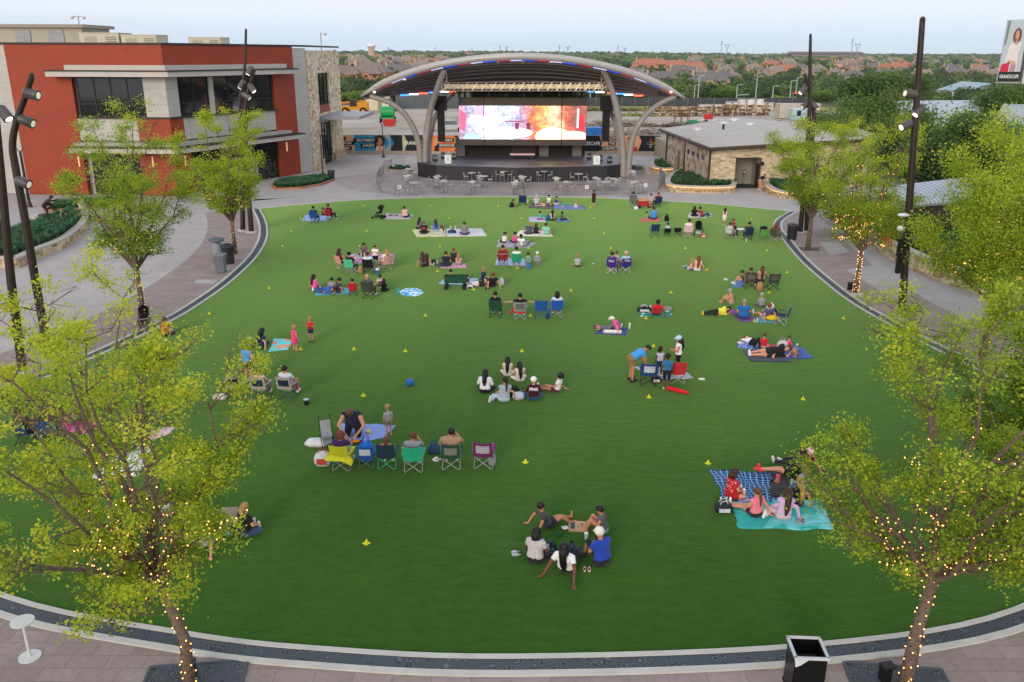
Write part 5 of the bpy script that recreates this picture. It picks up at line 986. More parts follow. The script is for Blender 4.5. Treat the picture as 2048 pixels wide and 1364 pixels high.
for (xa,xb),(ya,yb),n in bands:
    c=0;tries=0
    while c<n and tries<n*30:
        tries+=1; p=T(rh_.uniform(xa,xb),rh_.uniform(ya,yb))
        if p.y>5200 or any(abs(p.x-h[0])<24 and abs(p.y-h[1])<30 for h in HOUSES): continue
        k=rh_.choice([0,1,2,1,4,2,1,2] if p.y<900 else [0,3,5,2,1,4,2]); X_=p.x/p.y*1700+1024
        zn=next(w_ for q_,w_ in ((735,'left of the water tower'),(790,'right of the water tower'),(850,'above the canopy left arch'),(905,'above the canopy left half'),(1080,'above the canopy middle'),(1275,'above the canopy right half'),(1345,'right of the canopy tip'),(1430,'above the first road lamps'),(1520,'above the white silo block'),(1600,'left of the red traffic signals'),(1700,'left of the big dark tree'),(1800,'above the big dark tree'),(1860,'just right of the tall black pole'),(1930,'above the white warehouse'),(3000,'left of the billboard')) if X_<q_)
        lb=labs[k].replace(' among the far trees','').replace(' with a','').replace(' dull','')+', '+('near' if p.y<560 else 'middle' if p.y<1100 else 'far')+' row '+zn; puth(p,k,rh_.uniform(-.7,.7),lb,'far houses: '+lb,rh_.uniform(.7,.9)*(1 if p.y<900 else 1.15)); c+=1
# water tower, pylons, horizon roofs
p=T(743,121); p=Vector((p.x,1700*1.0,terr(p.x,1700))); x_=V(743,108,1700).x; zt_=V(743,87,1700).z; z0=terr(x_,1700)
e=E('water_tower',(x_,1700,z0),'white domed water tower on a thick tan column on the horizon','water tower'); H_=zt_-z0
MB().tube([(0,0,0),(0,0,H_*.82)],[6.5,6],16).build('column',M('b9a090',.8,var=.05,sc_=.05),e); MB().sph((0,0,H_*.86),(9,9,H_*.15),20).build('tank',M('e4e4e2',.5,var=.03),e,smooth=True)
def pylon(x,yt,Y,label,V_shape=False):
    t=V(x,yt,Y); z0=terr(t.x,Y); e=E('pylon',(t.x,Y,z0),label,'pylon'); h=t.z-z0; g_=M('8a949c',.6); r_=Y*.00028; f=MB()
    if V_shape:
        for s_ in(-1,1): f.tube([(s_*h*.05,0,0),(0,0,h*.55),(s_*h*.16,0,h)],r_,4)
        f.build('mast',g_,e); MB().tube([(-h*.2,0,h*.92),(h*.2,0,h*.92)],r_,4).build('crossarm',g_,e)
    else:
        f.tube([(0,0,0),(0,0,h)],[r_*2,r_*.8],5); f.build('mast',g_,e); [MB().tube([(-w_*h,0,z_*h),(w_*h,0,z_*h)],r_,4).build('crossarm',g_,e) for z_,w_ in ((.95,.05),(.86,.07),(.77,.05))]
for x,y,Y,l,v_ in ((870,93,2600,'single mast pylon right of the water tower',0),(776,95,3000,'faint V shaped pylon just right of the water tower',1),(1000,90,2500,'single mast pylon above the middle of the canopy',0),(1013,93,2700,'V shaped pylon above the middle of the canopy',1),(1119,90,2300,'taller single mast pylon above the right half of the canopy',0),(1136,92,2500,'V shaped pylon above the right half of the canopy',1),(1236,90,2400,'single mast pylon above the right arch of the canopy',0),(1250,95,2700,'faint V shaped pylon above the right arch',1),(1444,81,2000,'tall single mast pylon on the right horizon',0),(1455,88,2400,'faint V shaped pylon beside the tall mast on the right horizon',1),(1706,76,1900,'leaning single mast pylon above the dark hill houses',0),(1716,86,2300,'V shaped pylon above the dark hill houses',1),(944,96,3200,'smallest faint pylon left of the canopy centre',0)): pylon(x,y,Y,l,v_)
e=E('hilltop_buildings',(0,0,0),'long grey roofed buildings along the hilltop on the right horizon','building'); p=V(1650,112,2400); e.location=(p.x,2400,terr(p.x,2400)); z_=V(1650,108,2400).z-e.location.z
MB().box((0,0,z_/2),(190,30,z_)).build('wall',M('8b8480',.9),e); MB().add([(-105,-20,z_),(105,-20,z_),(95,0,z_+6),(-95,0,z_+6),(-105,20,z_),(105,20,z_)],[(0,1,2,3),(3,2,5,4),(0,3,4),(1,5,2)]).build('roof',M('6b5f5c',.9),e)
# ================================================================ WOODLAND
import bmesh
def ico(sub):
    bm=bmesh.new(); bmesh.ops.create_icosphere(bm,subdivisions=sub,radius=1); v=np.array([tuple(x.co) for x in bm.verts]); f=np.array([[q.index for q in y.verts] for y in bm.faces]); bm.free(); return v,f
from mathutils import noise
def blob(sub,seed,amp):
    v,f=ico(sub); o=Vector((seed*7.3,seed*1.7,0)); d=np.array([1+amp*noise.noise(Vector(x)*1.6+o)+amp*.6*noise.noise(Vector(x)*4+o) for x in v]); return v*d[:,None],f
B1=[blob(2,i,.55) for i in range(6)]; B2=[blob(3,i,.5) for i in range(5)]
dark=leafmat('woodland_leaf',[(.02,.045,.02),(.035,.07,.025),(.055,.105,.032),(.095,.155,.04),(.15,.20,.05)],0)
def wood(name,spots,blobs,leafy=0):
    VV=[];FF=[];TT_=[];o=0
    for (x,y,r,h,t) in spots:
        v,f=blobs[rg.integers(len(blobs))]; a=rg.uniform(0,6.28); c,s=math.cos(a),math.sin(a); z=terr(x,y)
        w=np.stack([(v[:,0]*c-v[:,1]*s)*r+x,(v[:,0]*s+v[:,1]*c)*r+y,v[:,2]*h*.5+z+h*.52],1); VV.append(w); FF.append(f+o); o+=len(w); TT_.append(np.clip(t+rg.uniform(-.1,.1,len(f)),0,1))
    V_=np.concatenate(VV); F_=np.concatenate(FF); return tag(npmesh(name,V_,F_,dark,np.concatenate(TT_)),kind='stuff')
def blocked(x,y,near):
    for hx,hy in HOUSES:
        if abs(x-hx)<13 and abs(y-hy)<11: return True
        if hy>y and hy-y<near and abs(x-hx*(y/hy))<9*(y/hy): return True
    if abs(y-1700)<30 and abs(x-x_)<20: return True
    return False
def scatter(n,y0,y1,rmin,rmax,near,pw=1.0):
    out=[]
    while len(out)<n:
        y=y0+(y1-y0)*rg.uniform()**pw; x=rg.uniform(-.62,.66)*y
        if x<-.24*y: continue
        if (x/y>.30 and y<330) or (x/y>.2 and y<255) or blocked(x,y,near): continue
        r=rg.uniform(rmin,rmax); out.append((x,y,r,r*rg.uniform(1.2,1.6)+.8,rg.uniform(0,1)**1.1))
    return out
def leafcrowns(name,spots,n,size,matc=None):
    P=[];Tn=[]
    for (x,y,r,h,t) in spots:
        k=5; cs=rg.normal(size=(k,3))*.38; q=rg.normal(size=(n,3)); q/=np.linalg.norm(q,axis=1)[:,None]; q*=rg.uniform(.45,.68,n)[:,None]**.6; q+=cs[rg.integers(k,size=n)]
        P.append(q*np.array([r,r,h*.5])+np.array([x,y,terr(x,y)+h*.52])); Tn.append(np.clip(t+rg.uniform(-.22,.22,n),0,1))
    V_,F_=leafquads(np.concatenate(P),size); return tag(npmesh(name,V_,F_,dark,np.concatenate(Tn)),kind='stuff')
n_sp=scatter(520,226,400,2.0,3.4,40)
wood('woodland',[(x,y,r*.72,h*.8,t*.6) for x,y,r,h,t in n_sp],B2); leafcrowns('woodland_foliage',n_sp,420,.62)
m_sp=scatter(2000,400,950,2.4,4.0,30); wood('woodland',[(x,y,r*.8,h*.85,t*.7) for x,y,r,h,t in m_sp],B1); leafcrowns('woodland_foliage',m_sp,90,1.25)
wood('woodland',scatter(4600,950,2600,3.3,5.2,45,.8),B1); wood('woodland',scatter(3000,2600,5200,5,9,30),B1)
# ================================================================ PEOPLE
def cyc(a,b,t): return Vector(a).lerp(Vector(b),t)
POSES={ # P pelvis, N neck base, H head centre, F face dir, K knees, A ankles, E elbows, D hands (left,right)
'cross':dict(P=(0,0,.10),N=(0,.05,.60),H=(0,.09,.77),K=[(-.31,.26,.13),(.31,.26,.13)],A=[(.10,.36,.07),(-.10,.40,.07)],E=[(-.27,.08,.34),(.27,.08,.34)],D=[(-.15,.30,.22),(.15,.30,.22)]),
'knees':dict(P=(0,0,.10),N=(0,.10,.59),H=(0,.16,.75),K=[(-.13,.40,.44),(.13,.38,.45)],A=[(-.12,.55,.07),(.12,.57,.07)],E=[(-.25,.18,.33),(.25,.18,.33)],D=[(-.08,.42,.30),(.08,.44,.32)]),
'legs':dict(P=(0,0,.10),N=(0,.02,.60),H=(0,.06,.77),K=[(-.12,.44,.15),(.11,.44,.19)],A=[(-.13,.86,.07),(.13,.84,.08)],E=[(-.24,.06,.34),(.24,.06,.34)],D=[(-.14,.30,.24),(.14,.32,.26)]),
'lean':dict(P=(0,0,.10),N=(0,-.20,.55),H=(0,-.21,.73),K=[(-.13,.42,.20),(.12,.40,.32)],A=[(-.14,.84,.07),(.13,.72,.07)],E=[(-.30,-.34,.32),(.30,-.34,.32)],D=[(-.34,-.50,.05),(.34,-.50,.05)]),
'side':dict(P=(0,0,.10),N=(-.06,.03,.60),H=(-.07,.07,.77),K=[(.10,.40,.14),(.30,.32,.14)],A=[(.42,.12,.07),(.55,.02,.07)],E=[(-.36,-.02,.33),(.20,.14,.32)],D=[(-.42,-.10,.05),(.20,.34,.22)]),
'chair':dict(P=(0,0,.50),N=(0,-.14,.98),H=(0,-.13,1.15),K=[(-.15,.40,.49),(.15,.40,.49)],A=[(-.16,.46,.09),(.16,.48,.09)],E=[(-.30,.02,.70),(.30,.02,.70)],D=[(-.26,.26,.66),(.26,.26,.66)]),
'chairup':dict(P=(0,0,.50),N=(0,-.12,.98),H=(.02,-.10,1.15),K=[(-.15,.40,.49),(.15,.40,.49)],A=[(-.16,.46,.09),(.16,.48,.09)],E=[(-.28,.05,.74),(.28,.12,.78)],D=[(-.2,.28,.7),(.10,.12,1.08)]),
'chairwide':dict(P=(0,0,.50),N=(0,-.14,.98),H=(0,-.13,1.15),K=[(-.2,.40,.49),(.2,.40,.49)],A=[(-.2,.46,.09),(.2,.48,.09)],E=[(-.44,-.05,.84),(.44,-.05,.84)],D=[(-.70,.02,.80),(.70,.02,.80)]),
'stand':dict(P=(0,0,.93),N=(0,.0,1.44),H=(0,.03,1.61),K=[(-.11,.02,.50),(.11,.02,.50)],A=[(-.12,-.02,.08),(.12,-.02,.08)],E=[(-.25,-.02,1.13),(.25,-.02,1.13)],D=[(-.26,.10,.88),(.26,.10,.88)]),
'standup':dict(P=(0,0,.93),N=(0,.0,1.44),H=(0,.03,1.61),K=[(-.11,.02,.50),(.11,.02,.50)],A=[(-.12,-.02,.08),(.12,-.02,.08)],E=[(-.25,.02,1.15),(.25,.02,1.15)],D=[(-.10,.22,1.28),(.10,.22,1.28)]),
'reach':dict(P=(0,0,.93),N=(0,.0,1.44),H=(0,.04,1.61),K=[(-.11,.04,.50),(.11,.0,.50)],A=[(-.12,.02,.08),(.12,-.08,.08)],E=[(-.38,.05,1.35),(.3,.1,1.2)],D=[(-.34,.1,1.62),(.2,.25,1.4)]),
'walk':dict(P=(0,0,.92),N=(0,.04,1.43),H=(0,.08,1.60),K=[(-.10,.16,.52),(.10,-.02,.50)],A=[(-.11,.16,.10),(.11,-.26,.12)],E=[(-.25,-.1,1.14),(.25,.06,1.14)],D=[(-.25,.06,.92),(.25,.26,.98)]),
'bend':dict(P=(0,-.05,.93),N=(0,.40,1.20),H=(0,.57,1.28),K=[(-.13,.03,.50),(.13,.0,.50)],A=[(-.14,-.03,.08),(.14,-.03,.08)],E=[(-.22,.44,.92),(.22,.44,.92)],D=[(-.14,.56,.66),(.14,.56,.68)]),
'bendsmall':dict(P=(0,-.05,.93),N=(0,.32,1.28),H=(0,.48,1.38),K=[(-.11,.03,.50),(.11,.0,.50)],A=[(-.12,-.03,.08),(.12,-.03,.08)],E=[(-.22,.38,1.0),(.22,.38,1.0)],D=[(-.10,.5,.76),(.10,.5,.78)]),
'kneel':dict(P=(0,0,.36),N=(0,.30,.74),H=(0,.46,.80),K=[(-.17,.26,.10),(.17,.26,.10)],A=[(-.16,-.16,.07),(.16,-.16,.07)],E=[(-.32,.40,.46),(.32,.40,.46)],D=[(-.16,.58,.22),(.16,.58,.22)]),
'squat':dict(P=(0,0,.22),N=(0,.20,.64),H=(0,.28,.80),K=[(-.18,.34,.40),(.18,.34,.40)],A=[(-.14,.16,.07),(.14,.16,.07)],E=[(-.25,.34,.46),(.25,.34,.46)],D=[(-.10,.48,.36),(.10,.48,.38)]),
'prone':dict(P=(0,0,.12),N=(0,.46,.26),H=(0,.60,.36),K=[(-.12,-.42,.09),(.12,-.42,.09)],A=[(-.14,-.82,.12),(.14,-.82,.10)],E=[(-.24,.52,.06),(.24,.52,.06)],D=[(-.08,.74,.05),(.08,.74,.05)]),
'supine':dict(P=(0,0,.11),N=(0,-.50,.12),H=(0,-.68,.14),K=[(-.12,.40,.13),(.12,.36,.32)],A=[(-.13,.82,.07),(.13,.62,.07)],E=[(-.30,-.24,.08),(.30,-.26,.08)],D=[(-.18,-.02,.22),(.16,-.05,.24)]),
'kneesup':dict(P=(0,0,.11),N=(0,-.50,.12),H=(0,-.68,.16),K=[(-.14,.30,.42),(.14,.30,.42)],A=[(-.13,.50,.07),(.13,.50,.07)],E=[(-.36,-.62,.10),(.36,-.62,.10)],D=[(-.10,-.74,.05),(.10,-.74,.05)]),
'lieside':dict(P=(0,0,.15),N=(.02,.46,.24),H=(.0,.62,.34),K=[(.16,-.36,.13),(.05,-.40,.24)],A=[(.06,-.76,.08),(-.10,-.74,.12)],E=[(.06,.62,.06),(-.05,.22,.36)],D=[(.08,.72,.24),(.16,.08,.12)]),
'crawl':dict(P=(0,-.2,.42),N=(0,.26,.52),H=(0,.42,.62),K=[(-.12,-.16,.07),(.12,-.06,.07)],A=[(-.12,-.54,.07),(.12,-.44,.07)],E=[(-.18,.24,.28),(.18,.28,.28)],D=[(-.18,.30,.05),(.18,.36,.05)]),
}
SKIN={'l':'c98f74','m':'a86f50','d':'6b4030','t':'b97e60'}
HAIR={'k':'12100f','b':'3a2416','n':'5c3a22','y':'a07c4c','r':'6e3218','g':'8a8580','w':'b8b2a8','a':'7a3a1c'}
NP=[0]
def person(name_label,x,y,yaw,pose,shirt,pants,skin='l',hair='short',hc='b',s=1.0,sl='short',pl='long',shoes='d8d8d8',dz=0.0,cap=None,near=None,head=None,fd=0,mir=False,mod=None,face=False,world=None,print_=None,wide=1.0):
    p=world if world is not None else G(x,y,.02+dz)
    q=dict(POSES[pose]); 
    if mod: q.update(mod)
    near=(p.y<31) if near is None else near
    child=s<.8; hs_=(s**.45) if child else (s**.6); rr=.112*hs_
    mx=-1 if mir else 1
    X=lambda v: Vector((v[0]*mx,v[1],v[2]))*s
    P_,N_=X(q['P']),X(q['N']); H_=N_+(X(q['H'])-N_)*(1.15*hs_/s if child else 1)
    e=E('person',p,name_label,'person',R(yaw)); 
    tor=(N_-P_).normalized(); F_=Vector((0,1,0)) if pose not in('supine','kneesup','prone','lieside') else Vector((0,0,1)); 
    if pose=='prone': F_=Vector((0,0,-1))
    if pose in ('kneel','crawl','bend'): F_=Vector((0,0,-1)) if pose!='bend' else Vector((0,.3,-1))
    sd=F_.cross(tor); sd=-sd if sd.dot(Vector((1,0,0)))<0 else sd
    if pose=='lieside': sd=Vector((-.2,0,1))*1
    if sd.length<.1: sd=Vector((1,0,0))
    sd.normalize(); rt=sd*mx if pose=='lieside' else sd; f_=rt.cross(tor)*-1
    if f_.dot(F_)<0 and pose!='lieside': f_=-f_
    pr=[]
    def seg(a,ra,b,rb,reg): pr.append((Vector(a),ra,Vector(b),rb,reg))
    w_=s*wide*1.07; k_=.80 if child else 1.0
    # torso: side by side rods give an oval section
    for o,r0,r1 in ((-.075,.115,.105),(0,.125,.12),(.075,.115,.105)):
        seg(P_+rt*o*w_+tor*.08*s,r0*w_*k_**.3,P_+tor*(.24*s)+rt*o*.9*w_,r1*w_*.93,'torso'); seg(P_+tor*(.24*s)+rt*o*.9*w_,r1*w_*.93,N_-tor*.10*s+rt*o*1.25*w_,r1*w_*.98,'torso')
    seg(P_-rt*.05*w_,.125*w_,P_+rt*.05*w_+tor*.02*s,.125*w_,'hip')
    for o in(-1,1): seg(P_+rt*o*.085*w_-tor*.0*s,.118*w_,P_+rt*o*.03*w_+tor*.03*s,.12*w_,'hip')
    Sh=[N_-tor*.055*s+rt*o*.17*w_*k_**.2 for o in(-1,1)]
    for i in(0,1): seg(N_-tor*.04*s,.065*s,Sh[i],.062*w_,'torso')
    seg(N_-tor*.03*s,.058*s,H_,.055*hs_,'neck')
    hd=(H_-N_).normalized(); 
    fdv=Vector((math.sin(R(fd)),math.cos(R(fd)),-.1)); fdir=fdv if F_.y>.5 else (f_ if pose!='prone' else Vector((0,1,.0)))
    if pose=='bend': fdir=Vector((0,.8,-.6))
    if pose in('kneel','crawl'): fdir=Vector((0,.75,-.66))
    if pose=='lieside': fdir=Vector((1,0,.1))
    fdir=(fdir-hd*fdir.dot(hd)*.6).normalized(); hr=fdir.cross(hd).normalized()
    seg(H_-hd*.02*hs_-fdir*.012*hs_,rr*.86,H_+hd*.045*hs_-fdir*.015*hs_,rr*.90,'head'); seg(H_-hd*.075*hs_+fdir*.035*hs_,rr*.50,H_+fdir*.02*hs_,rr*.72,'head')
    seg(H_+fdir*.085*hs_-hd*.0*hs_,.012*hs_,H_+fdir*.112*hs_-hd*.028*hs_,.017*hs_,'head')
    for o in(-1,1): seg(H_+hr*o*.093*hs_-hd*.02*hs_,.016*hs_,H_+hr*o*.098*hs_+hd*.02*hs_-fdir*.01*hs_,.02*hs_,'head')
    for i in(0,1):
        o=-1 if i==0 else 1; hip=P_+rt*o*.09*w_; K=X(q['K'][i]); A=X(q['A'][i]); El=X(q['E'][i]); D=X(q['D'][i])
        if wide>1.05: El=Vector((El.x*wide**.7,El.y,El.z)); 
        m_=hip.lerp(K,.55); seg(hip,.095*w_,m_,.078*w_,'th1'); seg(m_,.078*w_,K,.06*w_,'th2'); m2=K.lerp(A,.35); seg(K,.058*s,m2,.056*s,'sh'); seg(m2,.056*s,A,.038*s,'sh')
        fwd=Vector((0,1,0)); 
        if pose=='prone': fwd=Vector((0,-1,-.2))
        elif pose in('kneel','crawl'): fwd=Vector((0,-1,0))
        elif A.z<.11*s+.02 and K.z<.22*s and (A-K).length>0: fwd=((A-K).normalized()*.35+Vector((o*.25,0,1))).normalized()
        elif pose=='lieside': fwd=Vector((.8,-.5,0))
        ft=A+fwd*.17*s; ft.z=max(ft.z,.03*s) if fwd.z<=.3 else ft.z
        hl=A-fwd*.045*s-Vector((0,0,.03*s)) if fwd.z<=.3 else A+(A-K).normalized()*.03*s
        seg(hl,.040*s,ft,.034*s,'foot%d'%i); seg(A,.04*s,hl,.042*s,'foot%d'%i)
        m_=Sh[i].lerp(El,.5); seg(Sh[i],.056*w_,m_,.050*w_,'ua'); seg(m_,.048*w_,El,.042*w_,'ub'); seg(El,.041*s,D,.028*s,'fa')
        dv=(D-El).normalized(); 
        if D.z<.09*s: dv=Vector((dv.x*.6+o*.2*mx,dv.y*1.0,0)).normalized() if abs(dv.y)+abs(dv.x)>.1 else Vector((0,-1,0))
        up=Vector((0,0,1)); sv=dv.cross(up); sv=sv.normalized() if sv.length>.1 else Vector((1,0,0)); up2=sv.cross(dv).normalized()
        pm=D+dv*.07*s
        for z in(-.022,0,.022): seg(D+sv*z*s*.7,.018*s,pm+sv*z*s*1.1,.016*s,'hand')
        inn=-1 if (sv.x*o*mx>0) else 1
        for j,(z,L) in enumerate(((-.033,.062),(-.011,.075),(.011,.078),(.033,.068))):
            if inn<0: L=(.068,.078,.075,.062)[j]
            b_=pm+sv*z*s*1.15; c_=b_+dv*L*.55*s-up2*.006*s; d_=c_+dv*L*.45*s-up2*.02*s; seg(b_,.0095*s,c_,.0088*s,'hand'); seg(c_,.0088*s,d_,.0075*s,'hand')
        tb=D+dv*.02*s+sv*inn*.025*s; tc_=tb+(dv*.6+sv*inn*.8).normalized()*.035*s; seg(tb,.011*s,tc_,.010*s,'hand'); seg(tc_,.010*s,tc_+(dv*.9+sv*inn*.2)*.026*s-up2*.008*s,.0085*s,'hand')
    if pl=='skirt':
        seg(P_,.15*s,X(q['K'][0]).lerp(X(q['K'][1]),.5)*.7+P_*.3,.19*s,'th1')
    # union of the rods -> one continuous surface
    mb=MB()
    for a,ra,b,rb,reg in pr:
        d=b-a; L=d.length; d=d/L if L>1e-6 else Vector((0,0,1)); n=10 if ra>.03 else 6
        pts=[a-d*ra*.98,a-d*ra*.7,a,b,b+d*rb*.7,b+d*rb*.98]; rs=[ra*.2,ra*.71,ra,rb,rb*.71,rb*.2]; mb.tube(pts,rs,n)
    me=bpy.data.meshes.new('tmp'); me.from_pydata(mb.v,[],mb.f); o=bpy.data.objects.new('tmp',me); COL.objects.link(o)
    md=o.modifiers.new('r','REMESH'); md.mode='VOXEL'; vox=(.0115 if near else (.019 if p.y<48 else .024))*max(.75,min(1,s+.1)); md.voxel_size=vox
    sm=o.modifiers.new('s','SMOOTH'); sm.factor=.5; sm.iterations=2 if near else 1
    dg=bpy.context.evaluated_depsgraph_get(); me2=bpy.data.meshes.new_from_object(o.evaluated_get(dg)); bpy.data.objects.remove(o); bpy.data.meshes.remove(me)
    nV=len(me2.vertices); co=np.empty(nV*3,np.float32); me2.vertices.foreach_get('co',co); co=co.reshape(-1,3)
    nL=len(me2.loops); lv=np.empty(nL,np.int32); me2.loops.foreach_get('vertex_index',lv); ls=np.empty(len(me2.polygons),np.int32); me2.polygons.foreach_get('loop_start',ls); lt=np.empty(len(me2.polygons),np.int32); me2.polygons.foreach_get('loop_total',lt)
    F4=lv.reshape(-1,4) if (lt==4).all() else np.stack([lv[ls],lv[ls+1],lv[ls+2],lv[ls+lt-1]],1)
    vn=np.empty(nV*3,np.float32); me2.vertices.foreach_get('normal',vn); vn=vn.reshape(-1,3)
    ce=co[F4].mean(1); best=np.full(len(ce),1e9); reg=np.zeros(len(ce),int); names=[]
    for a,ra,b,rb,g_ in pr:
        if g_ not in names: names.append(g_)
        a=np.array(a);b=np.array(b); d=b-a; L2=max(1e-9,(d*d).sum()); t=np.clip(((ce-a)@d)/L2,0,1); ds=np.linalg.norm(ce-a-t[:,None]*d,axis=1)-(ra+(rb-ra)*t)
        m_=ds<best; best[m_]=ds[m_]; reg[m_]=names.index(g_)
    def sub(regs,off,name,mat,under=0.0):
        ids=[names.index(r_) for r_ in regs if r_ in names]; sel=np.isin(reg,ids)
        if not sel.any(): return
        F_s=F4[sel]; vs_,inv=np.unique(F_s,return_inverse=True); F2=inv.reshape(-1,4); cnt_all=np.zeros(nV); np.add.at(cnt_all,F4.ravel(),1); cnt=np.zeros(nV); np.add.at(cnt,F_s.ravel(),1)
        inner=(cnt[vs_]==cnt_all[vs_]); offv=np.where(inner,off,off*.75)[:,None]; V2=co[vs_]+vn[vs_]*offv
        # close the hem back onto the body
        eb={}
        for f in F2:
            for i in range(4):
                a,b=f[i],f[(i+1)%4]
                if (b,a) in eb: del eb[(b,a)]
                else: eb[(a,b)]=1
        bi={}; ex=[]; fx=[]
        for a,b in eb:
            for k in(a,b):
                if k not in bi: bi[k]=len(V2)+len(ex); ex.append(co[vs_[k]]-vn[vs_[k]]*.004)
            fx.append((b,a,bi[a],bi[b]))
        if ex: V2=np.concatenate([V2,np.array(ex)]); F2=np.concatenate([F2,np.array(fx)])
        return npmesh(name,V2,F2,mat,None,e,True)
    me2.materials.clear(); me2.materials.append(M(SKIN.get(skin,skin),.55,var=.06,sc_=8,spec=.35)); me2.polygons.foreach_set('use_smooth',np.ones(len(me2.polygons),dtype=bool)); me2.name='body'
    ob=bpy.data.objects.new('body',me2); COL.objects.link(ob); ob.parent=e
    cl=lambda c: pat(c) if isinstance(c,str) and ':' in c else M(c,.9,var=.10,sc_=9,bump=.35,sheen=.15)
    th=.012*s+.003
    if shirt:
        rg_={'short':['torso','ua'],'tank':['torso'],'long':['torso','ua','ub','fa']}[sl]; 
        if pl=='skirt' and pants is None: rg_=rg_+['hip','th1']
        so_=sub(rg_,th,'shirt',cl(shirt))
    if pants: sub({'long':['hip','th1','th2','sh'],'short':['hip','th1'],'mid':['hip','th1','th2'],'skirt':['hip','th1']}[pl],th*.75,'skirt' if pl=='skirt' else 'trousers' if pl=='long' else 'shorts',cl(pants))
    if shoes: sub(['foot0'],.010*s,'shoe',cl(shoes)); sub(['foot1'],.010*s,'shoe',cl(shoes))
    # hair
    hm=M(HAIR.get(hc,hc),.55,var=.25,sc_=30,bump=.5,spec=.4); back=-fdir; mb=MB(); M3=Matrix((hr,fdir,hd)).transposed(); kc=.93 if cap else 1
    if hair!='bald':
        mb.sph(H_+back*.020*hs_+hd*.042*hs_,(rr*1.02*kc,rr*1.06*kc,rr*1.05*kc),14,0,M3)
        down=(-tor)
        if hair in('long','vlong','bob'):
            L={'long':.30,'vlong':.46,'bob':.12}[hair]*s; a=H_+back*.045*hs_; bb=N_+back*.0; q1=N_-f_*.10*s+tor*.02*s; q2=N_-f_*.145*s-tor*L*.55; q3=N_-f_*.135*s-tor*L
            pts=[a+hd*.03,a.lerp(q1,.45)+back*.02,q1] + ([q2,q3] if hair!='bob' else []); rs=[rr*.92,rr*.95,rr*(.85 if hair!='bob' else .6)]+([rr*.72,rr*.28] if hair!='bob' else [])
            mb.tube(pts,rs,12,0,True,(1,1)); 
            for o_ in(-1,1): mb.tube([H_+hr*o_*rr*.66+hd*.02*hs_,H_+hr*o_*rr*.72-hd*.10*hs_+back*.02,N_+hr*o_*.08*s-f_*.03*s],[rr*.38,rr*.42,rr*.24],8)
        if hair=='pony': a=H_+back*rr*.95+hd*.03*hs_; mb.tube([a,a+back*.05*s-hd*.05*s,N_-f_*.15*s,N_-f_*.16*s-tor*.2*s],[rr*.3,rr*.38,rr*.36,rr*.12],10)
        if hair=='bun': mb.sph(H_+back*rr*.7+hd*rr*.8,rr*.42,10)
        if hair=='buns':
            for o_ in(-1,1): mb.sph(H_+hr*o_*rr*.85+hd*rr*1.05,rr*.5,10)
        if hair=='afro': mb.sph(H_+back*.03+hd*.02,(rr*1.35,rr*1.3,rr*1.25),14)
        if hair=='curly':
            r_=random.Random(x*3+y)
            for _ in range(26): v=Vector((r_.gauss(0,1),r_.gauss(0,1)-.5,r_.gauss(0,1)+.3)).normalized(); mb.sph(H_+M3@(v*rr*1.02),rr*r_.uniform(.3,.48),7)
        mb.build('hair',hm,e,smooth=True)
    if cap:
        cm=M(cap,.8,var=.08); mb=MB(); c_=H_+hd*.05*hs_+back*.014; mb.sph(c_,(rr*1.12,rr*1.17,rr*1.04),14,0,M3); mb.build('cap',cm,e,smooth=True)
        mb=MB(); b0=c_+fdir*rr*1.0+hd*.01; mb.tube([b0-hr*rr*.7-fdir*.03,b0+fdir*.05*hs_,b0+hr*rr*.7-fdir*.03],[.014,.03,.014],6,0,True,(1,1)); mb.slab([c_+hr*rr*.85+fdir*rr*.4,c_+hr*rr*.6+fdir*rr*1.65,c_-hr*rr*.6+fdir*rr*1.65,c_-hr*rr*.85+fdir*rr*.4],.012); mb.build('cap_brim',cm,e)
    if near or face:
        for o_ in(-1,1): MB().sph(H_+fdir*.088*hs_+hr*o_*.036*hs_+hd*.012*hs_,.0115*hs_,8).build('eye',M('1c1410',.2,var=0),e)
        MB().sph(H_+fdir*.083*hs_-hd*.055*hs_,(.026*hs_,.010*hs_,.009*hs_),8,0,M3).build('mouth',M('8a4640',.5,var=0),e)
    if print_:
        W_=Wall((0,0),(1,0)); txt,tc2,sz,zf=print_; c_=P_.lerp(N_,zf)-f_*(.150*w_)
        c=bpy.data.curves.new('print','FONT'); c.body=txt; c.size=sz; c.extrude=.004; c.align_x='CENTER'; c.align_y='CENTER'; c.offset=.006; oo=bpy.data.objects.new('t',c); COL.objects.link(oo)
        m4=bpy.data.meshes.new_from_object(oo.evaluated_get(bpy.context.evaluated_depsgraph_get())); bpy.data.objects.remove(oo); m4.transform(Matrix(((rt.x,tor.x,-f_.x,c_.x),(rt.y,tor.y,-f_.y,c_.y),(rt.z,tor.z,-f_.z,c_.z),(0,0,0,1)))); m4.materials.append(M(tc2,.6,var=0)); o5=bpy.data.objects.new('print',m4); COL.objects.link(o5); o5.parent=e
    NP[0]+=1; return e
_pat={}
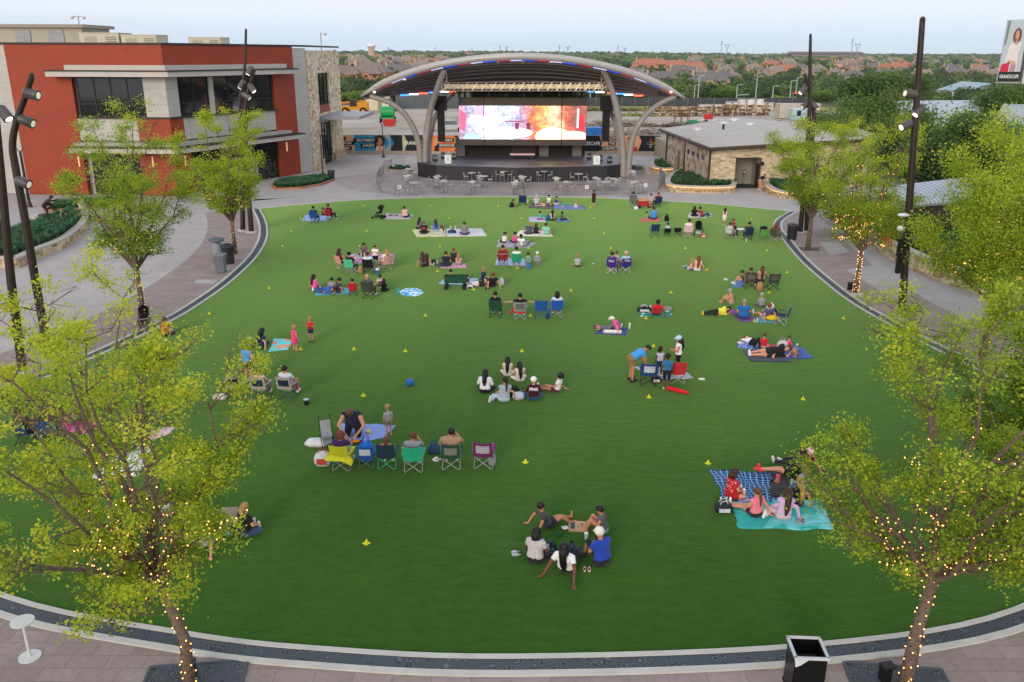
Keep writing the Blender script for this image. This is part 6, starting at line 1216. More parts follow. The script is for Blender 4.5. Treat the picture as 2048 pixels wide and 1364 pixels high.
def pat(spec):
    """kind:colour:colour:scale  cloth patterns"""
    if spec in _pat: return _pat[spec]
    k=spec.split(':'); kind=k[0]; c1,c2=k[1],k[2]; s_=float(k[3]) if len(k)>3 else 3
    if kind=='st': m=wavemat('striped_cloth',c1,c2,s_,'Y' if (len(k)<5) else k[4],uv=True,rough=.9,bump=.1,lo=.45,hi=.55)
    elif kind=='ob': m=wavemat('striped_fabric',c1,c2,s_,'Z' if len(k)<5 else k[4],uv=False,rough=.9,bump=.1,lo=.45,hi=.55)
    elif kind=='pl':
        m,t,b=newmat('plaid'); tcn=N(t,'ShaderNodeTexCoord'); b.inputs['Roughness'].default_value=.95; prev=None
        for ax in('X','Y'):
            wv=N(t,'ShaderNodeTexWave',bands_direction=ax); wv.inputs['Scale'].default_value=s_; wv.inputs['Distortion'].default_value=.25; t.links.new(tcn.outputs['UV'],wv.inputs[0]); r=N(t,'ShaderNodeMath',operation='GREATER_THAN'); r.inputs[1].default_value=.9; t.links.new(wv.outputs[0],r.inputs[0])
            if prev: mx=N(t,'ShaderNodeMath',operation='MAXIMUM'); t.links.new(prev.outputs[0],mx.inputs[0]); t.links.new(r.outputs[0],mx.inputs[1]); prev=mx
            else: prev=r
        mm=N(t,'ShaderNodeMix',data_type='RGBA'); t.links.new(prev.outputs[0],mm.inputs[0]); mm.inputs[6].default_value=S(c1)+(1,); mm.inputs[7].default_value=S(c2)+(1,); t.links.new(mm.outputs[2],b.inputs['Base Color'])
    else:
        m,t,b=newmat('patterned_cloth'); tcn=N(t,'ShaderNodeTexCoord'); b.inputs['Roughness'].default_value=.95
        nz=N(t,'ShaderNodeTexVoronoi' if kind=='fl' else 'ShaderNodeTexNoise'); nz.inputs['Scale'].default_value=s_; t.links.new(tcn.outputs['Object'],nz.inputs[0])
        r=N(t,'ShaderNodeValToRGB'); r.color_ramp.interpolation='CONSTANT' if kind!='td' else 'LINEAR'; t.links.new(nz.outputs[0],r.inputs[0]); el=r.color_ramp.elements
        cs=[k[1],k[2]]+[q for q in k[4:]]; el[0].position=.0; el[0].color=S(cs[0])+(1,); el[1].position=.28 if kind=='fl' else .5; el[1].color=S(cs[1])+(1,)
        for i,c in enumerate(cs[2:]): q=el.new((.45 if kind=='fl' else .56)+.09*i); q.color=S(c)+(1,)
        t.links.new(r.outputs[0],b.inputs['Base Color'])
    _pat[spec]=m; return m
def blanket(P,col,label,name='blanket',lift=.03,th=.014,seed=None,cat=None):
    Q=[G(x,y,.02) for x,y in P]; c=sum(Q,Vector())/4; r_=seed or int(P[0][0]); e=Vector((c.x,c.y,.02))
    n=14; vs=[]
    Lx=max((Q[1]-Q[0]).length,(Q[2]-Q[3]).length); Ly=max((Q[3]-Q[0]).length,(Q[2]-Q[1]).length); uvs=[]
    for j in range(n+1):
        for i in range(n+1):
            u,v=i/n,j/n; p=Q[0].lerp(Q[1],u).lerp(Q[3].lerp(Q[2],u),v)-e
            ed=min(u,1-u,v,1-v)
            jit=Vector((noise.noise(Vector((u*4+r_,v*4,1))),noise.noise(Vector((u*4,v*4+r_,5))),0))*.10
            z=th+lift*max(0,noise.noise(Vector((p.x*2.2+r_,p.y*2.2,0)))*1.2+noise.noise(Vector((p.x*6,p.y*6+r_,3)))*.5); p=p+jit; vs.append((p.x,p.y,z)); uvs.append((u*Lx,v*Ly))
    fs=[(j*(n+1)+i,j*(n+1)+i+1,(j+1)*(n+1)+i+1,(j+1)*(n+1)+i) for j in range(n) for i in range(n)]
    ring=[i for i in range(n+1)]+[(j*(n+1)+n) for j in range(1,n+1)]+[n*(n+1)+i for i in range(n-1,-1,-1)]+[j*(n+1) for j in range(n-1,0,-1)]
    b0=len(vs); vs+=[(vs[k][0],vs[k][1],0) for k in ring]; m=len(ring); fs+=[(ring[i],b0+i,b0+(i+1)%m,ring[(i+1)%m]) for i in range(m)]
    a=(Q[1]-Q[0]).cross(Q[3]-Q[0]).z
    if a<0: fs=[tuple(reversed(f)) for f in fs]
    me=bpy.data.meshes.new(name); me.from_pydata(vs,[],fs); me.materials.append(pat(col) if ':' in col else M(col,.95,var=.1,sc_=5,bump=.4,sheen=.2))
    uv=me.uv_layers.new(name='UVMap')
    for l in me.loops: uv.data[l.index].uv=uvs[l.vertex_index] if l.vertex_index<b0 else uvs[ring[l.vertex_index-b0]]
    me.polygons.foreach_set('use_smooth',[True]*len(me.polygons)); o=bpy.data.objects.new(name,me); COL.objects.link(o); o.location=e
    return tag(o,label,cat or name)
# ---------------------------------------------------------------- folding chairs
def camp_chair(x,y,yaw,col,label,frame='3a3d42',s=1.0,kind=0,col2=None,print_=None):
    b=G(x,y,.02); a=R(yaw); f=Vector((-math.sin(a),math.cos(a),0)); p=b+f*.27*s; e=E('camp_chair',p,label,'chair',a)
    fb=M(col,.85,var=.1,sc_=8,bump=.3,sheen=.1); fm=M(frame,.4,metal=.4,var=.05); T_=.011*s
    def v(x_,y_,z_): return Vector((x_,y_,z_))*s
    for sx in(-1,1):
        MB().tube([v(sx*.27,-.25,0),v(-sx*.26,-.22,.40),v(-sx*.27,-.22,.44)],T_,6).build('leg',fm,e)
        MB().tube([v(sx*.27,.27,0),v(-sx*.26,.24,.42)],T_,6).build('leg',fm,e)
        MB().tube([v(sx*.27,-.25,0),v(sx*.27,.24,.42),v(sx*.28,.25,.60)],T_,6).build('side_leg',fm,e); MB().tube([v(sx*.27,.27,0),v(sx*.27,-.22,.42)],T_,6).build('side_leg',fm,e)
        MB().tube([v(sx*.27,-.22,.40),v(sx*.28,-.27,.62),v(sx*.29,-.36,.92)],T_,6).build('back_post',fm,e)
        m_=MB(); P=[v(sx*.29,-.29,.63),v(sx*.30,-.05,.60),v(sx*.30,.26,.62)]
        for i in range(2): m_.slab([P[i]+v(-.04,0,0),P[i]+v(.05,0,0),P[i+1]+v(.05,0,0),P[i+1]+v(-.04,0,0)],.018)
        m_.build('armrest',fb,e)
        for y_ in(-.25,.27): MB().sph(v(sx*.27,y_,.012),.022*s,6).build('foot',M('1a1a1a',.8),e)
    def sheet_(fn,name,m_,n=6,k=5,th=.012):
        vs=[fn(i/n,j/k) for j in range(k+1) for i in range(n+1)]; nn=len(vs); nrm=(vs[n]-vs[0]).cross(vs[k*(n+1)]-vs[0]).normalized(); vs+= [q-nrm*th for q in vs]
        fs=[(j*(n+1)+i,j*(n+1)+i+1,(j+1)*(n+1)+i+1,(j+1)*(n+1)+i) for j in range(k) for i in range(n)]; fs+=[tuple(nn+q for q in reversed(g_)) for g_ in fs[:]]
        rg2=[i for i in range(n+1)]+[j*(n+1)+n for j in range(1,k+1)]+[k*(n+1)+i for i in range(n-1,-1,-1)]+[j*(n+1) for j in range(k-1,0,-1)]
        fs+=[(rg2[i],nn+rg2[i],nn+rg2[(i+1)%len(rg2)],rg2[(i+1)%len(rg2)]) for i in range(len(rg2))]
        return MB().add(vs,fs).build(name,m_,e,smooth=False)
    sheet_(lambda u,t: v(lerp(-.27,.27,u),lerp(-.22,.26,t),.42-.05*math.sin(math.pi*u)+.01*t),'seat',fb)
    top=.92 if kind!=2 else .80
    sheet_(lambda u,t: v(lerp(-.28,.28,u),lerp(-.24,-.37,t)-.05*math.sin(math.pi*u),lerp(.40,top,t)+.02*math.sin(math.pi*u)*(1-2*t)),'backrest',fb)
    if col2:
        for k in ((.15,.85,.30,.80),) if kind!=3 else ((.25,.75,.2,.62),):
            sheet_(lambda u,t: v(lerp(-.28,.28,lerp(k[0],k[1],u)),lerp(-.24,-.37,lerp(k[2],k[3],t))-.05*math.sin(math.pi*lerp(k[0],k[1],u))-.013,lerp(.40,top,lerp(k[2],k[3],t))),'back_panel',M(col2,.9,var=.1))
    if print_:
        W_=Wall((0,0),(1,0)); text('print',print_[0],print_[2]*s,v(0,-.405,.78),W_,M(print_[1],.6,var=0),e,.004,True)
    e['_f']=0; del e['_f']; return e,p
def seated(x,y,yaw,chair,plabel,**k):
    """chair=(colour,label,frame,kind,col2); person in it"""
    ce,p=camp_chair(x,y,yaw,chair[0],chair[1],*(chair[2:3] or ('3a3d42',)),s=k.get('cs',1.0),kind=chair[3] if len(chair)>3 else 0,col2=chair[4] if len(chair)>4 else None,print_=k.pop('cprint',None))
    k.pop('cs',None); pos=k.pop('pose','chair'); yw=k.pop('pyaw',yaw); return person(plabel,x,y,yw,pos,world=Vector((p.x,p.y,.02)),**k)
def drape(ce,col,w_=.6,label='draped_jacket'): 
    pass
def bagobj(x,y,name,col,label,size=(.35,.25,.3),yaw=0,col2=None,handles=True,cat=None):
    e=E(name,G(x,y,.02),label,cat or name.replace('_',' '),R(yaw)); w,d,h=size; m_=M(col,.85,var=.15,sc_=6,bump=.4)
    vs=[];k=8;fs=[]
    for j,(z,q) in enumerate(((0,.85),(.25,1.0),(.6,.97),(.85,.8),(1.0,.45))):
        for i in range(k): a=2*math.pi*i/k+.39; c_,s_=math.cos(a),math.sin(a); sg=lambda t:(abs(t)**.55)*(1 if t>0 else -1); vs.append((sg(c_)*w/2*q*(1+.06*math.sin(i*3+j)),sg(s_)*d/2*q,z*h*(1+.05*math.sin(i*2.1))))
    for j in range(4):
        for i in range(k): fs.append((j*k+i,j*k+(i+1)%k,(j+1)*k+(i+1)%k,(j+1)*k+i))
    fs+=[tuple(range(k-1,-1,-1)),tuple(4*k+i for i in range(k))]; MB().add(vs,fs).build('bag_body',m_,e,smooth=True)
    if handles:
        for s_ in(-1,1): MB().tube([(-w*.25,s_*d*.2,h*.85),(-w*.12,s_*d*.22,h*1.3),(w*.12,s_*d*.22,h*1.3),(w*.25,s_*d*.2,h*.85)],.012,5).build('handle',M(col2 or col,.8),e)
    if col2: MB().box((0,-d*.5,h*.4),(w*.6,.04,h*.4)).build('pocket',M(col2,.8,var=.15),e)
    return e
def stroller(x,y,yaw,label,col='141416',acc='2a2a2d',hood=True,umbrella=False):
    e=E('stroller',G(x,y,.02),label,'stroller',R(yaw)); fm=M('26272a',.4,metal=.3); fb=M(col,.8,var=.1)
    for sx in(-1,1):
        MB().tube([(sx*.24,.42,.1),(sx*.24,-.1,.55),(sx*.22,-.42,1.02)],.014,6).build('frame_tube',fm,e); MB().tube([(sx*.24,-.36,.12),(sx*.24,.1,.5)],.013,6).build('frame_tube',fm,e)
        for y_,r_ in ((.42,.09),(-.36,.13)):
            MB().tube([(sx*.24-.02,y_,r_),(sx*.24+.02,y_,r_)],r_,12).build('wheel',M('1a1a1c',.8),e)
        if umbrella: MB().tube([(sx*.22,-.42,1.0),(sx*.22,-.52,1.08)],.02,6).build('handle',M('101010',.6),e)
    if not umbrella: MB().tube([(-.22,-.42,1.02),(.22,-.42,1.02)],.018,6).build('handle',M('101010',.6),e)
    MB().box((0,-.02,.45),(.40,.36,.07)).box((0,-.24,.70),(.40,.07,.5),M4=Matrix.Rotation(.35,4,'X')).build('seat',M(acc,.8,var=.15) if umbrella else fb,e)
    MB().box((0,-.05,.2),(.36,.5,.12)).build('basket',M(acc,.9),e)
    if hood:
        vs=[];fs=[]
        for j in range(6):
            a=j/5*1.9-.2
            for i in range(9): t=math.pi*i/8; vs.append((.23*math.cos(t),-.22+.33*math.sin(t)*math.sin(a)-.05,.78+.30*math.sin(t)*math.cos(a)))
        for j in range(5):
            for i in range(8): fs.append((j*9+i,j*9+i+1,(j+1)*9+i+1,(j+1)*9+i))
        n=len(vs); vs+=[(a*.93,b,c-.015) for a,b,c in vs]; fs+=[tuple(n+q for q in reversed(f)) for f in fs[:]]; MB().add(vs,fs).build('hood',fb,e,smooth=True)
    return e
def shoes(x,y,col,label,yaw=0,s=1.0,name='shoes',dz=.02):
    e=E(name,G(x,y,dz),label,'shoes',R(yaw)); 
    for sx in(-1,1): o=MB().sph((sx*.06*s,0,.04),(.045*s,.13*s,.05*s),10).build('shoe',M(col,.7,var=.12),e,smooth=True); MB().sph((sx*.06*s,-.05*s,.07),(.028*s,.05*s,.025),8).build('opening',M('2c2c2e',.8),o)
    return e
def cup(x,y,label,h=.2,r=.045,col='d8d6d2'):
    e=E('paper_cup',G(x,y,.02),label,'cup'); MB().tube([(0,0,0),(0,0,h)],[r*.75,r],12).build('cup_body',M(col,.5),e); MB().tube([(0,0,h),(0,0,h+.015)],[r*1.06,r*1.0],12).build('lid',M('efefef',.3),e); MB().tube([(0,0,h),(.01,0,h+.06)],.005,5).build('straw',M('c04040',.5),e); return e
# cones on the lawn
cone0=E('disc_cone',(0,0,0),'small yellow marker cone standing on the open lawn','cone',group='small yellow marker cones on the lawn'); yc=M('d9d820',.45,var=.04)
MB().tube([(0,0,.03),(0,0,.11),(0,0,.19)],[.085,.045,.028],12).build('cone_body',yc,cone0,smooth=True); MB().box((0,0,.016),(.23,.23,.03)).build('base',yc,cone0)
ck=KIDS(cone0)
CONES=[(601,437),(727,412),(862,412),(996,413),(898,437),(1043,437),(583,451+12),(733,463),(565,493),(719,493),(880,494),(538,577),(419,628),(851,632),(601,699),(708,699),(811,703),(1044,703),(727,792),(1051,925),(1416,927),(733,1087),(1298,795),(1606,799),(1687,637),(1307,693),(1292,637),(1142,582),(1342,586),(1538,586),(1509,643),(1188,437),(1208,467),(1222,497),(1371,497),(1414,540),(1534,502),(1574,546),(1503,438),(1181,415),(1061,632),(875,543),(948,580),(1035,537),(1058,497),(676,537),(258,1070),(322,907)]
CN=[]
for i,(x,y) in enumerate(CONES):
    o=cone0 if i==0 else copy_tree(cone0,ck); p=G(x,y,.02); place(o,p,rnd.uniform(0,1.5),s=.64)
    CN.append(o)
# ================================================================ THE CROWD, group by group
Pn=person; Bk=blanket
# -- top left of the lawn
Bk([(602,442),(656,442),(662,431),(611,430)],'bl:3a6fb0:c8d4e4:9','blue and white patterned blanket under the royal blue chair')
seated(627,447,-10,('1f5fa8','royal blue chair on the blue and white blanket','20508c',1),'person with dark hair in the royal blue chair far left of the lawn',shirt='33405a',pants='2a3040',hc='b')
seated(656,442,-30,('c22430','bright red chair beside the royal blue chair','8a8d90'),'person in a dark shirt sitting in the bright red chair',shirt='4a2a30',pants='23262c',hc='b')
Pn('small child in red and black between the blue and the bright red chair',645,431,-60,'cross','7a2a30','1c1c20','l','short','k',.6)
e=E('flying_disc',G(673,431,.02),'green flying disc lying right of the bright red chair','disc'); MB().tube([(0,0,0),(0,0,.03),(0,0,.04)],[.15,.15,.11],16).build('disc_body',M('5fb86a',.5),e); MB().tube([(0,0,.04),(0,0,.045)],[.07,.07],12).build('label_disc',M('e8e8e0',.5),e)
stroller(758,437,70,'black hooded stroller at the left end of the pale towel near the far edge')
Bk([(768,438),(822,438),(812,428),(772,427)],'st:cfc6cc:8d8290:6','white and grey striped towel beside the black hooded stroller')
Pn('woman in a pale pink top sitting on the striped towel by the stroller',811,435,5,'side','dab8b0','23273a','l','bun','b',.95,sl='tank')
Pn('baby lying on the striped towel beside the black stroller',784,432,80,'supine','8f8a94','5a5560','l','short','b',.42,shoes=None)
# -- yellow and white blankets
Bk([(832,474),(893,473),(890,458),(825,459)],'bl:d5d3a8:c2c694:4','pale yellow blanket joined to the long white one'); Bk([(893,473),(974,472),(965,457),(892,458)],'st:d6d8dc:b9bcc4:1.2','long white blanket with one man sitting on it')
Pn('long haired woman in grey at the left corner of the pale yellow blanket',838,458,-20,'knees','6a6a70','2c2d34','l','long','k',.92)
Pn('man in a black jersey with red lettering on the pale yellow blanket',848,468,0,'cross','1a1a1e','22242a','t','short','k',1.0,cap='6b5f50',print_=('33','d8485c',.24,.62))
Pn('woman in a denim blue top with long brown hair on the pale yellow blanket',872,463,15,'legs','4a7ab8','a8b4c4','l','long','b',.95)
Pn('small girl in white leaning near the woman in denim blue',885,468,70,'side','e2e0e0','d6d2d0','l','long','n',.62,sl='short')
Pn('man in a grey tee alone on the long white blanket',929,470,0,'cross','7c7c84','4a2f6a','l','short','b',1.0)
bagobj(904,466,'tote_bag','24262c','black bag with a blue top on the long white blanket',(.6,.35,.22),col2='3050a0'); cup(901,458,'left white cup standing on the long white blanket'); cup(911,458,'right white cup standing on the long white blanket')
# -- mouse ear girls and neighbours
Bk([(991,494),(1056,497),(1074,486),(1002,482)],'8d9298','grey blanket under the two girls with hair buns')
Pn('girl with two black hair buns and a white top on the grey blanket',1008,486,-5,'side','e2ddde','17171a','l','buns','k',.72,mir=True)
Pn('girl with two black hair buns and a bright pink top on the grey blanket',1028,486,-5,'side','e0489a','2a2e48','l','buns','k',.72,mir=True)
Pn('man in a white tee leaning back on the grey blanket beside the girls with buns',1046,493,-35,'lean','e8e8ea','8c8f94','d','short','k',1.0)
Bk([(1033,472),(1106,473),(1097,462),(1039,461)],'dfdcd0','cream white blanket with three people in a row')
Pn('man in a slate blue tee at the left of the cream white blanket',1058,469,5,'cross','4a5468','3a3f4c','l','short','y',.98)
Pn('girl in black with brown hair in the middle of the cream white blanket',1072,468,0,'cross','1b1b1e','222228','l','long','b',.75)
Pn('man in a light turquoise tee at the right of the cream white blanket',1093,469,-15,'lean','7fd0c4','8a8f8c','l','short','b',1.0)
# -- maroon / green chairs with two children's chairs
Bk([(990,530),(1054,532),(1050,518),(994,516)],'ob:e0e2ea:3f62b4:7:X','blue and white striped blanket in front of the maroon chair')
seated(1006,533,5,('8e2430','maroon folding chair with white lettering','6a6c70'),'man in a maroon tee in the maroon lettered chair',shirt='8e2430',pants='34363c',hc='b',cprint=('HOUSTON','d8c8c8',.09))
seated(1033,537,0,('1f9a6e','turquoise green folding chair right of the maroon one','a8abac'),'person in white with black hair in the turquoise green chair',shirt='d8e4e0',pants='5a6068',hc='k')
seated(1056,534,-5,('7fa88c','small pale green child chair beside the turquoise one','8f9294'),'small child in the pale green chair',shirt='9ac0a4',pants='7a5a50',hc='k',s=.62,cs=.68)
seated(1074,532,-10,('9aa0a6','small grey child chair at the right end of the chair row','a0a4a8'),'small child with a white cap in the small grey chair',shirt='b4b8bc',pants='6a6c70',hc='b',s=.6,cs=.66,cap='e6e6e8')
bagobj(1057,538,'lunch_bag','2c7fd0','small bright blue bag hanging in front of the pale green child chair',(.22,.18,.28))
# -- picnic group left (chairs round a colourful blanket)
Bk([(694,527),(786,528),(790,508),(697,507)],'bl:d86a9a:3f9fc4:2.2:e8d8a0:7a4ac0:e4e0e4','many coloured blanket between the pink, mint and black chairs')
seated(677,541,-45,('d59a90','dusty pink chair at the left of the colourful blanket','b0aca8'),'woman in a maroon top with long brown hair in the dusty pink chair',shirt='6e2434',pants='20222a',hair='long',hc='b',sl='tank')
seated(698,549,-20,('4cc294','mint green chair at the lower left of the colourful blanket','b0b2b2'),'person in a black cap and dark shirt in the mint green chair',shirt='1c1e24',pants='2a2c34',hc='k',cap='15161a')
Pn('woman with long dark hair sitting on the far side of the colourful blanket',729,511,175,'cross','6a5a60','3a2c34','l','long','b',.92)
Pn('boy in a white shirt holding something mint green in front of him',752,537,170,'standup','e4e2e2','19191c','l','short','b',.80,pl='short')
bagobj(752,530,'folded_towel','3cc890','mint green cloth held up in front of the boy in white',(.3,.12,.5),handles=False)
seated(736,549,0,('17181b','black padded chair in the middle of the colourful blanket group','26272b',1),'person in a light aqua tee in the black padded chair',shirt='bfe0e6',pants='5a6470',hc='b')
seated(777,542,40,('d0a294','dusty pink chair with a crimson top edge on the right','b4aeaa'),'blonde woman in white in the dusty pink chair on the right',shirt='e6e0e0',pants='cfa890',hair='long',hc='y',pl='short')
Pn('small blonde child in pink on the right end of the colourful blanket',770,524,140,'cross','e07aa0','d8d0d0','l','short','y',.55)
e=E('drink_jug',G(755,548,.02),'blue and white drink jug on the grass beside the black padded chair','jug'); MB().tube([(0,0,0),(0,0,.25)],[.11,.12],14).build('jug_body',M('2c6aa8',.4),e); MB().tube([(0,0,.25),(0,0,.32)],[.12,.09],14).build('lid',M('e8eaec',.4),e)
bagobj(721,546,'paper_bag','b08a5c','brown paper bag beside the mint green chair',(.28,.2,.4),handles=False)
# -- row with bald man
Bk([(630,591),(700,588),(700,576),(640,574)],'2fa0b0','teal blanket under the group left of the bald man')
Pn('woman in a hot pink top at the left end of the teal blanket',629,580,-40,'side','e85aa4','2c3050','t','long','k',.92)
Pn('person in blue jeans and white shoes lying on the grass before the teal blanket',650,587,-115,'lieside','2f5aa0','2c4c80','t','short','k',.95,shoes='e8e8e8')
Pn('person in a grey tee half hidden on the teal blanket',664,583,-10,'cross','8a8c92','2a2e3c','t','bun','k',.82)
Pn('woman in a dark tank top with bare arms on the teal blanket',677,586,-40,'side','3a3a44','3a3e50','t','short','k',.92,sl='tank',mir=True)
seated(706,592,10,('b8242c','small bright red chair beside the bald man','303236'),'small black haired child in the small bright red chair',shirt='b8242c',pants='2a2c34',hc='k',s=.66,cs=.75)
seated(734,598,-15,('3c4038','grey green chair of the bald man','26282a',1),'bald man in a dark grey tee sitting in the grey green chair',shirt='4c4f54',pants='5a5648',hair='bald',skin='l',wide=1.12)
Pn('child in pale pink sitting right of the bald man',759,572,-150,'knees','dcb8bc','5a4a50','t','short','k',.68)
Pn('child with long black hair in black clothes right of the bald man',768,583,-10,'cross','141416','1a1a1e','t','long','k',.68)
o=MB(); P=[G(797+23,585,.02)]; c0=G(820,585,.02); vs=[]
for i in range(28):
    a=2*math.pi*i/28; q=G(823+24*math.cos(a),585-8*math.sin(a)*(1-.3*math.cos(a)**4),.02); vs.append((q.x,q.y))
e=E('fish_towel',c0,'blue and white fish shaped towel lying alone on the grass','towel'); wb(MB().prism(vs,.02,.05),'towel_body',pat('bl:3f9fdc:d4ecf6:4'),e); t_=[tuple(G(x,y))[:2] for x,y in ((803,583),(791,577),(795,583),(791,592))]; wb(MB().prism(t_,.02,.055),'tail_fin',M('2a9aa0',.9),e)
# -- middle group with navy man
Bk([(880,537),(936,536),(931,527),(884,526)],'pl:b06a8c:d8ccd0:1.6','pink and white plaid blanket behind the man in navy')
Pn('woman in a dark mauve tee at the left of the small middle group',848,533,5,'side','5c4c58','1c1a20','l','long','b',.95,sl='short')
Pn('woman with brown hair and bare arms beside the woman in mauve',858,531,-25,'lean','7a5a60','201e24','l','long','b',.9,sl='tank')
Pn('man in a navy tee with brown hair in the small middle group',892,533,0,'cross','1f2638','2a3040','l','short','b',1.0)
Pn('dark red haired person facing away behind the man in navy',907,522,-10,'cross','3a343c','2a262c','l','short','a',.85)
Pn('blonde girl with long hair at the right of the small middle group',917,530,-10,'cross','c8a898','8a7a80','l','long','y',.72)
cup(875,528,'white cup between the woman in mauve and the man in navy'); bagobj(879,533,'lunch_bag','46525c','small dark bag between the woman in mauve and the man in navy',(.3,.2,.18))
# -- wagon group
Bk([(878,568),(950,571),(957,557),(891,554)],'st:4f86c0:cfd8e2:2.2','blue and white checked towel behind the green wagon')
e=E('folding_wagon',G(911,577,.02),'dark green folding wagon with black wheels','wagon'); gr=M('1f4a38',.85,var=.1); MB().box((0,0,.38),(1.15,.55,.04)).build('floor',gr,e)
for a,b,c in (((0,-.27,.55),(1.15,.03,.34),0),((0,.27,.55),(1.15,.03,.34),0),((-.57,0,.55),(.03,.52,.34),0),((.57,0,.55),(.03,.52,.34),0)): MB().box(a,b).build('side_panel',gr,e)
for x in(-.48,.48):
    for y in(-.26,.26): MB().tube([(x,y-.03,.12),(x,y+.03,.12)],.12,12).build('wheel',blk,e)
MB().tube([(.6,0,.4),(.95,0,.75)],.015,6).build('pull_handle',blk,e)
Pn('child in a bright red shirt sitting behind the green wagon',901,565,-20,'cross','d01f2a','9a9ca4','l','short','k',.75)
Pn('toddler in black and white beside the green wagon',936,569,120,'cross','2a2c34','e0dcd8','l','short','b',.55)
Pn('child in white shorts lying on the grass right of the green wagon',956,572,-100,'lieside','2a2a30','e6e2de','l','short','n',.75)
Pn('blonde person in a navy top sitting behind the man in black with red hair',966,563,-60,'cross','222a44','2a2c3c','l','curly','y',.88)
Pn('man in a black tee with red brown hair leaning back on both hands',984,574,15,'lean','17181b','3a3c44','l','short','a',1.0)
bagobj(1003,570,'tote_bag','c8ccd0','white bag at the right end of the green wagon group',(.3,.2,.35)); bagobj(940,578,'backpack','d0d0ce','white and black backpack in front of the green wagon group',(.35,.25,.25),col2='1c1c20'); shoes(974,579,'1c1d20','black shoes in front of the man leaning back on both hands')
# -- row of four chairs
seated(990,636,-5,('1e4a34','dark green chair at the left end of the row of four','1b1c1e',1),'man in a black tee with dark hair in the dark green chair',shirt='141416',pants='2c2e34',hc='k')
seated(1040,640,0,('8a8a8c','grey chair with a red jacket hung on it','c8c8c8',0,'6a6a6c'),'man in a black tee with both arms spread from the grey chair',shirt='1a1b1f',pants='3a3c44',hc='k',pose='chairwide')
e=E('red_jacket',G(1039,637,.0)+Vector((0,-.12,.0)),'red jacket hanging over the back of the grey chair','jacket'); MB().add([(-.36,-.16,.42),(.20,-.18,.30),(.30,-.16,.50),(.33,-.12,.64),(-.3,-.12,.66),(-.36,-.08,.42),(.20,-.1,.30),(.30,-.06,.50),(.33,-.02,.64),(-.3,-.02,.66)],[(0,1,2,3,4),(9,8,7,6,5),(0,5,6,1),(1,6,7,2),(2,7,8,3),(4,3,8,9),(0,4,9,5)]).build('fabric',M('c8202c',.85,var=.1,bump=.4),e); MB().tube([(-.34,-.17,.44),(-.44,-.12,.36),(-.40,-.1,.30)],[.06,.05,.04],8).build('sleeve',M('c8202c',.85,var=.1),e)
camp_chair(1082,637,0,'1757a4','empty royal blue chair third in the row of four','2458a0')
seated(1114,636,0,('1c5cb0','royal blue chair at the right end of the row of four','b4b8bc'),'woman in white with dark hair in the right end blue chair',shirt='c8d4e4',pants='3a3c48',hair='bob',hc='k')
e=E('chair_pouch',G(1094,639,.02),'blue carry bag drooping beside the empty royal blue chair','bag'); MB().tube([(0,0,.06),(.05,0,.35),(.1,0,.5)],[.09,.08,.04],8).build('bag_body',M('1a4f98',.85,var=.1),e,smooth=True); MB().tube([(.1,0,.5),(.14,0,.62)],.012,5).build('strap',M('14386c',.8),e)
# -- far edge groups right of centre
e=E('cooler_cart',G(1045,410,.02),'navy soft cart with a tall thin handle near the far edge','cart'); nv=M('1d2c58',.85,var=.1); MB().box((0,0,.5),(.62,.45,.55)).build('cart_body',nv,e); MB().tube([(.1,0,.75),(.12,0,1.5)],.015,6).build('handle',blk,e); [MB().tube([(sx*.3-.03,0,.12),(sx*.3+.03,0,.12)],.12,10).build('wheel',blk,e) for sx in(-1,1)]; MB().box((.42,0,.3),(.12,.12,.3)).build('side_pouch',M('c8ccd4',.6),e)
Pn('child in black crouching on the grass left of the navy cart',1021,417,-70,'squat','161618','1a1a1c','t','short','k',.8)
Bk([(1056,416),(1108,418),(1108,411),(1060,409)],'1f2434','dark navy blanket near the navy cart'); Bk([(1108,418),(1171,419),(1166,411),(1108,410)],'pl:4f62a8:8d9cc8:1.5','periwinkle blue blanket by the far edge with small children')
Pn('blonde woman in a pale grey top on the dark navy blanket',1073,411,0,'cross','b8bac4','2a3040','l','bob','w',.98)
Pn('child in a white tee at the far edge of the dark navy blanket',1098,406,160,'cross','e8e8ea','d4b8a8','t','short','k',.72,pl='short')
Pn('child in a navy and white shirt and cap beside the one in a white tee',1112,409,-20,'cross','3f4684','d8d8dc','l','short','b',.68,cap='2a3470')
Pn('person in a dark patterned top lying on the dark navy blanket',1089,413,85,'supine','2a262c','c8a898','l','short','k',.85,pl='short')
Pn('toddler in teal sitting on the periwinkle blanket',1127,415,10,'cross','2fa0b0','c8a898','l','short','y',.5)
Pn('small blonde child in white on the periwinkle blanket',1153,415,40,'cross','e6e2e2','d8c8c0','l','long','y',.55)
Pn('girl in a dark red dress standing at the far edge with arms raised',1187,414,-5,'standup','3a1620',None,'l','pony','b',.78,sl='tank',pl='skirt',shoes='c8a088')
Bk([(1058,443),(1092,444),(1089,434),(1058,434)],'st:d6d8e0:7a8cc0:4','white and blue striped towel with a child in teal'); Bk([(1112,444),(1139,444),(1136,438),(1114,438)],'pl:2f5a94:7fa0cc:3','small blue towel under the child in grey')
Pn('child in teal sitting on something red on the striped towel',1080,440,0,'cross','3aa8b4','c42838','t','short','k',.66); Pn('woman with very long black hair right of the bright blue backpack',1105,441,5,'cross','c8b890','1c1c20','t','vlong','k',.85,sl='tank'); Pn('child in a grey tee sitting on the small blue towel facing right',1123,441,-60,'legs','5a5a60','2a2c34','d','short','k',.68)
bagobj(1096,441,'backpack','1f6a9c','bright blue backpack between the striped towel and the black haired woman',(.4,.3,.42),col2='184a70')
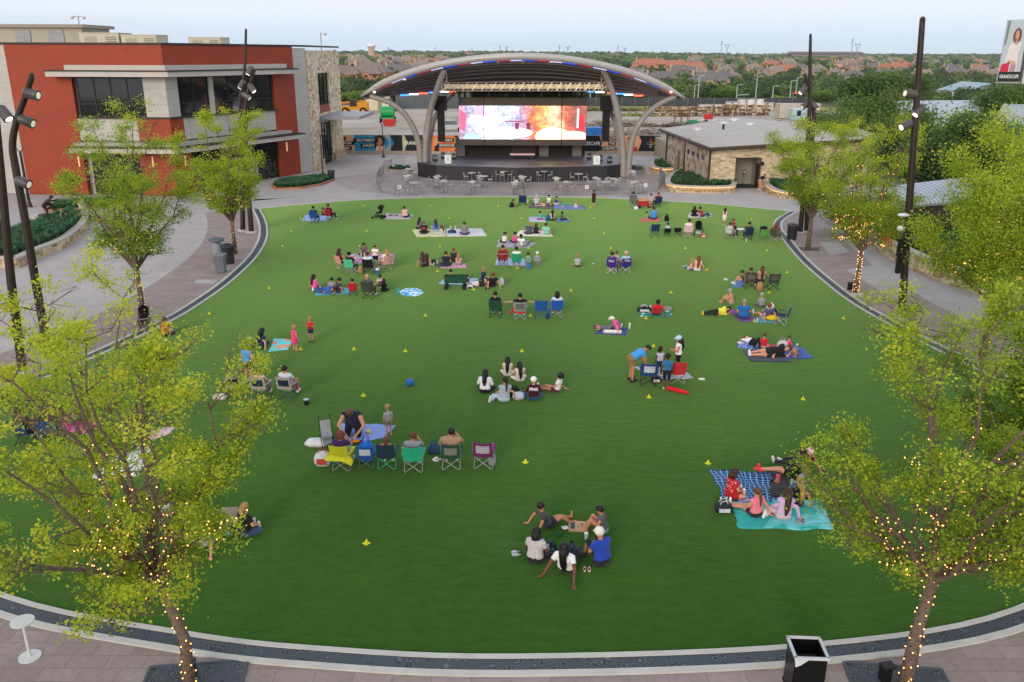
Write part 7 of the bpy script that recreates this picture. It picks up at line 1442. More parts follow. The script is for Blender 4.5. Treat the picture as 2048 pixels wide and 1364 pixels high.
seated(1265,415,-20,('6a7064','camouflage grey chair near the far edge','a0a4a4'),'person in a dark blue shirt in the camouflage grey chair',shirt='3a4a6a',pants='8a8c90',hc='k')
e=E('red_wagon',G(1288,416,.02),'red box wagon loaded with tan bags near the far edge','wagon'); MB().box((0,0,.42),(1.0,.5,.38)).build('wagon_body',M('b0242c',.6,var=.1),e); MB().box((0,0,.68),(.9,.4,.2)).build('load',M('c09a70',.8,var=.2),e); [MB().tube([(x,y-.03,.12),(x,y+.03,.12)],.12,10).build('wheel',blk,e) for x in(-.4,.4) for y in(-.25,.25)]
Pn('boy in pale grey standing beside the red box wagon',1301,418,170,'stand','b0b0b8','8a8c94','t','short','b',.68,pl='short'); seated(1317,416,20,('232c60','navy chair right of the red box wagon','303236'),'person with red hair in the navy chair by the red wagon',shirt='7a3a40',pants='2c3044',hc='a'); bagobj(1272,419,'plastic_bag','dcdce0','white plastic bag on the grass before the red box wagon',(.42,.3,.25),handles=False)
Bk([(1281,443),(1321,443),(1318,436),(1285,435)],'c83a40','coral red towel under the man in a bright blue tee'); Pn('man in a bright blue tee sitting on the coral red towel',1307,439,0,'cross','3a8fd8','3a3c48','l','short','b',1.05); Pn('small child in green on the coral red towel',1293,438,-10,'cross','6aa860','8a8c74','t','short','b',.55); bagobj(1333,442,'backpack','101012','black backpack standing alone right of the coral red towel',(.35,.28,.45))
Bk([(1376,435),(1414,436),(1410,427),(1379,426)],'c8c4c6','pale grey towel with a couple in black and red'); Pn('woman in black with black hair on the pale grey towel',1388,433,-20,'cross','121214','1c1c20','t','long','k',.88); Pn('man in a dark red tee with legs stretched to the right',1404,434,-70,'lean','9c1f2a','2f4a70','t','short','k',.95)
Pn('toddler girl in a white dress standing on the right of the lawn',1448,451,-15,'walk','e6dede',None,'t','long','b',.72,sl='tank',pl='skirt',shoes='d8d0d0')
# -- stroller group right
camp_chair(1310,474,5,'1c355c','empty navy chair at the left of the black stroller group','2a3a58'); seated(1335,473,0,('101113','low black chair with a child in light blue','1a1a1c',2),'child in light blue with a dark cap in the low black chair',shirt='a8d4e4',pants='4a4c54',s=.7,cs=.75,hc='b',cap='2a4a68'); camp_chair(1355,473,0,'0f1012','empty low black box chair next to the child in light blue','1a1a1c',.8,2)
seated(1376,476,-10,('d8b8c0','red and white draped chair beside the black stroller','c8c8cc'),'woman in white in the chair draped with red and white cloth',shirt='e8e4e6',pants='c8303c',hc='k',pose='chairup'); stroller(1397,470,-20,'large black stroller with a hood behind the draped chair','121214','c4c4c8'); bagobj(1406,474,'tote_bag','c8384a','red and white bag at the foot of the large black stroller',(.4,.3,.2),col2='e0e0e0')
# -- far right group with white table
Pn('child with curly red brown hair sitting behind the white folding table',1466,454,170,'cross','8a4a34','2c2c30','l','curly','a',.62)
seated(1456,477,-50,('c8ccc8','white and grey chair at the left of the white folding table','8a8f8c'),'person in pale grey turned toward the white folding table',shirt='c4c8c4',pants='8c9088',hc='b',s=.85,cs=.9); Pn('girl in black with dark hair before the white folding table',1469,473,-5,'cross','1c1a20','1e1c22','l','long','k',.8)
e=E('folding_table',G(1485,470,.02),'low white folding table among the chairs on the far right','table'); MB().box((0,0,.42),(1.1,.5,.03)).build('table_top',M('dfe6dc',.5),e); [MB().tube([(sx*.45,sy*.2,0),(sx*.42,sy*.18,.41)],.013,5).build('leg',galv,e) for sx in(-1,1) for sy in(-1,1)]
seated(1497,482,0,('1f3358','navy chair in front of the white folding table','2a3850',1),'person in a dark green tee in the navy chair at the white table',shirt='23402e',pants='34363c',hc='k'); cup(1492,484,'white cup on the grass under the navy chair')
ce,pp=camp_chair(1527,485,5,'5f9a4a','green chair holding a black and pink backpack on the far right','9aa09a'); bb=E('backpack',pp+Vector((0,-.1,.46)),'black and pink backpack propped up on the green chair','backpack'); MB().box((0,0,.3),(.42,.26,.6)).build('bag_body',M('19161c',.8),bb); MB().box((0,-.15,.25),(.34,.06,.34)).build('pocket',M('d03a78',.8),bb); MB().tube([(-.08,-.05,.6),(0,-.05,.68),(.08,-.05,.6)],.015,5).build('handle',M('19161c',.8),bb)
seated(1547,484,-40,('4a4f44','olive grey chair at the far right end of the lawn','b4b6b0'),'woman with red brown hair in an olive top at the far right end',shirt='7a4a40',pants='4a6040',hc='a',hair='bob')
# -- lone boy, purple chairs, red haired woman
Pn('boy in a striped grey and white shirt sitting alone on the lawn',1155,534,0,'cross','ob:c8d4d8:6f8088:11','4c4f44','l','short','y',.78,pl='short')
e=E('small_ball',G(1187,529,.02),'tiny white ball right of the boy in the striped shirt','ball'); MB().sph((0,0,.05),.05,12).build('ball_surface',M('e4e4e4',.5),e,smooth=True); MB().tube([(0,0,.05),(.0,-.051,.05)],.012,6).build('mark',M('6a6a6a',.5),e)
seated(1222,548,-15,('46288a','left purple chair with white lettering and white frame','d8d8dc'),'person with dark hair in the left purple chair',shirt='4a3a70',pants='c8b0a0',hc='k',pl='short',cprint=('TCU','e8e4f0',.17)); seated(1252,547,10,('3c2a80','right purple chair with white lettering and white frame','d8d8dc'),'person in a pale aqua top with a straw cap in the right purple chair',shirt='9cc8d4',pants='3a3c50',hc='y',cap='c8a898',cprint=('TCU','e8e4f0',.17))
Pn('child in black and white standing between the two purple chairs',1232,541,-5,'stand','c4c0c8','2a2a30','l','short','n',.62)
Pn('woman with long red hair in a pink top and white skirt sitting alone',1394,541,-5,'side','e0b0a8','e4e0e4','l','vlong','a',.95,mir=True,sl='tank'); Pn('child in blue jeans leaning on the long red haired woman',1384,540,35,'legs','d0a898','2f4f90','l','long','y',.66,shoes='e0dcdc')
# -- camouflage chairs
Bk([(1464,574),(1484,575),(1486,562),(1466,561)],'2f76b8','blue cloth under the legs left of the dark camouflage chairs'); Pn('person reclining with bare legs toward the blue cloth',1488,569,75,'knees','3a3c3a','3f86c0','l','short','b',.9,pl='short')
seated(1500,578,0,('4a453f','left dark camouflage chair with a grey logo','202124',1,'6a655e'),'person low in the left dark camouflage chair',shirt='3a3a38',pants='c8a088',hc='b',s=.9,pl='short'); Pn('woman with long brown hair between the camouflage chairs',1520,571,0,'chair','b89a8a','3a3430','l','vlong','n',.95,world=G(1520,575,.02)); ce=E('stool',G(1520,575,.02),'low dark stool under the long haired woman between camouflage chairs','stool'); MB().cyl((0,0,.36),.2,.04,14).build('seat',blk,ce); [MB().tube([(.14*a,.14*b,.36),(.18*a,.18*b,0)],.014,5).build('leg',blk,ce) for a in(-1,1) for b in(-1,1)]
bagobj(1519,582,'paper_bag','a8825a','tall brown paper bag on the grass before the long haired woman',(.34,.2,.5),handles=False); camp_chair(1547,580,0,'3f3b38','empty right dark camouflage chair with a blue stripe','1e1f22',1.0,1,'5c5854'); shoes(1452,560,'cfe0ea','pale blue sneakers left of the blue cloth',80)
# -- purple blanket family
Bk([(1481,643),(1520,643),(1484,619),(1453,620)],'pl:6a3a78:8a5a9c:2','purple blanket under the man in a blue tee'); Bk([(1510,645),(1552,646),(1545,634),(1515,634)],'2f8fb0','turquoise towel beside the purple blanket')
Pn('boy without a shirt in a cap hugging his knees',1463,609,55,'knees',None,'8a8c88','l','short','y',.9,pl='short',cap='8a949c',shoes=None)
Pn('girl in a yellow top and dark trousers lying on her stomach side',1434,630,-85,'lieside','e0d84a','1f2a20','t','long','k',.9,shoes='e8c020'); Pn('man in a royal blue tee on the purple blanket',1487,638,-5,'cross','1d62a8','2c3c60','l','short','g',1.05,wide=1.1); Pn('woman in a slate blue tee leaning at the right of the purple blanket',1531,638,15,'lean','4c5684','c8a088','l','bun','a',.98,pl='short')
Pn('boy in a grey tee and cap behind the woman in slate blue',1523,614,10,'cross','8c9094','5a5c60','l','short','b',.72,cap='9a958c'); bagobj(1540,623,'paper_bag','d8d8d6','white paper box behind the woman in slate blue',(.4,.25,.42),handles=False)
e=E('yellow_pillow',G(1545,641,.02),'bright yellow pillow at the foot of the turned navy chair','pillow'); MB().sph((0,0,.14),(.34,.2,.14),14).build('pillow_body',M('e0c020',.85,bump=.3),e,smooth=True); MB().tube([(-.34,0,.14),(-.40,0,.16)],.02,6).build('tag',M('c8a818',.8),e); camp_chair(1574,650,60,'1f2c4c','empty navy chair turned to the left beside the yellow pillow','b4b8c0'); bagobj(1547,629,'backpack','16181c','black bag between the white paper box and the turned navy chair',(.35,.25,.25)); cup(1514,645,'clear cup in front of the woman in slate blue',.18,.04,'a8c8e0')
# -- red tee man on green blanket
Bk([(1281,634),(1345,634),(1341,621),(1275,622)],'fl:d8e6dc:2f7f6a:3','green and white leafy blanket under the man in a red tee'); Pn('man in a red tee leaning back on the leafy blanket',1313,630,0,'lean','c01f26','2c2e34','d','short','k',.98); bagobj(1288,623,'duffel_bag','1e2430','dark duffel bag on the leafy blanket',(.75,.35,.25),col2='c8ccd0'); bagobj(1334,621,'cooler_bag','8a8a84','grey flat cooler bag on the leafy blanket',(.55,.3,.2),handles=False)
# -- pink shirt woman with child
Bk([(1192,668),(1252,671),(1256,657),(1201,652)],'pl:24305c:4a6aa0:2','navy blanket with a white roll on it'); Pn('woman in a pink and white top with a white hat bending over the child',1237,663,70,'side','e2489a','2a2a32','l','short','b',.92,cap='e0dcd4',mod=dict(N=(0,.2,.52),H=(0,.34,.62))); Pn('child in grey lying on the navy blanket with dark shoes up',1217,660,-100,'kneesup','5c6070','6a7078','l','short','n',.75,shoes='1a1a1c')
e=E('white_roll',G(1225,667,.02),'white rolled pillow along the front of the navy blanket','pillow'); MB().tube([(-.42,.05,.08),(-.38,.05,.08),(.38,0,.08),(.42,0,.08)],[.05,.09,.09,.05],12).build('pillow_body',M('dcdcde',.8,bump=.3),e,smooth=True); MB().tube([(-.39,.05,.08),(-.37,.05,.08)],.093,12).build('band',M('c04858',.7),e); cup(1259,657,'large white cup standing right of the navy blanket',.24,.055)
# -- couple with toddlers (left centre)
Pn('woman in a navy tee with black hair beside the cyan beach towel',523,696,-40,'side','1c2c50','1f2c4c','l','long','k',1.0,mir=True); Bk([(536,703),(578,699),(584,680),(549,677)],'td:40c0d8:58d4dc:2:e8805a:e8a070:38a8d0','tie dyed cyan and orange beach towel','beach_towel',cat='towel'); bagobj(499,692,'diaper_bag','1a1a1e','black and white bag left of the woman in navy',(.55,.35,.28),col2='e4e4e4')
Pn('curly blonde toddler girl in a hot pink dress standing by the cyan towel',591,702,-35,'stand','e0407e',None,'l','curly','y',.62,sl='tank',pl='skirt',shoes=None,near=True); Pn('blond toddler boy in a red tee and navy shorts facing the camera',623,684,165,'standup','cc1f2c','1d2748','l','short','y',.62,pl='short',shoes='3a3c40',near=True)
Pn('boy in a blue tank top standing behind the grey and navy chairs',499,766,-15,'stand','4a90cc','141416','l','short','b',.90,sl='tank',pl='short',near=True)
camp_chair(470,797,5,'a09a94','empty grey and navy chair at the left of the three','4a6a70',1.0,0,'1c2a40'); seated(519,800,-5,('a09a94','grey and navy chair in the middle of the three','5a6a6c',0,'1c2a40'),'woman with brown hair in a bun in the middle grey and navy chair',shirt='c8a898',pants='5a4c48',hc='n',hair='bun',s=.9); seated(571,800,-10,('a09a94','grey and navy chair on the right of the three','2a6068',0,'1c2a40'),'person with black hair and a pink blanket in the right grey and navy chair',shirt='c8ccd8',pants='e0408c',hc='k')
e=E('tin_bucket',G(613,809,.02),'small black drink can cooler alone on the grass','cooler'); MB().tube([(0,0,0),(0,0,.19)],[.085,.095],14).build('cooler_body',blk,e); MB().tube([(0,0,.19),(0,0,.21)],[.1,.1],14).build('rim',M('b8b8b8',.4),e)
e=E('blue_ball',G(820,772,.02),'bright blue ball lying on the open lawn','ball'); MB().sph((0,0,.15),.15,20).build('ball_surface',M('1668b8',.35,var=.2,sc_=3),e,smooth=True); MB().tube([(0,-.147,.16),(0,-.152,.16)],.02,8).build('valve',M('0c3a70',.5),e); bagobj(440,798,'plastic_bag','c4c2bc','crumpled white bag left of the empty grey and navy chair',(.5,.3,.2),handles=False)
# -- front chair row
Bk([(694,888),(768,876),(792,851),(678,847)],'ob:6f86c8:8ea2dc:9:Y','periwinkle blue blanket behind the front chair row')
Pn('heavy set person in black and navy kneeling toward the camera on the periwinkle blanket',709,868,180,'kneel','1a2240','17171b','l','bun','n',1.12,wide=1.2,sl='tank',mod=dict(H=(0,.50,.90),N=(0,.26,.78))); Pn('blond toddler in a striped tee standing on the periwinkle blanket',778,872,25,'stand','ob:b8bcc0:4a5058:12','8a7a70','l','short','y',.60,pl='short',shoes=None,near=True)
stroller(655,890,200,'small red and grey umbrella stroller left of the front chair row','b0282c','8f9498',hood=False,umbrella=True).scale=(.82,)*3; e=E('yellow_ball',G(737,867,.02),'small yellow ball on the periwinkle blanket','ball'); MB().sph((0,0,.07),.075,14).build('ball_surface',M('e0d030',.5,var=.2),e,smooth=True); MB().tube([(0,-.073,.08),(0,-.078,.08)],.015,8).build('valve',M('8a7a18',.5),e)
e=E('snack_box',G(712,886,.02),'open snack box with orange food between the kneeling person and the chairs','food box'); MB().box((0,0,.03),(.35,.25,.06)).build('box_tray',M('3a2a20',.7),e); MB().sph((0,0,.07),(.14,.09,.04),10).build('food',M('d87a30',.6,var=.3,sc_=20),e,smooth=True)
seated(681,944,-5,('c0c028','lime yellow chair with a cloth hung over it','9a9a98'),'woman with curly auburn hair and a purple top in the lime yellow chair',shirt='3a2456',pants='8a9a58',hc='r',hair='curly',s=1.0,pose='chairup')
e=E('lime_cloth',G(681,941,.0)+Vector((0,-.05,0)),'lime yellow cloth hanging from the back of the lime chair','cloth'); MB().add([(-.42,-.17,.44),(.1,-.19,.42),(.38,-.15,.26),(.44,-.13,.40),(.3,-.12,.62),(-.3,-.12,.64),(-.42,-.11,.44),(.1,-.13,.42),(.38,-.09,.26),(.44,-.07,.40),(.3,-.06,.62),(-.3,-.06,.64)],[(0,1,2,3,4,5),(11,10,9,8,7,6)]+[(i,6+i,6+(i+1)%6,(i+1)%6) for i in range(6)]).build('fabric',M('c8c82c',.85,var=.1,bump=.4),e); MB().tube([(-.3,-.13,.64),(.3,-.13,.62)],.025,6).build('hem',M('b0b024',.85),e)
camp_chair(732,938,0,'1f4fa8','small blue child chair with a backpack in the front row','7a8490',.85,0,'c8ccd4'); bagobj(733,920,'backpack','2a72c8','bright blue backpack piled on the small blue child chair',(.5,.35,.62),col2='1d55a0'); seated(773,941,0,('1a3448','dark teal chair with a mint green frame','4cc0a0'),'girl with brown hair and a floral top in the dark teal chair',shirt='fl:2a2430:d8b060:14:c86a70',pants='3a3040',hc='n',hair='pony',s=.8)
seated(826,947,0,('1fae84','mint green chair fourth in the front row','b4b8b8'),'man in a grey tee in the mint green chair of the front row',shirt='8a8d94',pants='4a4c54',hc='n',pose='chairup'); seated(902,942,0,('1f4838','dark green chair with a grey mesh panel','b0b4b4',0,'7c7c78'),'large man in a tan tee in the dark green chair eating',shirt='a08468',pants='3a3c40',hc='k',wide=1.22,s=1.05,pose='chairup'); camp_chair(966,940,-5,'6a1f58','empty purple maroon chair at the right end of the front row','a8acac',1.05,1,'a8a4b0')
bagobj(634,890,'plastic_bag','cfd2d2','white plastic bag lying left of the lime yellow chair',(.75,.45,.22),handles=False); bagobj(646,930,'tote_bag','c4c8ca','white tote bag with red print beside the lime yellow chair',(.5,.3,.45),col2='b8443c'); bagobj(984,930,'mesh_bag','8a8f94','grey mesh bag hanging by the purple maroon chair',(.25,.2,.4),handles=False); bagobj(868,905,'backpack','34506c','dusty blue bag left of the large man in tan',(.4,.3,.3)); shoes(873,921,'dfe2e6','white shoe pair left of the dark green front chair',60)
e=E('paper_note',G(962,928,.0),'white paper tucked on the purple maroon chair','paper'); e.location=e.location+Vector((.1,-.2,.42)); MB().box((0,0,.1),(.2,.03,.16)).build('sheet',M('e4e4e4',.7),e); MB().box((0,-.02,.1),(.12,.01,.02)).build('print_line',M('8a8a90',.7),e)
# -- circle of six
Pn('woman in a white long sleeve top at the left of the circle of six',970,785,-10,'cross','e6e4e6','17171c','d','long','k',.98,sl='long'); Pn('girl in cream with a dark braid at the top left of the circle of six',1015,751,-5,'cross','cfc6b4','d6cebe','t','vlong','k',.82,sl='tank'); Pn('girl in cream with a dark braid at the top right of the circle of six',1040,762,15,'cross','d2c8ba','d8d0c0','t','vlong','k',.84,sl='tank')
Pn('woman in a pale grey tee with a black ponytail leaning on one hand',1008,802,20,'side','a8b0bc','b8cadc','l','pony','k',.98,mir=True); Pn('person in a white cap and dark maroon hoodie lettered in white',1067,800,0,'cross','3a1020','2a4c6c','l','short','b',.95,sl='long',cap='e6e8ea',print_=('PINK','e4dce0',.15,.74)); Pn('boy in a white tee leaning back on one hand at the right of the circle',1114,783,75,'legs','dcdad8','5a2a34','t','afro','k',.85,shoes='e8e4e4',pl='short',mod=dict(D=[(-.14,.30,.24),(.30,-.36,.05)],N=(0,-.12,.58),H=(0,-.12,.75)))
bagobj(1029,792,'tote_bag','1a1a1e','black bag inside the circle of six',(.4,.3,.35)); bagobj(1037,797,'plastic_bag','b8c4d4','pale blue white bag inside the circle of six',(.45,.3,.25),handles=False); e=E('water_bottle',G(1046,790,.02),'grey water bottle beside the maroon hoodie','bottle'); MB().tube([(0,0,0),(0,0,.24)],[.045,.045],10).build('bottle_body',M('7a8488',.3,metal=.4),e); MB().tube([(0,0,.24),(0,0,.3)],[.03,.03],8).build('cap',blk,e); cup(982,778,'small white cup beside the woman in the white long sleeve top',.12,.04)
# -- standing family
Bk([(1262,734),(1330,760),(1388,757),(1362,733)],'st:c8ccd2:5a6a84:1.6:X','white and navy striped blanket under the standing family')
Pn('man in a bright blue tee and khaki shorts bending over the navy chair',1263,762,-78,'bend','3f94d4','8a6a44','t','short','k',1.02,pl='short',shoes='1a1a1e'); Pn('woman in a white top and pale blue cap standing behind the red chair',1354,752,80,'stand','e4e2e2','141416','t','long','k',.95,sl='tank',pl='short',cap='a8ccdc',mod=dict(E=[(-.24,.06,1.15),(.25,.02,1.13)],D=[(-.12,.26,1.18),(.12,.26,1.1)])); Pn('small girl in a lavender top with a red hair bow between the chairs',1318,752,10,'stand','b4b4d0','3a3c48','d','curly','k',.66,sl='tank',near=True)
e=E('hair_bow',G(1318,752,.02)+Vector((.05,-.02,1.13)),'small red bow in the hair of the girl in lavender','hair bow'); MB().sph((-.05,0,0),(.05,.02,.03),8).sph((.05,0,0),(.05,.02,.03),8).build('bow_loops',M('e04858',.6),e,smooth=True); MB().sph((0,0,0),.02,8).build('knot',M('c83848',.6),e,smooth=True)
Pn('boy in a teal blue tee and black shorts standing in front of the two chairs',1332,778,-5,'stand','2a6a9c','141418','d','short','k',.78,pl='mid',shoes='b8b4a8',near=True); camp_chair(1297,773,-5,'1b3f78','navy chair on the striped blanket below the bending man','23262c',1.05,1,'b4bcc8'); camp_chair(1355,770,5,'b82a34','bright red chair on the striped blanket below the woman in the cap','a8aaac',1.05)
e=E('chair_bag',G(1354,784,.02),'long red carry bag lying on the grass beside the boy in teal','bag',R(-32)); MB().tube([(-.42,0,.05),(-.34,0,.07),(.3,0,.07),(.48,0,.04)],[.03,.10,.08,.03],10,sq=(1,1)).build('bag_body',M('c41f2c',.8,var=.1,bump=.4),e,smooth=True); MB().tube([(-.3,-.1,.06),(0,-.14,.05),(.3,-.08,.05)],.012,5).build('strap',M('8a1820',.8),e); bagobj(1312,764,'lunch_bag','1c1e26','small dark bag on the striped blanket between the two chairs',(.4,.25,.25),col2='c8c8c8')
e=E('paper_tray',G(1403,759,.02),'small pale paper tray alone on the grass right of the striped blanket','tray'); MB().box((0,0,.02),(.24,.13,.04)).build('tray_body',M('c8d4a8',.7),e); MB().box((0,0,.045),(.18,.08,.012)).build('napkin',M('e8ead8',.7),e)
# -- lying group right
Bk([(1502,723),(1584,725),(1560,700),(1484,700)],'1f2744','dark navy blanket under the man in black lying down'); Bk([(1474,695),(1520,700),(1515,684),(1482,683)],'pl:2c5ab0:a8b8dc:2','blue checked blanket at the far side of the lying group'); Bk([(1566,718),(1626,717),(1605,694),(1560,698)],'1f4fa0','royal blue blanket under the blonde woman lying down')
Pn('large man in a black tee lying on his side with bare legs to the left',1541,713,-92,'lieside','17181c','1c1d22','l','short','n',1.12,pl='short',wide=1.1,shoes='e4e4e4'); Pn('person in white lying with dark knees raised behind the lying man',1505,690,-170,'kneesup','e4e4ea','141418','l','short','n',.9,shoes='2a2a2c'); Pn('toddler in a red tee sitting among the lying group',1527,696,-5,'cross','c41f2a','d8a0a8','l','short','n',.66); Pn('blonde woman in a slate blue tee lying on her side toward the camera',1588,709,160,'lieside','6478b4','5a6aa0','l','bob','y',.95,mir=True); Pn('child in hot pink curled up behind the blonde woman lying down',1576,699,-60,'side','e8308c','c02870','l','short','n',.6); bagobj(1564,700,'tote_bag','c8c8c0','white printed bag standing in the lying group',(.5,.3,.42),col2='8aa0b0'); shoes(1481,687,'d8dce0','white sneakers at the left corner of the blue checked blanket',50); Bk([(1532,699),(1552,700),(1552,690),(1538,690)],'fl:e8e0e0:d83a4a:6','red and white cloth beside the toddler in red','cloth')
# -- pizza group (bottom centre)
Pn('boy in a dark grey tee leaning back on both hands with legs to the right',1095,1053,-68,'lean','3a3d44','1f2738','t','short','k',.88,pl='short',shoes=None,near=True); e=E('pizza_box',G(1155,1055,.02),'flat brown cardboard pizza box on the grass','box',R(-4)); MB().box((0,0,.025),(.46,.46,.05)).box((0,0,.055),(.47,.47,.008)).build('box_body',M('b59470',.8,var=.06),e); MB().box((-.13,-.0,.062),(.12,.36,.004)).build('printed_panel',M('3a4650',.7),e); mb=MB(); [mb.box((.12,.12-i*.035,.062),(.12,.012,.004)) for i in range(5)]; [mb.box((.01,.02-i*.05,.062),(.05,.02,.004)) for i in range(4)]; mb.build('print_lines',M('6a5640',.7),e)
Pn('boy in a patterned grey tank top hugging his knees beside the pizza box',1208,1063,78,'knees','ob:6a6c74:3a3c46:14','7f8ca8','t','short','k',.84,sl='tank',pl='short',shoes=None,near=True); cup(1172,1080,'white soda cup between the pizza box and the man in royal blue',.2,.05); shoes(1120,1070,'1f6a48','green flip flops left of the pizza box',30,.8,'flip_flops'); e=E('napkin',G(1130,1056,.03),'white napkin tucked beside the pizza box','napkin'); MB().box((0,0,.012),(.16,.14,.02),.3).build('sheet',M('dcdcdc',.8),e); MB().box((0,0,.026),(.1,.01,.004),.3).build('fold',M('b8b8b8',.8),e)
Pn('woman in a pale grey printed tee with black hair holding a phone',1070,1124,-25,'cross','b4b0b2','17181c','d','bob','k',1.02,mod=dict(D=[(-.02,.34,.34),(.12,.34,.34)])); shoes(1032,1109,'9ea4ac','grey white sneakers left of the woman holding a phone',100); bagobj(1100,1100,'tote_bag','1b1c20','black bag right of the woman holding a phone',(.36,.28,.22),col2='44566a'); e=E('water_bottle',G(1096,1107,.02),'clear water bottle beside the woman holding a phone','bottle'); MB().tube([(0,0,0),(0,0,.2),(0,0,.24)],[.035,.035,.015],10).build('bottle_body',M('8ab0c0',.2),e); MB().tube([(0,0,.24),(0,0,.27)],[.018,.018],8).build('cap',M('e8e8e8',.5),e)
e=E('phone',G(1070,1124,.02)+Vector((.2,.30,.37)),'phone held by the woman in the pale grey printed tee','phone'); MB().box((0,0,.06),(.075,.012,.15)).build('phone_case',blk,e); MB().box((0,-.008,.06),(.066,.004,.135)).build('phone_screen',M('5a7a98',.2,emit=.4,var=0),e)
Pn('woman in a white tee with long black braids leaning back on both hands',1133,1141,-22,'lean','dcdcde','1b1f26','d','vlong','k',1.05,shoes='1f2226',mod=dict(D=[(-.42,-.46,.05),(.36,-.56,.05)])); e=shoes(1174,1141,'c0a898','tan sandals between the white tee woman and the man in royal blue',-5,.95,'sandals'); Pn('man in a royal blue tee and white cap sitting with knees up',1205,1128,32,'knees','1c3fa0','1b1f2c','t','short','k',1.06,cap='d8d4cc',wide=1.05,pl='mid',shoes='2a2f38'); bagobj(1143,1110,'backpack','3e4650','dark grey bag with a bottle behind the woman with braids',(.3,.25,.3))
# -- plaid blanket group
Bk([(1448,1000),(1557,1004),(1543,947),(1418,938)],'pl:15254c:6fa8d8:2.2','navy and light blue plaid blanket on the right','blanket',.05); Bk([(1540,996),(1625,1000),(1612,944),(1536,944)],'17191e','black blanket beside the plaid one'); Bk([(1478,1057),(1668,1060),(1642,998),(1462,1005)],'bl:2aa09a:58b8b0:1.2:6fc4c8','teal blanket in front of the plaid one','blanket',.06)
Pn('woman in a red floral dress with brown hair sitting in profile on the plaid blanket',1460,994,-72,'cross','fl:e8c8c8:b41a24:15','b41a24','l','bob','b',.98,pl='skirt',shoes='e4dede'); Pn('girl in a pink tank top with a long ponytail and legs to the left',1512,1032,25,'legs','e07888','23262e','l','pony','n',.92,sl='tank',pl='short',shoes='e6e2e2',mod=dict(K=[(-.16,.40,.16),(-.02,.44,.15)],A=[(-.42,.74,.07),(-.3,.8,.07)],D=[(-.2,.3,.24),(.38,-.18,.05)],E=[(-.26,.08,.34),(.32,-.1,.3)]))
Pn('girl in a lavender top with very long straight brown hair',1566,1036,5,'side','c4a8cc','c8b0b8','l','vlong','b',.98,mir=True,sl='long'); Pn('blonde girl in a black top on the teal blanket',1594,1012,25,'side','141416','17171a','l','vlong','y',.95,mir=True); Pn('girl in a light denim jacket partly hidden by the tree leaves',1608,982,30,'cross','8fb4c8','5a7090','l','long','y',.9,sl='long')
Pn('woman in black with black hair lying back with bare legs stretched to the left',1583,951,82,'lean','141418','121216','l','long','k',1.05,sl='long',pl='short',shoes='e03a40',mod=dict(K=[(-.10,.44,.22),(.08,.44,.16)],A=[(-.10,.88,.20),(.06,.86,.08)])); Pn('woman in a pink cap and a magenta top behind the woman lying back',1601,943,40,'lean','d83a68','20242c','l','pony','b',.98,cap='e8b8c8')
e=E('pink_bottle',G(1555,965,.02),'pink water bottle standing on the black blanket','bottle'); MB().tube([(0,0,0),(0,0,.26),(0,0,.28)],[.06,.06,.04],14).build('bottle_body',M('e05a78',.4),e); MB().tube([(0,0,.28),(0,0,.33)],[.035,.035],10).build('cap',M('2a2a2c',.5),e); bagobj(1446,1022,'tote_bag','24282e','dark basket bag with white bottles beside the red floral dress',(.5,.35,.26),col2='b8c4cc'); cup(1441,1008,'left white bottle standing in the dark basket bag',.2,.03); cup(1452,1008,'right white bottle standing in the dark basket bag',.2,.03); shoes(1600,1045,'8a8a94','grey shoes on the teal blanket beside the lavender girl',60)
e=E('magazine',G(1488,1000,.05),'lavender magazine on the grass edge between the plaid and teal blankets','magazine',.4); MB().box((0,0,.012),(.3,.22,.02)).build('cover',M('b89cd0',.5,var=.2),e); MB().box((0,0,.024),(.2,.03,.004)).build('title_bar',M('6a4a8a',.6),e)
# -- behind the left foreground tree
Bk([(104,853),(166,869),(210,845),(140,822)],'fl:d8308c:e86ab0:2.5:c02070','hot pink patterned blanket under the left tree branches'); Pn('person in grey sitting on the hot pink patterned blanket',158,843,20,'cross','8a8480','2a2a2e','l','long','n',.9,near=False)
Pn('small child in dark clothes on the hot pink patterned blanket',178,838,-30,'cross','1c1c20','2a2a2e','l','short','k',.6,near=False); seated(56,838,0,('1a2a58','navy chair behind the leftmost tree branches','2a2c34'),'person in a dark blue shirt in the navy chair far left',shirt='1c2444',pants='20222c',hc='k',near=False); seated(44,893,-10,('1d3468','navy chair with a green item at the left edge of the lawn','2a2c34'),'person in black in the navy chair at the left edge',shirt='16181e',pants='1c1e26',hc='k',near=False); seated(100,888,10,('1f3c80','third navy chair beside the hot pink patterned blanket','2a2c34'),'person in dark grey in the third navy chair',shirt='2a2c34',pants='20222c',hc='k',near=False)
Bk([(112,925),(190,905),(196,886),(135,897)],'1c4a80','deep blue blanket seen through the left tree'); Bk([(180,956),(276,953),(305,896),(248,893)],'cfd4da','large white blanket seen through the left tree'); Bk([(297,882),(340,868),(350,855),(306,855)],'st:e4d0d8:c890a4:2.4','pink and white blanket at the right of the left tree')
Pn('woman with brown hair on the large white blanket behind the left tree',214,915,0,'side','4a3428','3a4c70','l','long','n',.95,near=False); Pn('man in a dark tee on the large white blanket behind the left tree',243,905,-20,'cross','2a3040','2a3448','l','short','b',1.0,near=False); Pn('child in bright green on the pink and white blanket',284,873,10,'cross','2cb05c','2a2c34','l','short','b',.75,near=False); Pn('child in black and white beside the one in bright green',262,880,-30,'cross','c8c8cc','1b1b1f','l','short','k',.75,near=False); shoes(211,969,'c8d0d8','white sneakers in front of the large white blanket',70)
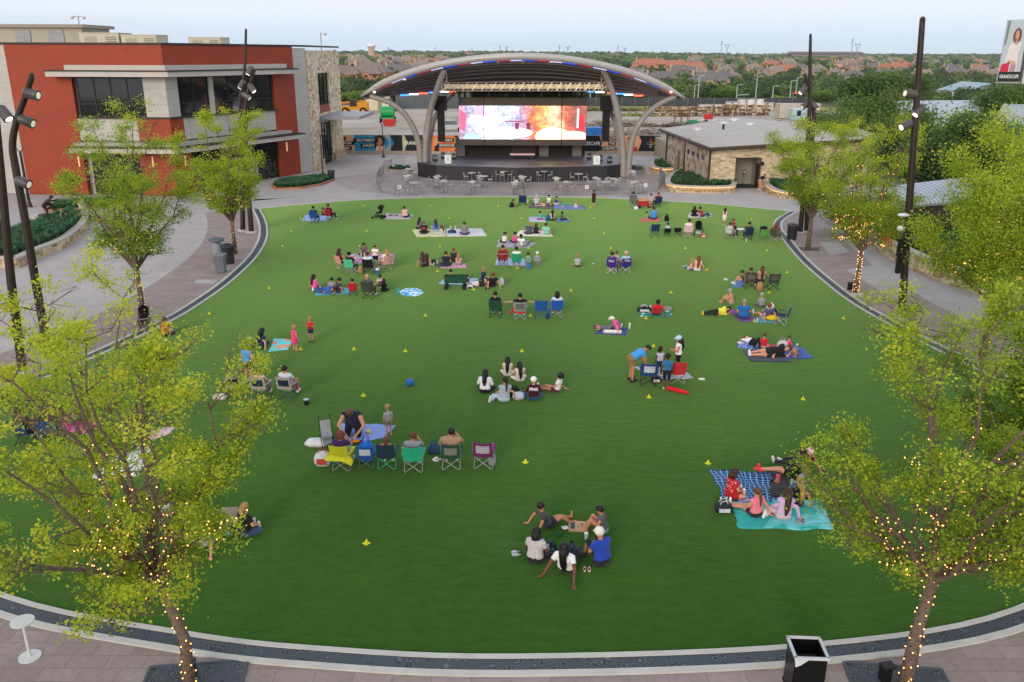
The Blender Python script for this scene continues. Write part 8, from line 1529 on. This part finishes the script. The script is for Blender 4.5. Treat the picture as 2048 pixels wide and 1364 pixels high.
# -- front left group
Pn('woman in a black tee with a blonde bob sitting cross legged facing right',490,1070,-35,'cross','111114','2c4468','l','bob','y',1.0); e=E('picnic_board',G(458,1042,.02),'open cardboard food box beside the woman in a black tee','box',.1); MB().box((0,0,.03),(.45,.4,.06)).box((0,.22,.16),(.45,.03,.26)).build('box_body',M('8a8680',.8,var=.15),e); MB().box((0,0,.065),(.36,.3,.012)).build('food',M('c8b090',.8,var=.3,sc_=20),e); e=E('food_box',G(437,1047,.02),'white food box left of the cardboard one','box',-.2); MB().box((0,0,.03),(.4,.34,.06)).build('box_body',M('dcdce0',.7),e); MB().box((0,0,.065),(.24,.2,.012)).build('food',M('b8786a',.8,var=.3,sc_=20),e); bagobj(456,1066,'lunch_bag','1a1c20','small black bag with a cyan item before the woman in a black tee',(.35,.28,.18),col2='5ac0dc')
Pn('man in a pale grey tee leaning back on both hands in the front left group',417,1093,-10,'lean','a8acb4','2a2c34','l','short','b',1.0); Pn('person in a navy shirt and white hat in the front left group',338,1075,-20,'cross','1c2c50','20242e','l','short','b',1.02,cap='dcdcdc'); Pn('person with dark blonde hair in black behind the one with a white hat',352,1018,160,'cross','141418','2a2c34','l','bob','n',.98); e=E('food_box',G(366,1050,.02),'white container between the navy shirt and the pale grey tee','box'); MB().box((0,0,.06),(.3,.25,.12)).build('box_body',M('d4d8dc',.6),e); MB().box((0,0,.125),(.32,.27,.02)).build('lid',M('b8c0c8',.5),e)
# -- behind the middle left tree on the lawn edge
stroller(290,652,30,'black stroller half hidden behind the left tree near the kerb'); Pn('person in red sitting on the lawn behind the left tree near the kerb',330,672,-20,'cross','b02a2c','2a2c34','l','short','n',.95,near=False)
# -- on the plaza
Pn('person in black top and tan trousers bending at the restroom planter',1519,381,-60,'bendsmall','1d2030','b49070','l','short','n',1.0,near=False); Pn('person in a white and grey shirt standing on the left planter wall end',168,441,-20,'stand','c0c0bc','b8b8b4','l','short','w',1.05,sl='long',near=False); bagobj(178,441,'backpack','14161a','black bag carried beside the person in white at the left planter',(.35,.3,.5))
e=Pn('bronze figure crouching with one leg raised on a round disc in the planter',95,436,-60,'stand','3c2a22','3c2a22','3f2c24','short','3a2820',1.15,near=False,shoes='3a2820',sl='long',world=G(95,437,.95),mod=dict(P=(0,-.08,.80),N=(0,.26,1.14),H=(0,.38,1.27),K=[(-.1,.30,.88),(.1,.05,.45)],A=[(-.1,.42,.50),(.1,-.04,.08)],E=[(-.28,.42,1.0),(.26,.02,1.0)],D=[(-.3,.7,1.06),(.3,-.15,.8)])); e.name='bronze_statue'; e['category']='statue'
e=E('statue_plinth',G(97,442,.4),'pale stone block with a dark disc under the crouching bronze figure','plinth'); MB().box((0,.1,.2),(2.6,1.7,.4),.1).build('stone_block',M('b5b0a2',.85),e); MB().cyl((-.05,.1,.4),.62,.08,22).build('disc',M('33302c',.5),e)
e=Pn('second bronze figure standing in the planter behind the left poles',0,482,-40,'stand','2c2622','2c2622','2e2824','short','2a2420',1.1,near=False,shoes='2a2420',sl='long',world=G(3,482,.95)); e.name='bronze_statue'; e['category']='statue'; e=E('statue_plinth',G(6,488,.4),'pale stone block under the second bronze figure','plinth'); MB().box((0,.1,.2),(2.4,1.7,.4)).build('stone_block',M('b5b0a2',.85),e); MB().cyl((0,.1,.4),.6,.08,22).build('disc',M('33302c',.5),e)
e=E('red_chair',G(1772,497,.9),'red chair on the planter wall left of the tall black pole','chair'); MB().box((0,0,.45),(.5,.5,.06)).build('seat',M('c8202c',.5),e); MB().box((0,.24,.78),(.5,.06,.6)).build('backrest',M('c8202c',.5),e); [MB().tube([(a*.2,b*.2,.45),(a*.23,b*.23,0)],.02,5).build('leg',M('c8202c',.5),e) for a in(-1,1) for b in(-1,1)]

things=[o for o in COL.objects if o.parent is None and o.get('label') and o.get('category') in('chair','blanket','towel','ball','person','wagon','backpack','pillow') and len(o['label'].split())<=9]
for o in CN:
    b=min(things,key=lambda q:(q.location-o.location).length); d=b.location-o.location
    s_='right' if abs(d.x)>abs(d.y) and d.x<0 else 'left' if abs(d.x)>abs(d.y) else 'in front' if d.y>0 else 'behind'
    o['label']='yellow marker cone '+(s_+' of the ' if s_!='behind' else 'behind the ')+b['label']
# ================================================================ TREES
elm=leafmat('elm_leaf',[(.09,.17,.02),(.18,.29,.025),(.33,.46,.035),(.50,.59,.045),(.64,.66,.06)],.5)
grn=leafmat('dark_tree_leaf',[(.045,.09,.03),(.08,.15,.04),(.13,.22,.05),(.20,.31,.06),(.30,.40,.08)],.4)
bark=M('6b5c50',.9,var=.25,sc_=12,bump=.6)
def branchwork(r_,H,Rc,th,r0,nl,lean=(0,0),up=.62,kink=.10,twigs=5,low=.5):
    """trunk, limbs and twigs as rods; returns rods per limb and the twig tips"""
    tr=[]; top=Vector((lean[0]*.3,lean[1]*.3,th)); tr.append(([Vector((0,0,0)),Vector((.02,.01,th*.5)),top],[r0*1.25,r0,r0*.9])); limbs=[];tips=[]
    for i in range(nl):
        a=2*math.pi*i/nl+r_.uniform(-.35,.35); k=i/nl; inner=(i%3==0); sp=Rc*(r_.uniform(.28,.5) if inner else r_.uniform(.6,.95)); hh=H*(r_.uniform(.85,1.0) if inner else r_.uniform(low,.84)); 
        s0=top+Vector((0,0,-th*.10*r_.random())); end=Vector((math.cos(a)*sp+lean[0],math.sin(a)*sp+lean[1],hh)); P=[s0]; n=6
        for j in range(1,n+1):
            t=j/n; q=s0.lerp(end,t); q.x=s0.x+(end.x-s0.x)*t**.9; q.y=s0.y+(end.y-s0.y)*t**.9; q.z=s0.z+(end.z-s0.z)*(t**(.85 if inner else .95)); P.append(q+Vector((r_.gauss(0,kink),r_.gauss(0,kink),r_.gauss(0,kink*.5)))*(.5+t))
        rods=[(P,[lerp(r0*.62,.012,(j/n)**.8) for j in range(n+1)])]
        for j in range(1,n+1):
            for _ in range(2 if j<n else 3):
                b=P[j]; aa=a+r_.gauss(0,.9); L=Rc*r_.uniform(.22,.48)*(1.1-.35*j/n); d=Vector((math.cos(aa)*.85,math.sin(aa)*.85,r_.uniform(-.05,.75))); m_=b+d*L*.5+Vector((r_.gauss(0,.08),r_.gauss(0,.08),0)); e_=b+d*L+Vector((0,0,r_.uniform(-.1,.25)))
                rods.append(([b,m_,e_],[r0*.2*(1.1-j/n)+.008,.010,.004])); tips+=[(m_.lerp(e_,.5),.7),(e_,1.0)]
                for _2 in range(twigs):
                    t=r_.uniform(.25,1); c=(b.lerp(m_,t*2) if t<.5 else m_.lerp(e_,t*2-1)); dd=Vector((r_.gauss(0,1),r_.gauss(0,1),r_.uniform(-.3,1.0))).normalized(); g_=c+dd*L*r_.uniform(.25,.5); rods.append(([c,g_],[.007,.003])); tips.append((g_,1.0))
        tips.append((P[-1],1.0)); limbs.append(rods)
    return tr,limbs,tips
def tree(name,b,H,Rc,th,r0,nl,leaves,lsize,mat,label,seed,lean=(0,0),cl=.30,yel=.5,group=None,wood_=bark,lo=0,twigs=5,drop=0.0,flat=.72,low=.52):
    r_=random.Random(seed); e=E(name,b,label,'tree',group=group); tr,limbs,tips=branchwork(r_,H,Rc,th,r0,nl,lean,twigs=twigs,low=low)
    MB().tube(tr[0][0],tr[0][1],12).build('trunk',wood_,e,smooth=True)
    for rods in limbs:
        mb=MB()
        for P,rr in rods: mb.tube(P,rr,7 if rr[0]>.03 else 4,0,False)
        mb.build('limb',wood_,e,smooth=True)
    tp=[t for t in tips if noise.noise(t[0]*(1.25 if H<10 else .8)+Vector((seed*3.1,0,0)))+r_.uniform(-.12,.12)>(drop-.42)]; C_=np.array([tuple(t[0]) for t in tp]); n=len(C_); per=max(3,int(leaves/n)); cnt=rg.poisson(per*rg.uniform(.3,1.9,n)); idx=np.repeat(np.arange(n),cnt); N_=len(idx)
    off=rg.normal(size=(N_,3))*np.array([cl,cl,cl*flat])*rg.uniform(.6,1.2,n)[idx][:,None]; P=C_[idx]+off; P=P[P[:,2]>th*.75+lo] ; idx=idx[:len(P)] if len(idx)!=len(P) else idx
    V_,F_=leafquads(P,lsize); ct=rg.uniform(0,1,n)
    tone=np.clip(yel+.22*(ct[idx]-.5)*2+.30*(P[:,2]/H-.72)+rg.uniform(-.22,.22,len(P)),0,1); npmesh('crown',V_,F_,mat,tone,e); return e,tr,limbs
dimm=M('ffd890',.4,emit=.5,var=0); lampm=M('ffb868',.4,emit=1.7,var=0); wire=M('20241c',.8)
def fairy(e0,tr,limbs,th,r0,n_tr,n_l,label,seed,size=.022,reach=.55,sub=10,lm=None):
    lm=lm or lampm
    r_=random.Random(seed); e=E('string_lights',e0.location,label,'string lights'); bulbs=MB(); w_=MB(); P0,rr=tr[0]; pts=[]
    for i in range(n_tr):
        t=i/n_tr; a=i*2.4+r_.uniform(-.5,.5); t=min(.99,max(0,t+r_.uniform(-.02,.02))); z=t*(len(P0)-1); k=min(len(P0)-2,int(z)); c=P0[k].lerp(P0[k+1],z-k); r=lerp(rr[k],rr[k+1],z-k)+.012; q=c+Vector((math.cos(a)*r,math.sin(a)*r,0)); pts.append(q); bulbs.sph(q+Vector((math.cos(a),math.sin(a),0))*.01,size,6)
    hx=[]
    for i in range(n_tr*2): 
        t=i/(n_tr*2); a=i*1.2; z=t*(len(P0)-1); k=min(len(P0)-2,int(z)); c=P0[k].lerp(P0[k+1],z-k); r=lerp(rr[k],rr[k+1],z-k)+.008; hx.append(c+Vector((math.cos(a)*r,math.sin(a)*r,0)))
    w_.tube(hx,.006,4)
    for rods in limbs:
        P,R_=rods[0]; m=int(n_l/len(limbs)); hx=[]
        for i in range(m):
            t=(i/m)*reach; z=t*(len(P)-1); k=min(len(P)-2,int(z)); c=P[k].lerp(P[k+1],z-k); a=i*2.2; r=lerp(R_[k],R_[k+1],z-k)+.015; q=c+Vector((math.cos(a)*r,math.sin(a)*r,0)); hx.append(q); bulbs.sph(q,size,6)
        if len(hx)>1: w_.tube(hx,.005,4)
        for P2,_ in rods[1:1+sub//3]:
            q=[P2[0].lerp(P2[-1],t/6) for t in range(7)]; [bulbs.sph(x+Vector((r_.gauss(0,.03),r_.gauss(0,.03),0)),size,6) for x in q if r_.random()<.6]; w_.tube(q,.005,4)
    k=len(bulbs.v)//len(pts) if 0 else 14; nb=len(MB().sph((0,0,0),1,6).v); nf=len(MB().sph((0,0,0),1,6).f); tot=len(bulbs.v)//nb; st=max(1,tot//50); rest=MB()
    for i in range(tot):
        v_=bulbs.v[i*nb:(i+1)*nb]; f_=[tuple(q-i*nb for q in f) for f in bulbs.f[i*nf:(i+1)*nf]]
        if i%st==0: MB().add(v_,f_).build('bulb',lm,e)
        else: rest.add(v_,f_)
    rest.build('small_bulbs',lm,e)['kind']='stuff'; w_.build('wire',wire,e)
# two foreground trees
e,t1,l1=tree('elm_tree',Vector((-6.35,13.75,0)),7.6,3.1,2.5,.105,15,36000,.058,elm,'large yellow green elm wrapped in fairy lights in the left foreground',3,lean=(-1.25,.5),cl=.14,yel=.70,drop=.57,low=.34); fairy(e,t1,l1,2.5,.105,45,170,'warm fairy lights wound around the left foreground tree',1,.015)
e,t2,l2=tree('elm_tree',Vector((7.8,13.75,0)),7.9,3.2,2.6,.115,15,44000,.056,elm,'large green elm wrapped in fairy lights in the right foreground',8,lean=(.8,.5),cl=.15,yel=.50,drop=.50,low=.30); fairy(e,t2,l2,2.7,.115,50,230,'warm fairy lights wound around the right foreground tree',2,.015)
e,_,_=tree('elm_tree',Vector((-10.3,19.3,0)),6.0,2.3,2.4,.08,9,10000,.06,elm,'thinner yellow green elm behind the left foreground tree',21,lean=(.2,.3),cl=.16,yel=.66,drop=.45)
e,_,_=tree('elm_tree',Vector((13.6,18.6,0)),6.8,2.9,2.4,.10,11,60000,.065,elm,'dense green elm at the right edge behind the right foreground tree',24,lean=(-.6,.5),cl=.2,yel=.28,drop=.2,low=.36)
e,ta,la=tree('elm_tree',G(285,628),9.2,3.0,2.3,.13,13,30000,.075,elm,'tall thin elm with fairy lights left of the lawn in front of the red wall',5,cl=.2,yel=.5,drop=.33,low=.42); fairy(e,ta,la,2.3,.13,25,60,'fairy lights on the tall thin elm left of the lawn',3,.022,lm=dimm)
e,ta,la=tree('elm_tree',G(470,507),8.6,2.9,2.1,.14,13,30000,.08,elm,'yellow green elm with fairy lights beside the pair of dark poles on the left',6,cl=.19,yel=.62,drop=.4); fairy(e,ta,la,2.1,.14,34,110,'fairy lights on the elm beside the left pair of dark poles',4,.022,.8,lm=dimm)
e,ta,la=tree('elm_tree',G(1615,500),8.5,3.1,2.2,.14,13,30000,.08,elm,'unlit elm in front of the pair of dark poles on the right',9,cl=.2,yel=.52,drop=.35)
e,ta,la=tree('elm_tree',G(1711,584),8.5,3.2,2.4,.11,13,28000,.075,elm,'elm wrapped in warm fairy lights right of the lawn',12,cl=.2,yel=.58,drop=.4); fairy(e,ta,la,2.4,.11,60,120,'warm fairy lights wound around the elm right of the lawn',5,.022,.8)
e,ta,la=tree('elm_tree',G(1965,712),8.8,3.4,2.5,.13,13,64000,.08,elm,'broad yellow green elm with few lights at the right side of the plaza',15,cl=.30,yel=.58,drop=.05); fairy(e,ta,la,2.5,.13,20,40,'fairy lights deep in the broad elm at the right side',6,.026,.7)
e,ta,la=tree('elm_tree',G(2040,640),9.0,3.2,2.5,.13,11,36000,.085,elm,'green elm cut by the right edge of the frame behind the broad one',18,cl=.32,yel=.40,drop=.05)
# darker trees around the halls
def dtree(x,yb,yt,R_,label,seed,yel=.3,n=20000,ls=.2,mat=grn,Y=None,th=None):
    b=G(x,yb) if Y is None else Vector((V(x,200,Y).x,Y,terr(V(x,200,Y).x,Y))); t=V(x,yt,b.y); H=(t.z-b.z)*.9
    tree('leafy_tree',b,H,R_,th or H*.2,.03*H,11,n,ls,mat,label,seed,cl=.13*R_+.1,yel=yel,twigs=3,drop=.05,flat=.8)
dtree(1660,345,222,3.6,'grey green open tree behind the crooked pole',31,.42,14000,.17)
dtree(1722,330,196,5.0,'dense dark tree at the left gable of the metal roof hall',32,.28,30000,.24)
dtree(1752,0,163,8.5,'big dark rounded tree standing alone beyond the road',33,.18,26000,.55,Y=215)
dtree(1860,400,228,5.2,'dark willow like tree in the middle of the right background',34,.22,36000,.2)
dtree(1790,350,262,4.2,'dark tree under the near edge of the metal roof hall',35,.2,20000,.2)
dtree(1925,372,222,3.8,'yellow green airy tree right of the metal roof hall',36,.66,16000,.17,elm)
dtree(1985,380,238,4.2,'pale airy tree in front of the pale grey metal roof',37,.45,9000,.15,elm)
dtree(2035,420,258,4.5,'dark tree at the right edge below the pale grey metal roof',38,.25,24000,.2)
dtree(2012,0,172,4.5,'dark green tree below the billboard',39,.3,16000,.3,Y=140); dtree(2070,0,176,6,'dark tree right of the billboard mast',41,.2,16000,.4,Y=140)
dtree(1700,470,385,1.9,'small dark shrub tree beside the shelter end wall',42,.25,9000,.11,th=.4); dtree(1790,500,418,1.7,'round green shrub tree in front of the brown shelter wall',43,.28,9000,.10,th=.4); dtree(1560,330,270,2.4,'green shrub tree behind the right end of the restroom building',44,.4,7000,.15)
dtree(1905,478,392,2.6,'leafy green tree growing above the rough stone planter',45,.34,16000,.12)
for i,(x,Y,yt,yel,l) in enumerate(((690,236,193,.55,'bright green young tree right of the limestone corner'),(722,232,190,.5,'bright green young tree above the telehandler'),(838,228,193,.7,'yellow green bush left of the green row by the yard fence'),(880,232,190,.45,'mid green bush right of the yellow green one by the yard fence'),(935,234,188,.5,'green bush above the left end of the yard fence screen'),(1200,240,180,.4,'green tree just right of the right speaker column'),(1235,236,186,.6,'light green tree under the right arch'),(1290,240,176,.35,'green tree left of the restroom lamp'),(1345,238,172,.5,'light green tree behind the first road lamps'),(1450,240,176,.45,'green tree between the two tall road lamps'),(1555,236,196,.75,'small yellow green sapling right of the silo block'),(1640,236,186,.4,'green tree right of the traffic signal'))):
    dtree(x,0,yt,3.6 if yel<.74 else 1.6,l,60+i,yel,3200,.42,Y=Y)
# ================================================================ AIR
mh=bpy.data.materials.new('haze'); mh.use_nodes=True; t=mh.node_tree; t.nodes.clear(); o_=t.nodes.new('ShaderNodeOutputMaterial'); pv=t.nodes.new('ShaderNodeVolumePrincipled'); pv.inputs['Density'].default_value=.00005; pv.inputs['Color'].default_value=(.92,.95,1,1); t.links.new(pv.outputs[0],o_.inputs['Volume'])
tag(MB().box((0,2600,28),(9400,5400,78)).build('haze',mh),kind='stuff')
